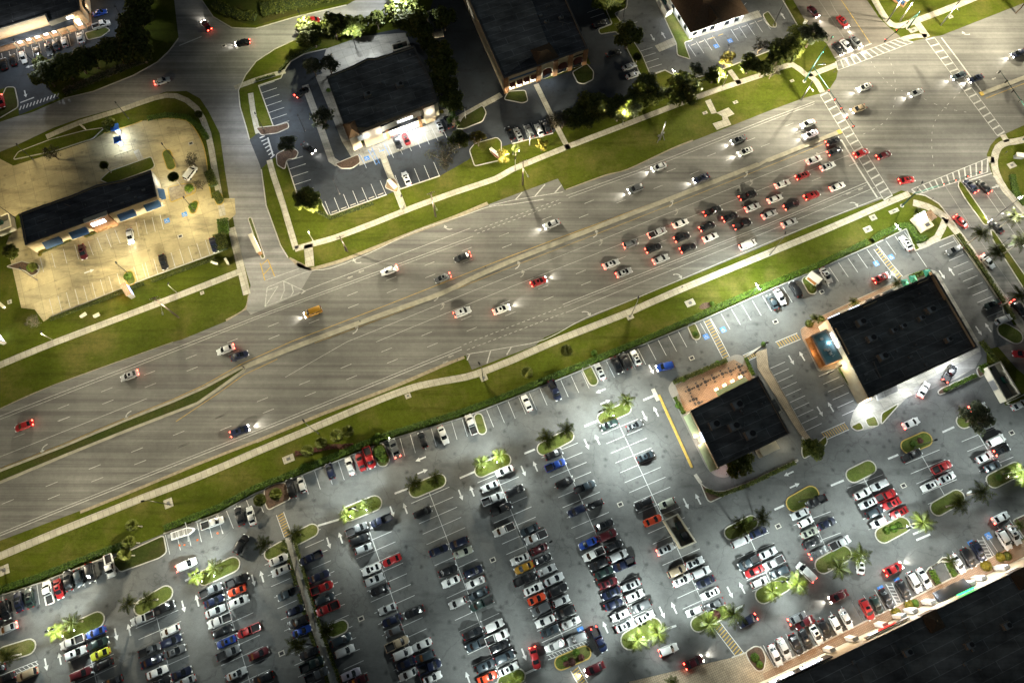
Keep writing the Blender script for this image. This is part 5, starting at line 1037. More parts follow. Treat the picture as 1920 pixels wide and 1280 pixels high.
for x, y, r, m_, lb in ((1114, 662, .95, 'leaf_lime', 'round lime bush on the verge above the pair of black cars'), (1281, 711, .8, 'leaf_lime', 'leftmost round bush on the upper edge of the patio'), (1314, 696, .75, 'leaf_lime', 'middle round bush on the upper edge of the patio'), (1346, 681, .85, 'leaf_lime', 'rightmost round bush on the upper edge of the patio'), (1272, 760, .9, 'leaf_lime', 'round bush at the left end of the patio'),
                        (1335, 569, .7, 'leaf_lime', 'small round bush beside the dark planting oval'), (571, 875, 1.1, 'leaf_lime', 'round lime bush by the hedge above the bays'), (709, 817, .9, 'leaf_lime', 'round bush in the hedge above the red pickup'), (1431, 645, .7, 'leaf_lime', 'round bush on the corner by the blue car'), (1303, 626, .8, 'leaf_lime', 'round bush on the small island right of the bays'),
                        (1679, 1148, 1.3, 'leaf_yellow', 'yellow bush by the strip mall, leftmost of the yellow ones'), (1703, 1133, 1.2, 'leaf_yellow', 'yellow bush by the strip mall, beside the hatched bay'), (1715, 1130, 1.0, 'leaf_lime', 'green bush beside the second yellow bush'), (1848, 1060, 1.4, 'leaf_yellow', 'yellow bush below the navy car by the mall'), (1875, 1044, 1.2, 'leaf_yellow', 'yellow bush below the empty disabled bay'), (1888, 1042, 1.1, 'leaf_oak', 'dark green bush at the right of the yellow bushes'),
                        (712, 848, 1.7, 'leaf_hedge', 'big bush on the island beside the red pickup'), (720, 858, 1.3, 'leaf_hedge', 'lower bush on the island beside the red pickup'), (705, 828, 1.1, 'leaf_hedge', 'upper bush on the island beside the red pickup'), (818, 212, .8, 'leaf_lime', 'green pot plant left of the shop corner walk'), (828, 210, .7, 'leaf_yellow', 'yellow pot plant by the shop corner walk'), (616, 170, .8, 'leaf_lime', 'green bush against the left wall of the shop'),
                        (240, 519, 1.2, 'leaf_hedge', 'bush on the yellow kerbed island below the bank'), (362, 388, 1.3, 'leaf_hedge', 'bush on the yellow kerbed island by the bank bays'), (355, 354, 1.4, 'leaf_hedge', 'bush on the island beside the bank end wall'), (1660, 1030, .1, 'leaf_hedge', ''), (1662, 994, 1.0, 'leaf_hedge', 'left bush on the flower island with the palm'), (1675, 990, 1.1, 'leaf_lime', 'middle bush on the flower island with the palm'), (1685, 984, .9, 'leaf_hedge', 'right bush on the flower island with the palm'),
                        (1058, 1234, .8, 'leaf_lime', 'left green bush on the yellow kerbed flower island'), (1080, 1222, .9, 'leaf_lime', 'upper green bush on the yellow kerbed flower island'), (1072, 1240, 1.0, 'leaf_hedge_red', 'dark red bush on the yellow kerbed flower island'), (1062, 1243, .8, 'leaf_hedge_red', 'left dark red bush on the yellow kerbed flower island'), (1090, 1232, .8, 'leaf_hedge_red', 'right dark red bush on the yellow kerbed flower island'),
                        (1712, 832, 1.0, 'leaf_lime', 'green bush on the island above the dark pickup'), (1725, 826, .8, 'leaf_hedge_red', 'red bush on the island above the dark pickup'), (1342, 1152, 1.1, 'leaf_hedge_red', 'red bush on the island above the striped crossing'), (1872, 895, .9, 'leaf_lime', 'left bush on the right edge flower island'), (1890, 888, .9, 'leaf_lime', 'right bush on the right edge flower island'), (1448, 1100, .9, 'leaf_hedge', 'bush on the lit island by the blurred van'), (1415, 1232, 1.1, 'leaf_hedge', 'bush on the corner bed beside the first white car'), (1424, 1245, .9, 'leaf_hedge', 'lower bush on the corner bed beside the first white car'), (1524, 541, 1.0, 'leaf_oak', 'dark bush on the island below the wall sign'),
                        (1540, 598, 0.9, 'leaf_oak', 'dark bush by the round kerb of the teal annex'), (1517, 607, 1.2, 'leaf_oak', 'dark leafy bush beside the teal annex kerb'), (75, 437+40, .6, 'leaf_yellow', 'small bush at the end of the bank bed'), (60, 502, 1.4, 'leaf_hedge', 'bush on the round planter left of the bank')):
    if lb: bush(x, y, r, lb, m_)
# ================================================================== STREET FURNITURE
def az_img(px, py, dx, dy):
    a, b = G(px, py), G(px+dx, py+dy); return math.atan2(b.y-a.y, b.x-a.x)
def street_lamp(px, py, h, arm, az, label, group, mat='galvanised', color=WARM, E0=2.4, heads=1, bat=True, r0=.10, name='street_lamp', on=True):
    p = G(px, py, .02); o = empty(name, p, az, label, 'lamp', group)
    m = MB(); m.tube((0, 0, 0), (0, 0, .5), r0*1.9, n=10); m.build('base', M['galvanised'], o)
    m = MB(); m.path([(0, 0, .4), (0, 0, h)], [r0*1.25, r0*.7], 10); m.build('pole', M[mat], o, True)
    for k in range(heads):
        s = 1 if k == 0 else -1
        if arm > .3:
            m = MB(); m.tube((0, 0, h-.1), (s*arm, 0, h+.15), .055, n=6); m.build('arm', M[mat], o)
        m = MB(); m.box((s*(arm+.3), 0, h+.2), (.85, .42, .2)); m.build('head', M['metal_dark'], o)
        m = MB(); m.box((s*(arm+.3), 0, h+.08), (.6, .3, .03)); m.build('lens', M['lamp_lens' if on else 'metal_grey'], o)
        if on:
            q = p+Vector((math.cos(az), math.sin(az), 0))*(s*(arm+.3)); lamp((q.x, q.y, h-.15), color, E0, h, batwing=('road' if h > 11 else bat))
            if 'bright' in label and bat != 'wide' and 'blue' not in label: m = MB(); m.box((s*(arm+.3), 0, h+.06), (.95, .55, .05)); m.build('glare_rim', M['lamp_lens'], o)  # added emissive rim imitating the lamp's glare from above
    return o
N_, S_ = R(RD+90), R(RD-90)
gl = 'tall lamps along the highway verge'
for x, y, az, lb, e in ((319, 946, 190, 'tall road lamp on the lower verge by the square pad, left part', 3.1), (906, 711, 120, 'tall road lamp on the lower verge beside the striped bay', 3.3), (1182, 594, 75, 'tall road lamp on the lower verge below the queue tail', 3.3), (1443, 478, 70, 'tall road lamp on the lower verge below the red cars', 3.0), (9, 1068, 110, 'tall road lamp at the left edge of the lower verge', 2.8), (597, 812, 130, 'road lamp among the cabbage palms on the verge', 2.6)):
    street_lamp(x, y, 11.5, 1.0, R(az), lb, gl, E0=e)
gs = 'short walk lamps on the upper pavement'
for x, y, lb in ((331, 548, 'short white lamp on the upper walk below the digital sign'), (99, 637, 'short white lamp on the upper walk near the left edge'), (587, 451, 'short white lamp where the side street walk joins the upper walk'), (757, 387, 'short white lamp beside the brick entry wall'), (1167, 234, 'short white lamp below the dark tree strip'), (1355, 162, 'short white lamp beside the lime tree crossing')):
    street_lamp(x, y, 5.2, .15, R(RD+60), lb, gs, 'pole_white', WARM, 4.2 if x < 500 else 6.5, bat='wide', r0=.09)
street_lamp(993, 272, 5.5, .1, 0, 'slim white post by the grey car in the dark lot', gs, 'pole_white', on=False)
street_lamp(873, 222, 5, .1, 0, 'slim pole on the grass island right of the corner shop', gs, 'pole_white', on=False)
gp_ = 'twin headed lamps of the plaza'
PL = ((1121, 784, 9, R(RD+180), 'plaza lamp on the palm island above the dark green sedan', 2.6), (1172, 818, 9, R(RD), 'plaza lamp at the top of the nearly empty bay row', 7), (1404, 557, 8, R(RD+90), 'bright plaza lamp in the hedge above the empty bays', 9), (1657, 449, 8, R(RD+90), 'bright plaza lamp in the hedge by the corner sign', 4.5), (1000, 800, 9, 0, '', 0),
      (124, 1177, 6.4, R(RD), 'plaza lamp on the lit island above the bright blue sedan', 4.6), (308, 1216, 9, R(RD), 'plaza lamp inside the second double row', 1.2), (388, 1075, 6.4, R(RD), 'plaza lamp on the lit island above the orange red coupe', 5.0), (671, 957, 6.4, R(RD), 'plaza lamp on the lit island above the grey pickup', 5.2), (921, 863, 6.4, R(RD), 'plaza lamp on the lit island nearest the hedge centre', 5.2), (1025, 1020, 9, R(RD), 'plaza lamp between the gold car and the bright blue sedan rows', 1.6),
      (1192, 1166, 9, R(RD), 'plaza lamp on the big palm pair island at the bottom', 5.6), (1320, 1138, 9, R(RD), 'plaza lamp on the island at the striped crossing', 2.2), (1447, 1088, 9, R(RD), 'plaza lamp on the lit island beside the blurred van', 5.2), (1672, 992, 9, R(RD), 'plaza lamp on the flower island with one palm', 4.6), (1880, 888, 9, R(RD), 'plaza lamp on the right edge flower island', 3.8), (940, 1279, 9, R(RD), 'plaza lamp at the bottom edge island', 3.4),
      (1562, 1050, 9, R(RD), 'plaza lamp on the island with the red tailed car', 2.0), (730, 1110, 9, R(RD), 'plaza lamp inside the row right of the hedged walkway', 1.5), (880, 1115, 9, R(RD), 'plaza lamp inside the row with four white cars', 1.6), (1714, 838, 9, R(RD), 'plaza lamp on the flower island above the dark pickup', 1.2), (1415, 662, 8, R(RD), 'plaza lamp on the corner by the blue car', .6), (465, 1180, 9, R(RD), 'plaza lamp in the row with the orange red coupe', 1.7),
      (1555, 700, 8, R(RD+180), 'plaza lamp in the bays left of the large roof', .35), (1860, 470, 8, R(RD+180), 'plaza lamp on the east walk by the crossroad', 1.6), (1498, 940, 9, R(RD), 'plaza lamp on the yellow kerbed island over a dark pickup', 1.5))
for x, y, h, az, lb, e in PL:
    if lb: street_lamp(x, y, h, .35, az, lb, gp_, 'metal_dark', COOL, e, 2 if e > 2 else 1)
LAMPSET = None
gb = 'black lamps of the cream yard'
for x, y, lb, e in ((62, 299, 'black yard lamp at the upper left corner of the cream yard', 2.2), (241, 222, 'black yard lamp right of the teller kiosks', 2.2), (326, 298, 'black yard lamp on the yellow kerbed island', 2.6), (244, 515, 'black yard lamp on the bushy island below the bank', 5.5), (28, 408, 'black yard lamp beside the left bin yard', 2.6), (366, 396, 'black yard lamp at the right bays of the bank', 5.0), (70, 525, 'black yard lamp at the round planter', 3.0)):
    street_lamp(x, y, 7, .3, R(RD+100), lb, gb, 'metal_dark', YEL, e)
gn = 'lamps of the shop car parks'
for x, y, lb, e, col in ((572, 246, 'lamp post in the side car park of the corner shop', 1.6, WHITE), (637, 364, 'lamp post shadowing the lower shop car park', .5, WHITE), (1256, 163, 'bright white lamp under the round dark tree', 3.6, WARM), (1356, 118, 'lamp beside the lime tree at the hip roof car park', 1.5, WARM), (1168, 34, 'lamp on the kerb between the two upper car parks', 1.2, WARM), (68, 122, 'lamp beside the lit tree of the mall car park', 2.6, WHITE), (238, 45, 'lamp in the mall car park near the white pickup', 1.6, WHITE), (578, 70, 'lamp in the glowing tree by the bend', 9, (1, .95, .6)), (752, 36, 'lamp in the pale lit tree behind the shop', 8, WHITE), (1450, 48, 'lamp at the right end of the hip roof bays', 1.3, WARM), (494, 242, 'small white lamp by the zebra crossing', 5.0, WHITE), (962, 290, 'small lamp on the grass by the lit fan palm', 2.4, WARM), (668, 92, 'lamp over the pale yard behind the shop', 4.5, WHITE)):
    street_lamp(x, y, 10.5 if ('tree' in lb and 'lime' not in lb and 'round' not in lb) or 'hip roof bays' in lb or 'two upper' in lb else 7, .3, R(RD+90), lb, gn, 'metal_dark', col, e)
street_lamp(966, 318, 5.2, .15, R(RD+60), 'short white lamp on the upper walk left of the striped bay', gs, 'pole_white', WARM, 6.5, bat='wide', r0=.09)
o = street_lamp(1872, 402, 11.2, 1.5, az_img(1860, 410, 30, -18), 'bright double headed lamp over the crossroad median', 'lamps of the crossroad', 'metal_dark', (1, .94, .8), 2.3, 2)
street_lamp(1850, 420, 6, .2, 0, 'thin lamp post on the crossroad median beside the bright one', 'lamps of the crossroad', 'galvanised', on=False)
# timber and steel utility poles
def utility(px, py, h, az, label, mat='wood_pole', arms=2, added_lampE=0, armlen=0, color=WARM):
    p = G(px, py, 0); o = empty('utility_pole', p, az, label, 'utility pole', 'utility poles along the highway'); m = MB(); m.path([(0, 0, 0), (0, 0, h)], [.26, .17], 10); m.build('pole', M[mat], o, True)
    for k in range(arms):
        m = MB(); m.box((0, 0, h-.5-k*1.5), (2.4-.5*k, .14, .16)); m.build('crossarm', M[mat], o); m = MB(); [m.tube((x, 0, h-.42-k*1.5), (x, 0, h-.2-k*1.5), .07, n=6) for x in (-1.05, -.5, .5, 1.05)]; m.build('insulators', M['metal_grey'], o)
    if added_lampE:  # lamp arm and head added because the road needs light
        m = MB(); m.tube((0, 0, h*.72), (0, -armlen, h*.76), .06, n=6); m.build('arm', M['galvanised'], o); m = MB(); m.box((0, -armlen-.35, h*.76), (.4, .8, .2)); m.build('head', M['metal_grey'], o)
        v = Vector((math.sin(az), -math.cos(az), 0))*(armlen+.3); lamp((p.x+v.x, p.y+v.y, h*.76-.3), color, added_lampE*(.8 if added_lampE > 3 else .45), h*.76, batwing='road')
utility(335, 595, 15, R(RD), 'timber utility pole with crossarms on the upper verge, long shadow over the road', added_lampE=2.6, armlen=3.2); utility(817, 406, 14, R(RD), 'stout grey pole on the upper verge, right of the entry wall', 'wood_pole', 1, 2.8, 3.6); utility(651, 471, 9.5, R(RD), 'dark pole on the upper verge near the turn arrow', 'wood_pole', 1, 2.2, 3.0)
utility(980, 346, 13, R(RD), 'dark pole beside the striped bay on the upper verge', 'wood_pole', 1, 2.6, 3.2); utility(1764, 48, 11, R(RD), 'thin pole on the verge beyond the junction, upper right', 'galvanised', 1, 10, 1.2); utility(1662, 42, 12, R(RD), 'thin pole at the corner walk by the blue sign', 'galvanised', 0, 7, 1.2); utility(1687, 40, 9, R(RD), 'bare pale pole right of the corner walk', 'pole_white', 0)
utility(1502, 188, 9, R(RD), 'steel pole at the kerb near the left junction crossing', 'galvanised', 0, 9, 1.5); utility(1905, 25, 10, R(RD), 'dark pole at the upper right edge of the verge', 'wood_pole', 1, 9, 1.6)
for x, y, lb in ((1752, 62, 'a'), ): pass
# twin legged steel sign gantry on the verge
p = G(1237, 262); o = empty('steel_sign_post', p, R(RD), 'pale steel frame post with boxes on the verge, Y shaped from above', 'post'); m = MB(); m.path([(0, 0, 0), (0, 0, 9)], [.3, .16], 10); m.build('mast', M['galvanised'], o, True)
for s in (-1, 1): m = MB(); m.tube((s*1.3, -.8, 0), (s*.15, 0, 3.2), .12); m.build('strut', M['galvanised'], o)
m = MB(); m.box((-.9, 0, 2.6), (.5, .3, .9)); m.box((.9, .2, 2.8), (.4, .3, .7)); m.build('cabinet', M['galvanised'], o)
lamp(p+Vector((1.5, -3.6, 8.6)), WARM, 1.4, 9, batwing='road')  # unseen lamp added off the post to light the road
# traffic signals
def signal_mast(base, h, arms, label, added_lum=None):
    p = G(*base); o = empty('traffic_signal', (p.x, p.y, 0), 0, label, 'traffic light', 'signal masts of the junction'); tp = Vector((0, 0, h)); m = MB(); m.path([(0, 0, .1), (0, 0, h+.6)], [.26, .17], 10); m.build('mast', M['pole_green'], o, True); m = MB(); m.tube((0, 0, 0), (0, 0, .12), .6, n=14); m.build('footing', M['kerb'], o)
    if added_lum:  # luminaire added on the mast to brighten the junction
        v = Vector((math.cos(R(added_lum[0])), math.sin(R(added_lum[0])), 0))*2.6; m = MB(); m.tube((0, 0, h+.5), (v.x, v.y, h+2.6), .07, n=6); m.build('added_lamp_arm', M['pole_green'], o); m = MB(); m.box((v.x, v.y, h+2.65), (.8, .4, .2), R(added_lum[0])); m.build('head', M['metal_grey'], o); lamp((p.x+v.x*1.1, p.y+v.y*1.1, h+2.3), WARM, added_lum[1], 9.3, batwing='road')
    for end, n, t0 in arms:
        e = G(end[0], end[1], h+.3)-Vector((p.x, p.y, 0)); d = (e-tp); L = d.length; d.normalize(); m = MB(); m.tube(tp, e, .14, .07, 8); m.build('mast_arm', M['pole_green' if t0 < .3 else 'pole_green'], o, True); a = math.atan2(d.y, d.x)
        for i in range(n):
            c = tp+d*(L*(t0+(1-t0)*(i/(max(1, n-1)))-.02)); m = MB(); m.box((c.x, c.y, c.z-.35), (.32, .4, 1.15), a); s = m.build('signal_head', M['signal_black'], o)
            nn = Vector((math.sin(a), -math.cos(a), 0)); mm = MB(); mm.ball((c.x+nn.x*.22, c.y+nn.y*.22, c.z), .11, 6, 4); mm.build('lit_lens', M['taillamp_on' if t0 < .5 else 'signal_green'], s)
plain('signal_green', (.05, .6, .4), .3, emit=(.1, 1, .6), es=4)
signal_mast((1508, 153), 7, [((1603, 239), 5, .42), ((1561, 68), 2, .5)], 'green traffic signal mast left of the junction with two long arms', (-30, 4.5)); signal_mast((1702, 54), 7, [((1660, 76), 3, .35)], 'green traffic signal mast above the junction crossing')
p3 = G(1937, 240, 7); signal_mast((1918, 262), 7, [((1874, 132), 5, .3)], 'traffic signal arm reaching in from the right edge', (150, 3.2)); signal_mast((1691, 386), 7, [((1840, 321), 4, .45)], 'green traffic signal mast below the junction by the corner sign', (60, 3.4))
def post(px, py, h, label, r=.05, mat='metal_dark', name='post', cat='post', group='small dark posts'):
    p = G(px, py, 0); o = empty(name, p, R(RD), label, cat, group); m = MB(); m.tube((0, 0, 0), (0, 0, h), r, n=6); m.build('shaft', M[mat], o); m = MB(); m.box((0, 0, h-.15), (.34, .2, .34)); m.build('cap', M['metal_dark'], o)
for x, y, lb in ((1562, 138, 'push button post at the upper left corner of the junction'), (1665, 378, 'left push button post by the lower left crossing'), (1685, 380, 'right push button post by the lower left crossing'), (1746, 375, 'push button post on the curved lower walk'), (1884, 288, 'push button post at the right corner walk'), (1514, 44, 'small post on the upper crossroad verge'), (910, 503, 'small marker post on the concrete median, right'), (676, 604, 'small marker post on the concrete median, left'), (459, 690, 'marker post at the tip of the grass median'), (1278, 540, 'stub post beside the lower walk'), (858, 676, 'dark marker at the left tip of the striped bay'), (1515, 142, 'post at the fork of the upper walk')): post(x, y, 1.1, lb)
# ground boxes, drains and pads
def drain(px, py, label, rot=RD, s=1.0):
    o = empty('storm_drain', G(px, py, .03), R(rot), label, 'drain', 'storm drains in the car parks'); m = MB(); m.box((0, 0, .01), (1.5*s, 1.2*s, .03)); m.build('frame', M['kerb'], o); m = MB(); m.box((0, 0, .03), (1.0*s, .75*s, .02)); m.build('grate', M['metal_dark'], o)
for x, y, lb in ((1163, 945, 'storm drain in the lane right of the blue pickup row'), (1297, 671, 'storm drain above the patio'), (677, 1159, 'storm drain right of the small walkway island'), (528, 1224, 'storm drain left of the hedged walkway'), (924, 1049, 'storm drain right of the row with four white cars'), (1459, 986, 'storm drain below the yellow kerbed island'), (1694, 910, 'storm drain in the tyre marked lane'), (1897, 811, 'storm drain near the right edge'), (1541, 547, 'storm drain below the wall sign'), (1454, 603, 'storm drain left of the teal annex'), (338, 443, 'drain in the cream yard below the disabled bays'), (358, 269, 'drain at the top right of the cream yard'), (420, 86, 'manhole in the bend street')): drain(x, y, lb)
def pad(px, py, label, s=(3.0, 2.0), lid='plate', z=.06, mat='sidewalk', name='utility_box', h=.05):
    o = empty(name, G(px, py, .0), R(RD), label, 'utility box', 'utility boxes on the verges'); m = MB(); m.box((0, 0, z/2+.02), (s[0], s[1], z+.04)); m.build('pad', M[mat], o); m = MB(); m.box((0, 0, z+.04+h/2), (s[0]*.35, s[1]*.4, h)); m.build('lid', M[lid], o)
for x, y, lb, s in ((316, 943, 'square concrete pad under the left tall lamp', (2.2, 2.4)), (541, 860, 'pad with dark lid left of the cabbage palms', (3, 2)), (1294, 568, 'pad with dark lid beside the dark planting oval', (2.8, 2)), (1627, 430, 'pad with dark lid near the corner sign', (2.6, 1.8)), (1676, 396, 'long concrete pad beside the lower signal mast', (3.2, 1.2)), (1637, 408, 'pale pad joining the lower walk', (2, 1.8)), (907, 708, 'pad under the lamp beside the striped bay', (2, 1.8)), (1181, 593, 'pad under the lamp below the queue tail', (2, 1.8)), (8, 1068, 'pad at the left edge lamp', (2.4, 2.4)), (1712, 57, 'pad inside the upper corner loop', (3, 1.8)), (1897, 310, 'pale pad at the right corner', (2.6, 1.8)), (1322, 212, 'small white box left of the paved square on the verge', (1.6, 1)), (1379, 192, 'small white box right of the paved square on the verge', (1.6, 1)), (1485, 152, 'small box on the verge by the left signal mast', (1.4, .9)), (18, 566, 'square lid on the grass at the left edge', (1.2, 1.2)), (42, 295, 'square lid on the grass above the cream yard', (1, 1)), (765, 742, 'grey lid beside the lower walk', (1.6, 1.4)), (1782, 32, 'pale box on the right verge by the thin pole', (1.6, 1.4)), (379, 549, 'small pad by the upper walk near the street', (1.1, 1.0)), (1350, 892+8, 'x', (1, 1))):
    if lb != 'x': pad(x, y, lb, s)
for q, nm in (([(1322, 190), (1332, 186), (1344, 212), (1334, 214)], 'a'), ([(1336, 232), (1355, 226), (1354, 218), (1343, 212), (1366, 202), (1377, 214), (1364, 220), (1371, 234), (1344, 244)], 'b')):
    m = MB(); m.sheet(gp(q), .045); struct('bus_pad', m, 'sidewalk')
o = empty('planting_oval', G(1322, 573), R(RD), 'dark mulched oval bed on the lower verge', 'plant bed'); m = MB(); m.sheet([(1.9*math.cos(t*.3), .9*math.sin(t*.3)) for t in range(21)], .03); m.build('mulch', M['mulch'], o)
# ---- monument and wall signs
def monument(px, py, rz, s, label, face, body='brick', top='stucco_pale', glow=None, face2=None):
    p = G(px, py, 0); o = empty('monument_sign', p, R(rz), label, 'sign', 'roadside signs'); L, W, Hh = s; m = MB(); m.box((0, 0, Hh*.5), (L, W, Hh)); m.build('body', M[body], o); m = MB(); m.box((0, 0, Hh+.12), (L+.3, W+.3, .24)); m.build('coping', M[top], o)
    for sgn, fc in ((1, face), (-1, face2 or face)): m = MB(); m.box((0, sgn*(W/2+.04), Hh*.58), (L*.8, .08, Hh*.55)); m.build('panel', M[fc], o)
    if glow: lamp(p+Vector((0, 0, Hh*.6))+Vector((-math.sin(R(rz)), math.cos(R(rz)), 0))*1.2, glow, 3, 1.6)
monument(245, 549, RD-78, (4.0, 1.3, 2.6), 'roadside sign with one orange and one blue glowing face', 'screen_blue', 'wall_grey', 'pavers', None, 'screen_orange')
lamp(G(240, 552, 1.5)+Vector((-2.0, -.5, 0)), (1, .3, .2), 3.2, 1.6); lamp(G(251, 547, 1.5)+Vector((1.6, .2, 0)), (.3, .45, 1), 1.2, 1.5)
monument(737, 350, RD-72, (3.6, .9, 1.6), 'low curved brick entry wall between the lower shop bays', 'stucco_pale'); monument(929, 292, RD-68, (4.2, .7, 1.6), 'brown wall sign on the grass by the dark lot', 'awning_red', 'stucco'); monument(1522, 526, RD-66, (3.6, 1.9, 2.1), 'white topped wall sign with orange lettering on a hedge island', 'awning_orange', 'stucco_pale', 'stucco_white'); monument(482, 462, RD-84, (6.5, 1.0, 2.2), 'brick and white sign wall on the side street island', 'stucco_white', 'brick')
monument(1685, 6, RD-68, (4.4, 1.2, 2.6), 'brick sign with blue face at the upper right corner', 'awning_blue'); monument(4, 560+12, RD-60, (3, .5, .6), 'low white marker slab on the grass at the left edge', 'stucco_white', 'stucco_white')
monument(3, 636, RD-70, (4.0, 1.0, 2.6), 'blue white glowing sign cut by the left edge', 'sign_bluewhite', 'wall_grey', 'wall_grey', (.7, .8, 1)); monument(158, 592, RD+20, (1.6, .5, .5), 'small pale block lying on the grass below the yard', 'stucco_white', 'stucco_white'); monument(183, 592, RD+10, (1.5, .6, .5), 'second pale block on the grass below the yard', 'stucco_white', 'stucco_white'); monument(158, 241, RD-60, (1.8, .25, 1.2), 'pale blue panel on the grass above the kiosks', 'stucco_white', 'stucco_white')
monument(427, 492, RD-80, (2.0, .4, .8), 'pale slab sign on the grass by the street hedge', 'stucco_white', 'stucco_white'); monument(404, 495, RD-40, (1.8, .3, .8), 'thin pale slab leaning left of the other slab', 'stucco_white', 'stucco_white'); monument(1508, 45, RD-60, (1.0, .3, 1.4), 'small pink white sign beside the waiting dark car', 'stucco_white', 'stucco_white')
monument(1908, 302-6, RD-30, (2.6, 1.0, 1.6), 'grey cabinet on the pad at the right corner', 'metal_grey', 'metal_grey', 'stucco_pale')
# corner sign house: bright panel and brown hip roof
p = G(1724, 416, 0); o = empty('corner_sign', p, R(RD+5), 'corner wall sign with large glaring white panel and brown hip roof', 'sign', 'roadside signs')
m = MB(); m.box((-.2, -1.0, .9), (6.2, 7.6, 1.8)); m.build('plinth', M['stucco'], o); m = MB(); m.add([(-2.8, -1.6, 1.9), (2.0, -1.6, 1.9), (2.0, 2.6, 3.6), (-2.8, 2.6, 3.6)], [(0, 1, 2, 3)]); m.build('lit_panel', M['sign_panel_bright' if 'sign_panel_bright' in M else 'sign_white'], o); m = MB(); m.box((.4, -3.2, 1.9), (2.0, 1.6, .3)); m.build('hatch', M['awning_black'], o)
q = [Vector((2.6, -2.2)), Vector((5.6, -2.2)), Vector((5.6, 1.8)), Vector((2.6, 1.8))]; m = MB(); m.prism(q, 0, 2.6); m.build('pier', M['stucco'], o, fix=True); hip(o, 'pier_roof', q, 2.6, 3.4, 'roof_tile', 0, .3); m = MB(); m.box((3.2, 4.0, .35), (1.8, 3.6, .7)); m.build('side_wall', M['wall_grey'], o); m = MB(); m.ball((-3.4, .4, 1.9), .7, 8, 5, .5); m.build('urn', M['terracotta'], o)
o.scale = (.68, .68, .8); lamp(p+Vector((-1.5, 1.5, 5.0)), WHITE, .5, 3)
# cafe umbrellas and patio furniture
def brolly(px, py, mat, label):
    p = G(px, py, 2.5); o = empty('patio_umbrella', (p.x, p.y, .14), R(10), label, 'umbrella', 'green cafe umbrellas'); m = MB(); n = 8; top = (0, 0, 2.75); rim = [(1.45*math.cos(2*math.pi*i/4+.78), 1.45*math.sin(2*math.pi*i/4+.78), 2.1) for i in range(4)]; low = [(x, y, z-.18) for x, y, z in rim]
    m.add([top]+rim+low, [(0, i+1, (i+1) % 4+1) for i in range(4)]+[(i+1, i+5, (i+1) % 4+5, (i+1) % 4+1) for i in range(4)]); m.build('canopy', M[mat], o); m = MB(); m.tube((0, 0, 0), (0, 0, 2.75), .04, n=6); m.build('pole', M['metal_grey'], o)
brolly(1698, 529, 'umbrella_green', 'green cafe umbrella nearest the small palm'); brolly(1713, 522, 'umbrella_green', 'green cafe umbrella in the middle of the three'); brolly(1741, 511, 'umbrella_green', 'green cafe umbrella at the roof corner')
def table(px, py, label):
    p = G(px, py, .15); o = empty('patio_table', p, R(RG.uniform(0, 90)), label, 'table', 'tables on the restaurant patio'); m = MB(); m.tube((0, 0, .7), (0, 0, .75), .5, n=12); m.build('table_top', M['metal_dark'], o); m = MB(); m.tube((0, 0, 0), (0, 0, .7), .06, n=6); m.build('leg', M['metal_dark'], o)
    for k in range(4):
        a = k*math.pi/2+.4; x, y = .95*math.cos(a), .95*math.sin(a); c = empty('patio_chair', (p.x+x, p.y+y, .15), a, None, None); tag(c, 'dark patio chair drawn up to a small round table', 'chair', 'dark chairs round the patio tables'); m = MB(); m.box((0, 0, .44), (.42, .42, .06)); m.build('seat', M['metal_dark'], c); m = MB(); m.box((.2, 0, .68), (.05, .42, .44)); m.build('backrest', M['metal_dark'], c)
        for sx in (-1, 1):
            for sy in (-1, 1): m = MB(); m.tube((sx*.17, sy*.17, 0), (sx*.17, sy*.17, .43), .02, n=5); m.build('leg', M['metal_dark'], c)
for x, y, lb in ((1391, 700, 'round patio table nearest the right end'), (1384, 689, 'round patio table at the upper right corner'), (1368, 697, 'second round patio table along the upper row'), (1353, 702, 'third round patio table along the upper row'), (1337, 710, 'fourth round patio table along the upper row'), (1321, 717, 'fifth round patio table along the upper row'), (1307, 725, 'sixth round patio table along the upper row'), (1291, 732, 'leftmost round patio table of the upper row'), (1299, 750, 'round patio table near the lower left end'), (1309, 756, 'round patio table beside the restaurant wall')): table(x, y, lb)
# trailer boat and cones beside the white pickup
p = G(345, 999, .05); az = az_img(345, 999, 40, -13); o = empty('boat_trailer', p, az, 'white open framed boat on a trailer behind the white pickup', 'boat trailer')
m = MB(); hull = [(-3.0, -.95, 1.0), (1.6, -1.0, 1.0), (2.9, -.45, 1.1), (3.3, 0, 1.15), (2.9, .45, 1.1), (1.6, 1.0, 1.0), (-3.0, .95, 1.0)]; m.prism([Vector((x, y)) for x, y, z in hull], .55, 1.0); m.build('hull', M['white_metal'], o, fix=True); m = MB(); m.prism([Vector((x*.86-.1, y*.8)) for x, y, z in hull], 1.0, 1.02); m.build('deck', M['wall_grey'], o, fix=True)
m = MB(); [m.tube((x, -1.0, 1.0), (x, 1.0, 1.0), .05, n=5) for x in (-2.4, -1.6, -.8, .2, 1.2)]; [m.tube((x, s*.95, 1.0), (x+.1, s*.8, 1.9), .04, n=5) for x in (-2.2, -.8, .9) for s in (-1, 1)]; [m.tube((-2.3, s*.8, 1.9), (1.0, s*.8, 1.9), .045, n=5) for s in (-1, 1)]; [m.tube((x, -.8, 1.9), (x, .8, 1.9), .045, n=5) for x in (-2.2, -.7, .9)]; m.build('frame', M['white_metal'], o)
m = MB(); m.box((-3.2, .2, 1.1), (.7, .9, .8)); m.build('engine', M['metal_grey'], o)
for s in (-1, 1): m = MB(); m.tube((-1.2, s*1.05, .35), (-1.2, s*.85, .35), .35, n=12); m.build('wheel', M['tyre'], o)
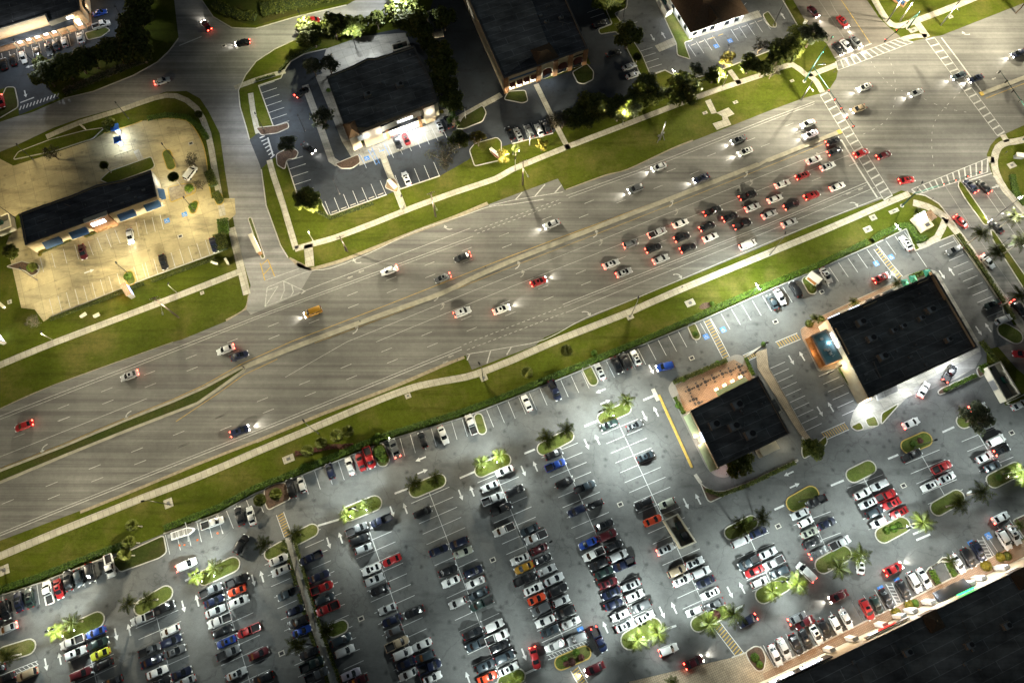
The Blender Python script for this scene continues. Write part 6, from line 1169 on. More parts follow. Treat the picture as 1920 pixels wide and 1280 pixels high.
m = MB(); m.tube((2.6, 0, .5), (4.6, 0, .5), .06, n=6); m.tube((-3, 0, .45), (2.6, 0, .5), .06, n=6); m.build('drawbar', M['galvanised'], o)
for s in (-1, 1): m = MB(); m.tube((1.4, s*.8, 1.2), (1.1, s*2.6, .9), .07, n=5); m.build('outrigger', M['white_metal'], o)
for x, y, lb in ((337, 1022, 'orange cone at the corner of the boat bay, left of a pair'), (346, 1021, 'orange cone right of the pair by the boat'), (370, 1012, 'orange cone below the boat trailer hitch'), (408, 999, 'orange cone below the front of the white pickup')):
    o = empty('traffic_cone', G(x, y, .03), 0, lb, 'cone', 'orange cones by the boat trailer'); m = MB(); m.tube((0, 0, .04), (0, 0, .7), .17, .03, 10); m.build('cone', M['cone_orange'], o); m = MB(); m.box((0, 0, .02), (.42, .42, .04)); m.build('base', M['cone_orange'], o)
# wheel stops
ws = 0
for (p, q, n, side, lb) in (((620, 404), (724, 365), 6, 1, 'lower shop bays'), ((1290, 84), (1335, 67), 3, -1, 'left bays below the hip roof'), ((1370, 55), (1430, 34), 4, -1, 'right bays below the hip roof')):
    a, b = G(*p), G(*q); d = (b-a).normalized(); nn = Vector((-d.y, d.x, 0))*side; od = ('first', 'second', 'third', 'fourth', 'fifth', 'sixth')
    for i in range(n):
        c = a.lerp(b, (i+.5)/n)+nn*.8; m = MB(); m.box((0, 0, .1), (1.8, .18, .14), math.atan2(d.y, d.x)); o = m.build('wheel_stop', M['kerb']); o.location = (c.x, c.y, 0); tag(o, '%s concrete wheel stop from the left in the %s' % (od[i], lb), 'wheel stop', 'concrete wheel stops')
for i, (x, y) in enumerate(((1344, 74), (1359, 68))):
    m = MB(); m.box((0, 0, .1), (1.8, .18, .14), R(RD)); o = m.build('wheel_stop', M['kerb_yellow']); o.location = G(x-8, y-2); tag(o, 'yellow wheel stop of the %s disabled bay by the hip roof' % ('left', 'right')[i], 'wheel stop', 'concrete wheel stops')
# uplights under the lit palms
def uplight(px, py, label, E=280, color=(1, .96, .5)):
    p = G(px, py, .14); m = MB(); m.tube((0, 0, 0), (0, 0, .25), .16, .2, 10); o = m.build('ground_uplight', M['metal_dark']); o.location = p; tag(o, label, 'ground light', 'ground lights under the palms'); mm = MB(); mm.tube((0, 0, .25), (0, 0, .27), .15, n=10); mm.build('lens', M['lamp_lens'], o)
    lamp(p+Vector((0, 0, .45)), color, E, 1.0, kind='SPOT', rot=(math.pi, 0, 0), size=R(130), blend=.8, radius=.12)
for x, y, lb in ((118, 1192, 'ground light left under the lit palms above the bright blue sedan'), (140, 1181, 'ground light right under the lit palms above the bright blue sedan'), (379, 1089, 'ground light left under the lit palms above the orange red coupe'), (402, 1079, 'ground light right under the lit palms above the orange red coupe'), (657, 968, 'ground light left under the lit palms above the grey pickup'), (687, 956, 'ground light right under the lit palms above the grey pickup'), (907, 876, 'ground light left under the lit palms nearest the hedge centre'), (932, 866, 'ground light right under the lit palms nearest the hedge centre')): uplight(x, y, lb)
for x, y, lb, e in ((1150, 779, 'ground light on the palm island above the dark green sedan', 60), (1206, 1193, 'ground light between the big palm pair', 50), (1455, 1101, 'ground light on the lit island by the blurred van', 120), (962, 1276, 'ground light under the bottom edge palm', 130), (1700, 986, 'ground light beside the flower island palm', 90), (612, 838, 'ground light below the cabbage palms', 40), (973, 284, 'ground light below the lit fan palm', 60), (1890, 893, 'ground light on the right edge flower island', 40)): uplight(x, y, lb, e)
for x, y, lb, e in ((730, 821, 'bright ground light in the hedge above the grey car', 80), (1903, 415, 'ground light against the upper lit palm trunk', 200), (1918, 462, 'ground light against the lower lit palm trunk', 200)): uplight(x, y, lb, e, (.9, 1, .8) if x < 800 else (1, .95, .8))
# ================================================================== CARS
def loft(rings, cap=True):
    n = len(rings[0]); vs = [p for r in rings for p in r]; fs = []
    for i in range(len(rings)-1):
        for j in range(n-1): fs.append((i*n+j, i*n+j+1, (i+1)*n+j+1, (i+1)*n+j))
    if cap: fs += [tuple(range(n))[::-1], tuple(range((len(rings)-1)*n, len(rings)*n))]
    return vs, fs
def interp(tab, x):
    for (x0, y0), (x1, y1) in zip(tab, tab[1:]):
        if x <= x1: return y0+(y1-y0)*max(0, (x-x0))/(x1-x0)
    return tab[-1][1]
SPEC = {  # length, width, deck height profile (rear -> front), greenhouse: base rear/front, roof rear/front, roof z, shoulder, roof width
    'sedan': (4.85, 1.86, [(-1, .80), (-.93, .98), (-.55, 1.02), (0, 1.0), (.35, 1.0), (.75, .86), (.95, .70), (1, .55)], (-1.80, 1.25, -1.0, .18, 1.44), .985, .70),
    'coupe': (4.6, 1.88, [(-1, .78), (-.93, .95), (-.55, .98), (0, .95), (.3, .93), (.75, .80), (.95, .66), (1, .52)], (-1.85, 1.0, -.75, -.02, 1.34), .94, .64),
    'hatch': (4.25, 1.80, [(-1, .85), (-.95, 1.0), (-.5, 1.02), (.4, 1.0), (.78, .88), (.95, .72), (1, .56)], (-2.0, 1.2, -1.5, .2, 1.5), .99, .70),
    'suv': (4.85, 1.95, [(-1, .9), (-.96, 1.12), (-.5, 1.14), (.4, 1.12), (.8, 1.02), (.95, .86), (1, .62)], (-2.33, 1.3, -1.95, .38, 1.74), 1.11, .73),
    'van': (5.1, 1.98, [(-1, .9), (-.97, 1.1), (-.5, 1.12), (.5, 1.10), (.8, 1.0), (.95, .85), (1, .62)], (-2.48, 1.75, -2.3, .85, 1.86), 1.09, .76),
    'pickup': (5.7, 2.0, [(-1, .72), (-.98, .78), (-.2, .80), (-.12, 1.14), (.35, 1.14), (.8, 1.08), (.95, .95), (1, .66)], (-.48, 1.8, -.2, 1.0, 1.85), 1.13, .74)}
def car_mesh(kind):
    L, W, prof, (xr, xf, rr_, rf, zr), zs, rw = SPEC[kind]; hl = L/2; hw = W/2; P = {}
    xs = [-1, -.985, -.93, -.8, -.55, -.25, -.121, .1, .35, .6, .78, .9, .96, .99, 1] if kind != 'pickup' else [-1, -.985, -.93, -.6, -.21, -.12, .1, .35, .6, .78, .9, .96, .99, 1]
    rings = []
    for u in xs:
        k = 1-.34*max(0, (abs(u)-.66)/.34)**2.4; w = hw*k; z = interp(prof, u); x = u*hl; b = .26 if abs(u) < .97 else .34
        rings.append([(x, -w*.93, b), (x, -w, b+.22), (x, -w, z*.62), (x, -w*.97, z-.12), (x, -w*.87, z-.015), (x, -w*.4, z+.025), (x, 0, z+.035), (x, w*.4, z+.025), (x, w*.87, z-.015), (x, w*.97, z-.12), (x, w, z*.62), (x, w, b+.22), (x, w*.93, b)])
    body = MB(); v, f = loft(rings); body.add(v, f)
    bw, tw = hw*.86, hw*rw*1.16
    base = [(xr, -bw*.9), (xr+.12, -bw), ((xr+xf)/2, -bw*1.0), (xf-.2, -bw*.98), (xf-.06, -bw*.90), (xf+.1, 0), (xf-.06, bw*.90), (xf-.2, bw*.98), ((xr+xf)/2, bw*1.0), (xr+.12, bw), (xr, bw*.9), (xr-.03, 0)]
    roof = [(rr_, -tw*.9), (rr_+.12, -tw), ((rr_+rf)/2, -tw*1.02), (rf-.12, -tw), (rf, -tw*.93), (rf+.05, 0), (rf, tw*.93), (rf-.12, tw), ((rr_+rf)/2, tw*1.02), (rr_+.12, tw), (rr_, tw*.9), (rr_-.02, 0)]
    n = 12; z0 = zs-.06; mid = [(a[0]*.12+b[0]*.88, a[1]*.12+b[1]*.88) for a, b in zip(base, roof)]
    gv = [(x, y, z0) for x, y in base]+[(x, y, z0+(zr-z0)*.9) for x, y in mid]+[(x*.96+(rr_+rf)*.02, y*.9, zr) for x, y in roof]+[((rr_+rf)/2, 0, zr+.045)]
    gf = [(i, (i+1) % n, n+(i+1) % n, n+i) for i in range(n)]+[(n+i, n+(i+1) % n, 2*n+(i+1) % n, 2*n+i) for i in range(n)]+[(2*n+i, 2*n+(i+1) % n, 3*n) for i in range(n)]
    body.add(gv, gf)
    for s in (-1, 1): body.box((xf-.28, s*(hw+.07), zs+.06), (.16, .22, .13))
    if kind == 'pickup':
        for s in (-1, 1): body.box((-hl*.61, s*(hw*.93), .98), (hl*.75, .13, .42))
        body.box((-hl*.975, 0, .97), (.10, W*.86, .40)); body.box((-hl*.235, 0, .97), (.08, W*.86, .36))
        m = MB(); m.box((-hl*.605, 0, .83), (hl*.72, W*.84, .03)); P['cargo_bed'] = (m, 'bed_liner')
    P['body'] = (body, 'car_paint')
    zt = lambda t: z0+(zr-z0)*t
    def pane(ia, ib, t0, t1, o=.02, i0=.06, i1=.06):
        def pt(i, j, t, q):
            a = Vector((base[i][0], base[i][1], z0)).lerp(Vector((mid[i][0], mid[i][1], zt(.9))), t/.9); b = Vector((base[j][0], base[j][1], z0)).lerp(Vector((mid[j][0], mid[j][1], zt(.9))), t/.9); return a.lerp(b, q)
        a, b, c, d = pt(ia, ib, t0, i0), pt(ia, ib, t0, 1-i1), pt(ia, ib, t1, 1-i1), pt(ia, ib, t1, i0); nn = (b-a).cross(d-a).normalized(); ce = Vector(((xr+xf)/2, 0, 0)); 
        if nn.dot(a-ce) < 0: nn = -nn
        return [p+nn*o for p in (a, b, c, d)]
    m = MB()
    for i, j in ((4, 5), (5, 6)): m.add(pane(i, j, .04, .9, .025, .03 if i == 4 else 0, .03 if i == 5 else 0), [(0, 1, 2, 3)])
    P['windscreen'] = (m, 'car_glass'); m = MB()
    for i, j in ((10, 11), (11, 0)): m.add(pane(i, j, .06, .88, .025, .03 if i == 10 else 0, .03 if i == 11 else 0), [(0, 1, 2, 3)])
    P['rear_window'] = (m, 'car_glass')
    for s, segs in ((0, ((1, 2), (2, 3))), (1, ((7, 8), (8, 9)))):
        m = MB()
        for i, j in segs: m.add(pane(i, j, .08, .86, .025, .03, .03), [(0, 1, 2, 3)])
        P['side_window' if s == 0 else 'side_window#'] = (m, 'car_glass')
    if kind in ('suv', 'sedan', 'coupe'):                # tinted roof glass shows as a dark panel on some cars
        m = MB(); cx = (rr_*.35+rf*.65); m.box((cx, 0, zr+.046), (.62, tw*1.1, .02)); P['sunroof'] = (m, 'car_glass')
    hy, ty = hw*.62, hw*.66
    for s in (-1, 1):
        m = MB(); zf = interp(prof, .95)-.16; m.box((hl*.955, s*hy, zf+.03), (.34, .42, .16)); P['headlight' if s < 0 else 'headlight#'] = (m, 'headlamp')
        zb = .86 if kind != 'suv' and kind != 'van' else 1.0; zb = .98 if kind == 'pickup' else zb; m = MB(); m.box((-hl*.972, s*ty, zb), (.20, .38 if kind not in ('suv', 'van', 'pickup') else .24, .18 if kind not in ('suv', 'van', 'pickup') else .34)); P['taillight' if s < 0 else 'taillight#'] = (m, 'taillamp')
    k = 0
    for x in (-hl*.58, hl*.60):
        for s in (-1, 1):
            m = MB(); m.tube((x, s*(hw-.22), .33), (x, s*(hw+.012), .33), .33, n=14); m.tube((x, s*(hw+.012), .33), (x, s*(hw+.02), .33), .2, n=10); P['wheel'+'#'*k] = (m, 'tyre'); k += 1
    return P
CARM = {}
for kd in SPEC:
    CARM[kd] = {}
    for nm, (mb, mt) in car_mesh(kd).items():
        o = mb.build(nm.replace('#', ''), M[mt], None, nm == 'body', fix=nm == 'body'); CARM[kd][nm] = o.data
        if nm == 'body':
            try: o.data.set_sharp_from_angle(angle=R(38))
            except Exception: pass
        bpy.data.objects.remove(o)
LIT = {}
for kd in SPEC:
    for nm in ('headlight', 'headlight#', 'taillight', 'taillight#'):
        me = CARM[kd][nm].copy(); me.materials.clear(); me.materials.append(M['headlamp_on' if 'head' in nm else 'taillamp_on']); LIT[kd, nm] = me
COLR = {'W': ((.70, .71, .70), 'white'), 'S': ((.42, .44, .45), 'silver'), 'G': ((.10, .108, .115), 'grey'), 'K': ((.008, .009, .011), 'black'), 'B': ((.010, .05, .30), 'bright blue'), 'D': ((.006, .011, .036), 'dark blue'), 'R': ((.30, .010, .012), 'red'), 'M': ((.07, .006, .010), 'dark red'),
        'Y': ((.42, .44, .03), 'lime green'), 'O': ((.42, .22, .015), 'gold'), 'X': ((.60, .06, .015), 'orange red'), 'C': ((.03, .045, .056), 'slate blue'), 'T': ((.30, .24, .16), 'tan'), 'N': ((.012, .03, .026), 'dark green'), 'L': ((.60, .56, .66), 'lilac white'), 'P': ((.34, .36, .30), 'pale green')}
KN = {'s': 'sedan', 'c': 'coupe', 'h': 'hatch', 'u': 'suv', 'v': 'van', 'p': 'pickup'}
KW = {'s': 'sedan', 'c': 'coupe', 'h': 'hatchback', 'u': 'SUV', 'v': 'van', 'p': 'pickup truck'}
RC = random.Random(99); NCAR = 0; SEEN = {}
def car(px, py, k, colr, hd, label, group, on='', s=1.0):
    """on: t = tail lights lit, h = headlights lit"""
    global NCAR; NCAR += 1
    kind = KN[k]; p = G(px, py, .75); o = empty('pickup_truck' if k == 'p' else 'van' if k == 'v' else 'parked_car' if not on else 'car', (p.x, p.y, .03), R(hd), label, 'pickup' if k == 'p' else 'van' if k == 'v' else 'car', group)
    f = 1.04*s*RC.uniform(.975, 1.025); o.scale = (f, f*RC.uniform(.98, 1.02), f)
    sun = RC.random() < (.3 if k in 'suc' else 0); cl = COLR[colr][0]; j = RC.uniform(.68, 1.08)
    for nm, me in CARM[kind].items():
        if nm == 'sunroof' and not sun: continue
        if 'taillight' in nm and 't' in on: me = LIT[kind, nm]
        if 'headlight' in nm and 'h' in on: me = LIT[kind, nm]
        c = bpy.data.objects.new(nm.replace('#', ''), me); COL.objects.link(c); c.parent = o
        if nm == 'body': c.color = (*[min(.85, q*j) for q in cl], 1)
    if 'h' in on:
        u = Vector((math.cos(R(hd)), math.sin(R(hd)), 0))
        for sd in ((-1, 1) if 'b' in on else (0,)):
            q = p+u*2.6*f+Vector((-u.y, u.x, 0))*.6*sd; lamp((q.x, q.y, .72), (1, .93, .8), 60 if 'b' in on else 280, 1.0, kind='SPOT', rot=(R(80), 0, R(hd-90)), size=R(62), blend=.8, radius=.1)
    return o
ORD = ['first', 'second', 'third', 'fourth', 'fifth', 'sixth', 'seventh', 'eighth', 'ninth', 'tenth', 'eleventh', 'twelfth', 'thirteenth', 'fourteenth', 'fifteenth', 'sixteenth', 'seventeenth', 'eighteenth']
def row(tile, data, hd, phrase, group, jit=1.5, flip=.5, key='y'):
    c, r = tile; L = []
    for it in data.split(';'):
        q = it.strip().split(','); x, y = T(c, r, float(q[0]), float(q[1])); z = RC.random()
        if q[2] == 's' and z < .30: q[2] = 'h' if z < .13 else 'u' if z < .24 else 'c'
        L.append((x, y, q[2], q[3], q[4] if len(q) > 4 else ''))
    L.sort(key=lambda q: q[1] if key == 'y' else q[0])
    for i, (x, y, k, cl, ex) in enumerate(L):
        h = hd+RC.uniform(-jit, jit)+(180 if (RC.random() < flip and 'n' not in ex) or 'f' in ex else 0)
        car(x, y, k, cl, h, '%s %s, %s %s' % (COLR[cl][1], KW[k], ORD[i], phrase), group, ex.replace('n', '').replace('f', ''))
PH = 'cars parked in the plaza double rows'
row((0, 3), '545,970,p,W;570,1055,s,S;610,1210,u,M', RD+180, 'down the left side of the lime car row', PH)
row((0, 3), '720,900,s,B;735,985,s,N;752,1062,c,Y;775,1145,u,K;845,1268,s,K', RD, 'down the right side of the lime car row', PH)
row((0, 3), '205,1215,s,T;40,1245,u,K;-25,1180,s,K', RD, 'from the top in the left edge row', PH)
row((0, 3), '1072,795,p,S;1128,1032,p,G;1140,1115,s,D;1180,1198,s,W;1200,1280,s,K', RD+180, 'down the left of the second row', PH)
row((0, 3), '1225,720,p,K;1280,885,s,W;1285,965,u,D;1312,1042,s,G;1362,1205,s,D;1392,1268,s,S', RD, 'down the right of the second row', PH)
row((0, 3), '1582,585,p,G;1605,665,s,D;1615,740,s,S;1650,812,p,W;1672,892,u,K;1700,970,s,B;1715,1052,p,G;1775,1210,s,S', RD+180, 'down the left of the orange red coupe row', PH)
row((0, 3), '1780,510,p,K;1776,587,c,X;1792,668,u,W;1868,885,p,R;1940,1060,s,M;1978,1242,u,K', RD, 'down the right of the orange red coupe row', PH)
row((1, 3), '170,355,s,W;190,435,u,S;245,608,p,C;295,735,h,D;320,820,u,K;345,890,c,B;400,1055,s,K;420,1140,p,N;455,1218,p,G', RD+180, 'down the left of the hedged walkway', PH)
row((1, 3), '415,340,p,D;475,480,s,D;495,567,p,R;515,650,u,C;540,720,p,R;640,955,s,C;665,1040,u,W;710,1215,s,L;765,1265,u,M', RD, 'down the right of the hedged walkway', PH)
row((1, 3), '755,127,p,G;775,205,u,K;805,272,s,S;868,425,s,W;886,505,s,S;932,580,s,K;988,722,s,S;1020,808,s,D;1035,888,h,G;1058,985,p,T;1100,1058,s,W;1125,1132,s,D;1145,1212,s,W', RD+180, 'down the left of the grey pickup row', PH)
row((1, 3), '940,62,p,D;1020,360,s,R;1188,745,s,K;1245,992,s,W;1268,1080,u,C;1300,1158,p,D;1322,1240,c,W', RD, 'down the right of the grey pickup row', PH)
row((1, 3), '1250,0,s,K;1370,285,s,D;1440,438,s,K;1462,518,s,W;1512,678,s,W;1625,905,s,K;1660,988,p,C;1722,1148,s,C;1735,1238,s,X', RD+180, 'down the left of the sparse middle row', PH)
row((1, 3), '1522,228,u,D;1552,300,s,P;1630,445,u,D;1646,525,s,W;1668,610,s,C;1690,685,p,N;1785,850,u,W;1808,935,p,W;1825,1005,u,K;1862,1085,u,C;1892,1175,s,W', RD, 'down the right of the sparse middle row', PH)
row((1, 2), '1755,1085,s,S;1775,1180,p,S;1840,1255,p,K', RD+180, 'down the left of the gold car row top', PH)
row((1, 2), '1865,970,s,W;1940,1120,u,K', RD, 'down the right of the gold car row top', PH)
row((2, 3), '-60,130,p,W;60,350,s,W;90,415,s,O;95,500,p,K;160,575,s,W;185,650,c,X;218,722,s,G;250,815,s,W;285,890,s,C;320,1000,s,W', RD+180, 'down the left of the gold car row', PH)
row((2, 3), '130,130,s,C;180,185,p,S;205,275,s,M;225,352,s,K;260,432,s,S;315,502,s,S;345,577,u,K;367,665,s,S;400,745,s,K;442,828,s,W;490,945,u,S', RD, 'down the right of the gold car row', PH)
row((2, 2), '312,845,s,K;325,927,p,B;395,1055,u,K;485,1270,u,D', RD+180, 'down the left of the blue pickup row', PH)
row((2, 2), '545,1090,p,C;625,1220,s,K', RD, 'down the right of the blue pickup row', PH)
row((2, 3), '570,232,s,B;612,312,p,W;652,388,u,K;690,452,s,N;722,530,s,M;745,605,s,D;762,690,s,D;815,768,u,W;848,850,s,S', RD+180, 'down the lower left of the blue pickup row', PH)
row((2, 3), '690,95,s,K;715,172,s,M;765,250,s,K;795,327,u,S;838,392,p,D;895,547,s,S;915,625,s,W;972,702,s,G;998,785,s,W', RD, 'down the lower right of the blue pickup row', PH)
row((2, 2), '730,625,s,N;985,1215,u,K', RD+180, 'down the left of the nearly empty row', PH)
row((2, 2), '920,630,s,G;1000,862,s,C;1162,1212,s,P', RD, 'down the right of the nearly empty row', PH)
row((2, 3), '1055,62,s,X;1152,275,s,S,nt;1235,440,u,T;1275,510,s,W;1368,740,s,W', RD, 'down the left of the tan bin yard row', PH, flip=.3)
row((2, 3), '1370,377,s,S;1415,450,u,S;1450,522,s,D;1487,608,s,W;1520,690,s,G', RD, 'down the right of the tan bin yard row', PH)
row((2, 3), '1715,217,v,S;1775,377,p,C;1815,442,s,R;1852,525,s,W', RD+180, 'down the left of the row under the two palms', PH)
row((2, 3), '1845,150,s,D;1918,305,s,S;1962,378,p,S;2005,445,u,C', RD, 'down the right of the row under the two palms', PH)
row((3, 3), '240,10,s,S;282,72,s,W;312,152,s,P;325,228,u,K;375,302,s,G,nt', RD, 'down the left of the yellow kerbed island row', PH, flip=.3)
row((3, 3), '360,-80,p,K;440,85,s,D;535,230,p,S', RD, 'down the right of the yellow kerbed island row', PH)
row((3, 2), '705,1140,s,W;750,1212,s,S;795,1280,s,C;830,1355,s,W', RD+180, 'down the left of the red trio row', PH)
row((3, 2), '835,1075,u,S;880,1155,p,R;925,1215,s,R;982,1282,s,R', RD, 'down the right of the red trio row', PH)
row((3, 2), '1075,855,p,K;1215,1080,s,W', RD+180, 'down the left of the red pickup row', PH)
row((3, 2), '1300,942,p,R,n;1338,1022,s,S', RD, 'down the right of the red pickup row', PH, flip=0)
row((3, 2), '1620,867,s,S;1680,937,s,C', RD+180, 'down the left of the olive tree row', PH)
row((3, 2), '1605,625,s,K;1708,742,v,W;1755,815,s,K,nt', RD, 'down the right of the olive tree row', PH, flip=0)
PE = 'cars parked along the hedge'
row((0, 3), '-20,745,s,K;45,730,u,K;140,672,s,D;222,642,s,N;365,600,p,W,n;440,575,s,R;512,512,s,K;590,492,s,C;680,452,u,K;825,400,p,W,f', RD+90, 'from the left along the left hedge', PE, key='x', flip=.3)
row((0, 3), '1797,30,s,K;1884,28,s,S', RD+90, 'of two left of the dark kerbed palm bed', PE, key='x', flip=.3)
row((1, 2), '265,1100,u,K;345,1072,s,W;557,972,s,D;705,935,s,W;785,902,s,R,n;850,870,p,R,f;1040,800,s,G,nt;1252,738,s,K;1405,702,s,W,f;1615,622,p,W', RD+90, 'from the left along the middle hedge', PE, key='x', flip=0)
row((2, 2), '112,462,s,W;320,367,p,D,f;660,227,s,S;785,177,s,K;850,147,s,K;930,122,s,W', RD+90, 'from the left along the upper hedge', PE, key='x', flip=.3)
row((3, 1), '35,985,s,C;90,945,s,W,f;205,890,s,K;435,785,s,S,f;1035,545,s,W,n', RD+90, 'from the left along the plaza corner hedge', PE, key='x', flip=0)
row((3, 1), '1400,592,s,G;1682,1000,s,N;1765,1117,s,S', RD, 'down the bays beside the crossroad walk', PE, flip=.3)
car(449-0, 668-1, 's', 'D', RD, 'dark blue sedan alone beside the tan walkway', PE); car(1911, 759, 's', 'S', RD, 'silver sedan below the cream bin yard at the right edge', PE)
ORD += ['nineteenth', 'twentieth']
row((3, 3), '55,1070,s,W;120,1017,s,W;210,987,s,K;280,947,u,K;360,912,s,W;425,872,s,K;507,840,s,W;585,797,s,W;740,727,s,R;815,692,s,N;890,647,s,K;1015,582,u,K;1095,522,u,W;1170,492,s,W;1425,385,s,W;1500,342,u,K;1575,292,s,D;1770,205,u,W;1842,167,s,W', RD-90, 'from the left in front of the strip mall', 'cars parked before the strip mall', key='x', flip=0)
PN = 'cars parked by the north shops'
row((0, 0), '30,480,s,K;100,450,s,K;175,430,s,W;275,395,s,K;365,370,s,G;420,335,s,C;485,315,s,S;605,287,s,S', RD+90, 'from the left before the mall arcade', PN, key='x', flip=.4)
for x, y, k, c_, h, lb in ((187, 24, 's', 'B', RD, 'bright blue sedan at the end of the mall arcade'), (190, 47, 'p', 'W', RD, 'white pickup truck on the corner of the mall arcade'), (250, 2, 's', 'S', RD+90, 'silver sedan at the top edge beside the dark trees'), (155, 472, 's', 'M', RD-90, 'dark red sedan under the middle bank awnings'), (306, 491, 's', 'K', RD-90, 'black sedan alone in the lower bank bays'), (401, 459, 's', 'D', RD-90, 'dark blue sedan at the hedge end of the bank bays'),
                            (824, 236, 's', 'S', RD+90, 'silver sedan by the white shop front, right end'), (840, 229, 's', 'K', RD+90, 'black sedan right of the silver one by the shop'), (745, 267, 's', 'K', RD-90, 'black sedan left of the red coupe at the shop front'), (761, 260, 'c', 'R', RD+90, 'bright red coupe at the white lit shop front'), (762, 335, 's', 'W', RD+90, 'white sedan beside the brick entry wall'), (972, 252, 's', 'S', RD+90, 'silver sedan left in the dark lot by the path'), (993, 247, 'u', 'G', RD+90, 'grey SUV second in the dark lot by the path'), (1011, 244, 's', 'S', RD+90, 'silver sedan third in the dark lot by the path'), (1024, 237, 's', 'K', RD+90, 'black sedan nearest the path in the dark lot'), (956, 250, 's', 'K', RD+90, 'black sedan at the left end of the dark lot'), (1124, 45, 's', 'K', RD, 'black sedan at the round kerb in the dark lot'), (1150, 100, 's', 'K', RD, 'black sedan under the tall dark tree'), (1180, 125, 's', 'S', RD, 'silver sedan below the tall dark tree'), (1187, 141, 's', 'W', RD, 'white sedan lowest in the dark lot')):
    car(x, y, k, c_, h, lb, PN)
# ---- traffic queue at the junction, named by lane and place from the stop line
Q = {'inner': '1562,265,s,K;1526,300,s,S;1402,367,p,K;1336,396,p,K;1276,419,s,W;1232,437,p,S;1182,457,h,G', 'second': '1565,284,s,K;1505,329,s,R;1467,345,s,W;1411,389,s,S;1369,407,s,K;1326,425,s,K;1279,445,s,K;1225,465,s,K;1146,495,s,S', 'third': '1552,312,s,S;1522,367,u,R;1484,385,s,K;1443,402,s,S;1392,421,p,K;1332,445,s,W;1290,465,s,K;1239,486,s,S;1170,511,s,S', 'outer': '1570,350,s,W;1500,322,s,L'}
Q['outer'] = '1570,350,s,W'
for ln, dat in Q.items():
    for i, it in enumerate(dat.split(';')):
        q = it.split(','); car(float(q[0]), float(q[1]), q[2], q[3], RD+RC.uniform(-1, 1), '%s %s, %s back in the %s queue lane with lit tail lights' % (COLR[q[3]][1], KW[q[2]], ORD[i], ln), 'cars queuing at the junction', 't')
EB, WB = RD, RD+180
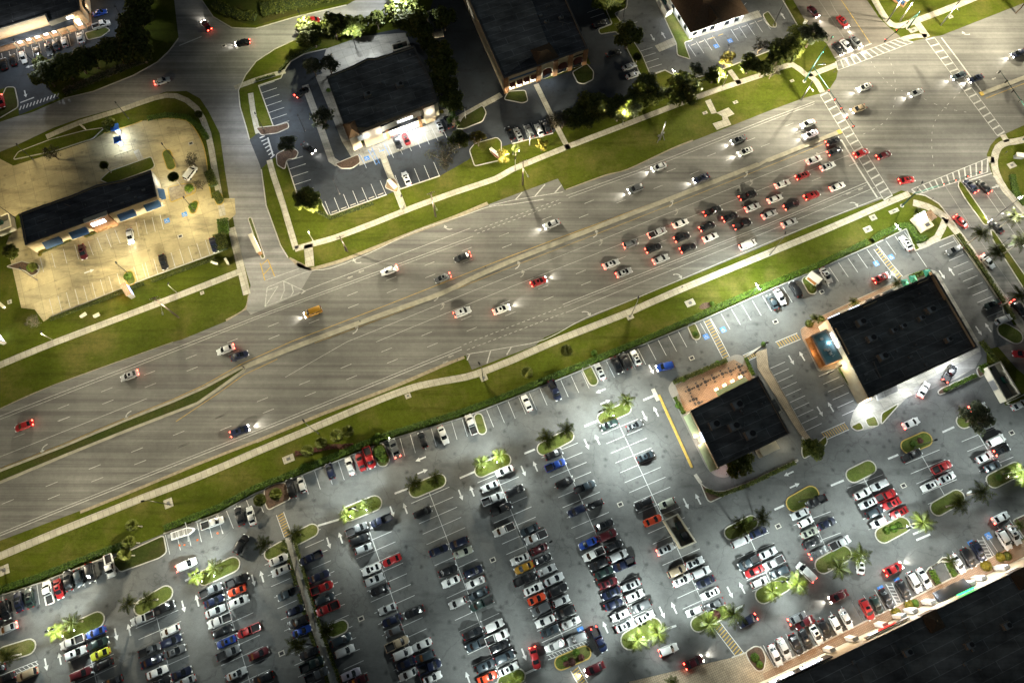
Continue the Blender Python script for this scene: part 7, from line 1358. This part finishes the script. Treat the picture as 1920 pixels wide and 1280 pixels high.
for x, y, k, c_, h, lb, on in ((1453, 373, 's', 'W', EB, 'white sedan with bluish roof amid the queue', 't'), (1402, 459, 'v', 'W', EB, 'white van in the right turn lane beside the queue', 't'), (1010, 528, 's', 'R', EB, 'red sedan rolling up behind the queue', 'th'), (867, 585, 'u', 'S', EB, 'silver SUV on the lower carriageway above the striped bay', 't'), (940, 580, 's', 'W', EB, 'white sedan ahead of the silver one near the striped bay', 'th'), (450, 808, 'u', 'D', EB, 'dark blue SUV on the lower carriageway, left', 'th'),
                               (1480, 418, 's', 'S', EB, 'silver sedan in the turn lane nearest the corner', 't'), (1615, 287, 's', 'R', EB, 'red sedan on the left zebra crossing of the junction', 't'), (1657, 291, 's', 'M', EB, 'dark red sedan just past the left zebra crossing', 't'), (1700, 338, 's', 'R', EB-12, 'red sedan turning at the lower corner of the junction', 't'), (587, 585, 'v', 'O', WB, 'orange van on the upper carriageway by the white gore', 'h'), (730, 507, 's', 'W', WB, 'white sedan on the upper carriageway below the turn arrow', 't'), (867, 482, 's', 'K', WB, 'black sedan on the upper carriageway beside the yellow line', 't'), (830, 521, 's', 'G', WB, 'grey sedan beside the median on the upper carriageway', 't'),
                               (45, 798, 's', 'R', WB, 'red sedan at the left edge of the highway', 't'), (423, 655, 's', 'S', WB, 'silver sedan right of the long pole shadow', 't'), (243, 704, 's', 'S', WB, 'silver sedan left of the long pole shadow', 't'), (1385, 262, 's', 'G', WB, 'grey sedan on the upper carriageway, upper one of a pair', 'h'), (1398, 284, 's', 'W', WB, 'white sedan on the upper carriageway, lower one of a pair', 'h'), (1236, 313, 's', 'S', WB, 'silver sedan on the upper carriageway above the striped median', 'h'), (1192, 354, 'u', 'G', WB, 'grey SUV on the upper carriageway beside the yellow line', 'h'), (1035, 420, 's', 'S', WB, 'silver sedan near the dark pole shadow on the highway', 'h'), (1315, 334, 's', 'D', WB, 'dark blue sedan beside the median opposite the queue', 'h'),
                               (1621, 164, 's', 'W', WB, 'white sedan crossing the junction under the upper signal arm', 'h'), (1718, 174, 's', 'S', WB, 'silver sedan in the middle of the junction', 'h'), (1798, 142, 's', 'C', WB, 'slate sedan on the right zebra crossing', 'h'), (1830, 147, 's', 'D', WB, 'dark blue sedan behind the right stop line', 'h'), (1910, 100, 's', 'D', WB, 'dark blue sedan at the right edge of the highway', 'h'), (1515, 232, 's', 'W', WB, 'white sedan leaving the junction on the upper carriageway', 'h'), (1520, 252, 's', 'L', WB, 'lilac white sedan leaving the junction next to the white one', 'h'), (1610, 204, 's', 'T', WB, 'tan sedan under the left signal arm', 'h'),
                               (1525, 22, 's', 'M', RD-82, 'dark red sedan coming down the upper crossroad', 'h'), (1580, 41, 's', 'R', RD-82, 'red sedan ahead on the upper crossroad', 'h'), (1571, 92, 's', 'K', RD-82, 'black sedan waiting at the upper zebra crossing', 'h'), (1586, 85, 's', 'S', RD-82, 'silver sedan waiting in the middle at the upper zebra crossing', 'h'), (1605, 79, 's', 'G', RD-82, 'grey sedan waiting rightmost at the upper zebra crossing', 'h'), (1820, 349, 's', 'D', RD+98, 'blue sedan waiting at the lower zebra crossing', 't'), (1845, 350, 's', 'K', RD+98, 'black sedan waiting beside the blue one at the lower crossing', 't'),
                               (1802, 416, 's', 'R', RD-75, 'red sedan driving down the lower crossroad', 't'), (1852, 490, 's', 'W', RD-80, 'white sedan on the lower crossroad below the tall palms', 't'), (1910, 577, 's', 'K', RD-80, 'black sedan on the lower crossroad by the right edge', 't'), (1868, 425, 's', 'K', RD+100, 'black sedan coming up beside the crossroad median', 'h'), (1916, 664, 's', 'R', RD+150, 'red sedan braking on the red service road', 't'),
                               (1247, 687, 'u', 'B', RD+170, 'blue SUV with headlights on crossing above the patio', 'hb'), (1652, 521, 's', 'R', RD, 'red sedan passing the plaza shop front', 'th'), (1780, 700, 'p', 'K', RD+28, 'black pickup with blue load at the drive through window', 't'), (1732, 730, 's', 'W', RD+30, 'white sedan queuing for the drive through', 't'), (1708, 793, 's', 'W', RD, 'white sedan turning above the flower island', 't'), (1833, 763, 's', 'W', RD-8, 'white sedan half hidden by the olive tree', 't'), (452, 1020, 'u', 'K', RD+40, 'black SUV turning beside the lit island', ''), (350, 1058, 'u', 'W', RD+2, 'white SUV leaving red glow left of the lit island', 't'), (14, 1178, 's', 'S', RD+182, 'silver sedan with glaring tail lights at the left edge', 't'),
                               (1003, 1233, 's', 'R', RD-98, 'red sedan in the lane at the bottom centre', 't'), (1123, 1198, 'p', 'D', RD-88, 'dark blue pickup in the lane by the hatched bay', 't'), (1115, 1253, 's', 'M', RD+180, 'dark red sedan at the bottom crossing with headlights on', 'h'), (1253, 1217, 'u', 'W', RD-4, 'white SUV beside the big palm pair', 't'), (1301, 1241, 's', 'M', RD, 'dark red sedan below the big palm pair', 'th'), (1402, 1163, 's', 'D', RD+182, 'dark blue sedan right of the crossing palms', 't'), (1511, 1072, 'v', 'W', RD+110, 'white van turning beside the lit palm island', 't'), (1613, 1057, 's', 'W', RD+60, 'white sedan under the palm by the lane', ''), (1675, 1066, 's', 'R', RD, 'red sedan driving past the paved crossing', 'th'), (1572, 1117, 's', 'M', RD+180, 'dark red sedan in the lane before the strip mall', 'h'), (1495, 1158, 's', 'G', RD, 'grey sedan in the lane before the strip mall', 't'), (1508, 1166, 's', 'M', RD+180, 'dark red sedan passing the grey one before the strip mall', ''), (1876, 970, 's', 'S', RD, 'silver sedan with red glow at the right edge lane', 't'),
                               (387, 48, 's', 'R', RD+105, 'red sedan heading up the top street with lights on', 'thb'), (455, 80, 's', 'K', RD+170, 'black sedan with headlights on at the bend', 'thb'), (304, 152, 's', 'W', RD, 'white sedan on the street below the mall trees', 't'), (2, 190, 's', 'R', RD-90, 'red sedan cut by the left edge', 't'), (566, 173, 's', 'K', RD+22, 'black sedan leaving the shop drive with red lights', 't'), (578, 277, 's', 'K', RD-62, 'black sedan with headlights on in the shop car park', 'hb'), (586, 40, 'v', 'R', RD-6, 'red van braking on the bend road', 't'), (244, 442, 's', 'W', RD-96, 'white sedan backing from the bank with headlights on', 'hb'), (357, 325, 'v', 'W', RD+40, 'white van at the bank yard corner', ''),
                               (398, 980, 'p', 'W', RD-4, 'white pickup towing the boat trailer', '')):
    car(x, y, k, c_, h, lb, 'cars on the move' if on else 'cars standing alone', on)
print('CARS', NCAR)
# ================================================================== LIGHTS, SKY, CAMERA
def bat_nodes(li, kind):
    ex, mn, mx = {'road': (-2.7, .16, .42), 'wide': (-2.5, .06, .26)}.get(kind, (-1.9, .20, .60))
    li.use_nodes = True; nt = li.node_tree; em = next(n for n in nt.nodes if n.type == 'EMISSION'); tc = nt.nodes.new('ShaderNodeTexCoord'); sp = nt.nodes.new('ShaderNodeSeparateXYZ'); nt.links.new(tc.outputs['Normal'], sp.inputs[0])
    ab = nt.nodes.new('ShaderNodeMath'); ab.operation = 'ABSOLUTE'; nt.links.new(sp.outputs['Z'], ab.inputs[0])
    pw_ = nt.nodes.new('ShaderNodeMath'); pw_.operation = 'POWER'; nt.links.new(ab.outputs[0], pw_.inputs[0]); pw_.inputs[1].default_value = ex
    ct = nt.nodes.new('ShaderNodeMapRange'); ct.interpolation_type = 'SMOOTHSTEP'; nt.links.new(ab.outputs[0], ct.inputs['Value'])
    for k, v in (('From Min', mn), ('From Max', mx), ('To Min', 0), ('To Max', 1)): ct.inputs[k].default_value = v
    mu = nt.nodes.new('ShaderNodeMath'); mu.operation = 'MULTIPLY'; nt.links.new(pw_.outputs[0], mu.inputs[0]); nt.links.new(ct.outputs[0], mu.inputs[1]); nt.links.new(mu.outputs[0], em.inputs['Strength'])
LIB = {}
GAIN = 1.0
for i, (p, colr, E0, h, kind, bat, rad, rot, size, blend, par) in enumerate(LAMPS):
    if kind == 'POINT':
        key = (colr, round(E0, 2), round(h, 1), bat, rad)
        if key not in LIB:
            li = bpy.data.lights.new('lamp_light', 'POINT'); li.energy = 4*math.pi*math.pi*h*h*E0*.32*GAIN if False else E0*h*h*12.57*GAIN; li.color = colr; li.shadow_soft_size = rad; LIB[key] = li
            if bat: bat_nodes(li, bat)
    else:
        key = (colr, round(E0, 2), kind, round(size, 2))
        if key not in LIB:
            li = bpy.data.lights.new('lamp_light', 'SPOT'); li.energy = E0*12.57*GAIN; li.color = colr; li.shadow_soft_size = rad; li.spot_size = size; li.spot_blend = blend; LIB[key] = li
    o = bpy.data.objects.new('lamp_light', LIB[key]); COL.objects.link(o); o.location = p
    if rot: o.rotation_euler = rot
print('LAMPS', len(LAMPS))
w = bpy.data.worlds.new('World'); sc.world = w; w.use_nodes = True; nt = w.node_tree; bg = nt.nodes['Background']
sky = nt.nodes.new('ShaderNodeTexSky'); sky.sky_type = 'NISHITA'; sky.sun_disc = False; sky.sun_elevation = R(1.0); sky.sun_rotation = R(250)
nt.links.new(sky.outputs[0], bg.inputs['Color']); bg.inputs['Strength'].default_value = .1
sl = bpy.data.lights.new('moon', 'SUN'); sl.energy = .02; sl.angle = R(5); sl.color = (.85, .92, 1); so = bpy.data.objects.new('moon', sl); COL.objects.link(so); so.rotation_euler = (R(35), 0, R(120))
cd = bpy.data.cameras.new('camera'); cam = bpy.data.objects.new('camera', cd); COL.objects.link(cam); cam.location = (0, 0, H); cam.rotation_euler = (TH, 0, 0)
cd.sensor_width = 36; cd.lens = F*36/1920; cd.clip_end = 3000; cd.clip_start = 1; sc.camera = cam
sc.view_settings.view_transform = 'Standard'; sc.view_settings.look = 'None'; sc.view_settings.exposure = 0; sc.view_settings.gamma = 1
sc.render.engine = 'CYCLES'; cy = sc.cycles; cy.use_denoising = True
try: cy.denoiser = 'OPENIMAGEDENOISE'
except Exception: pass
cy.max_bounces = 5; cy.diffuse_bounces = 2; cy.glossy_bounces = 2; cy.transmission_bounces = 2; cy.use_light_tree = True; cy.sample_clamp_indirect = 4; cy.sample_clamp_direct = 0
seen = {}
for o in sc.objects:
    if o.get('label') and not o.parent:
        seen.setdefault(o['label'], []).append(o.name)
        if not 4 <= len(o['label'].split()) <= 16: print('LABEL LEN', o['label'])
for k, v in seen.items():
    if len(v) > 1 and 'patio chair' not in k: print('DUP', k, v)
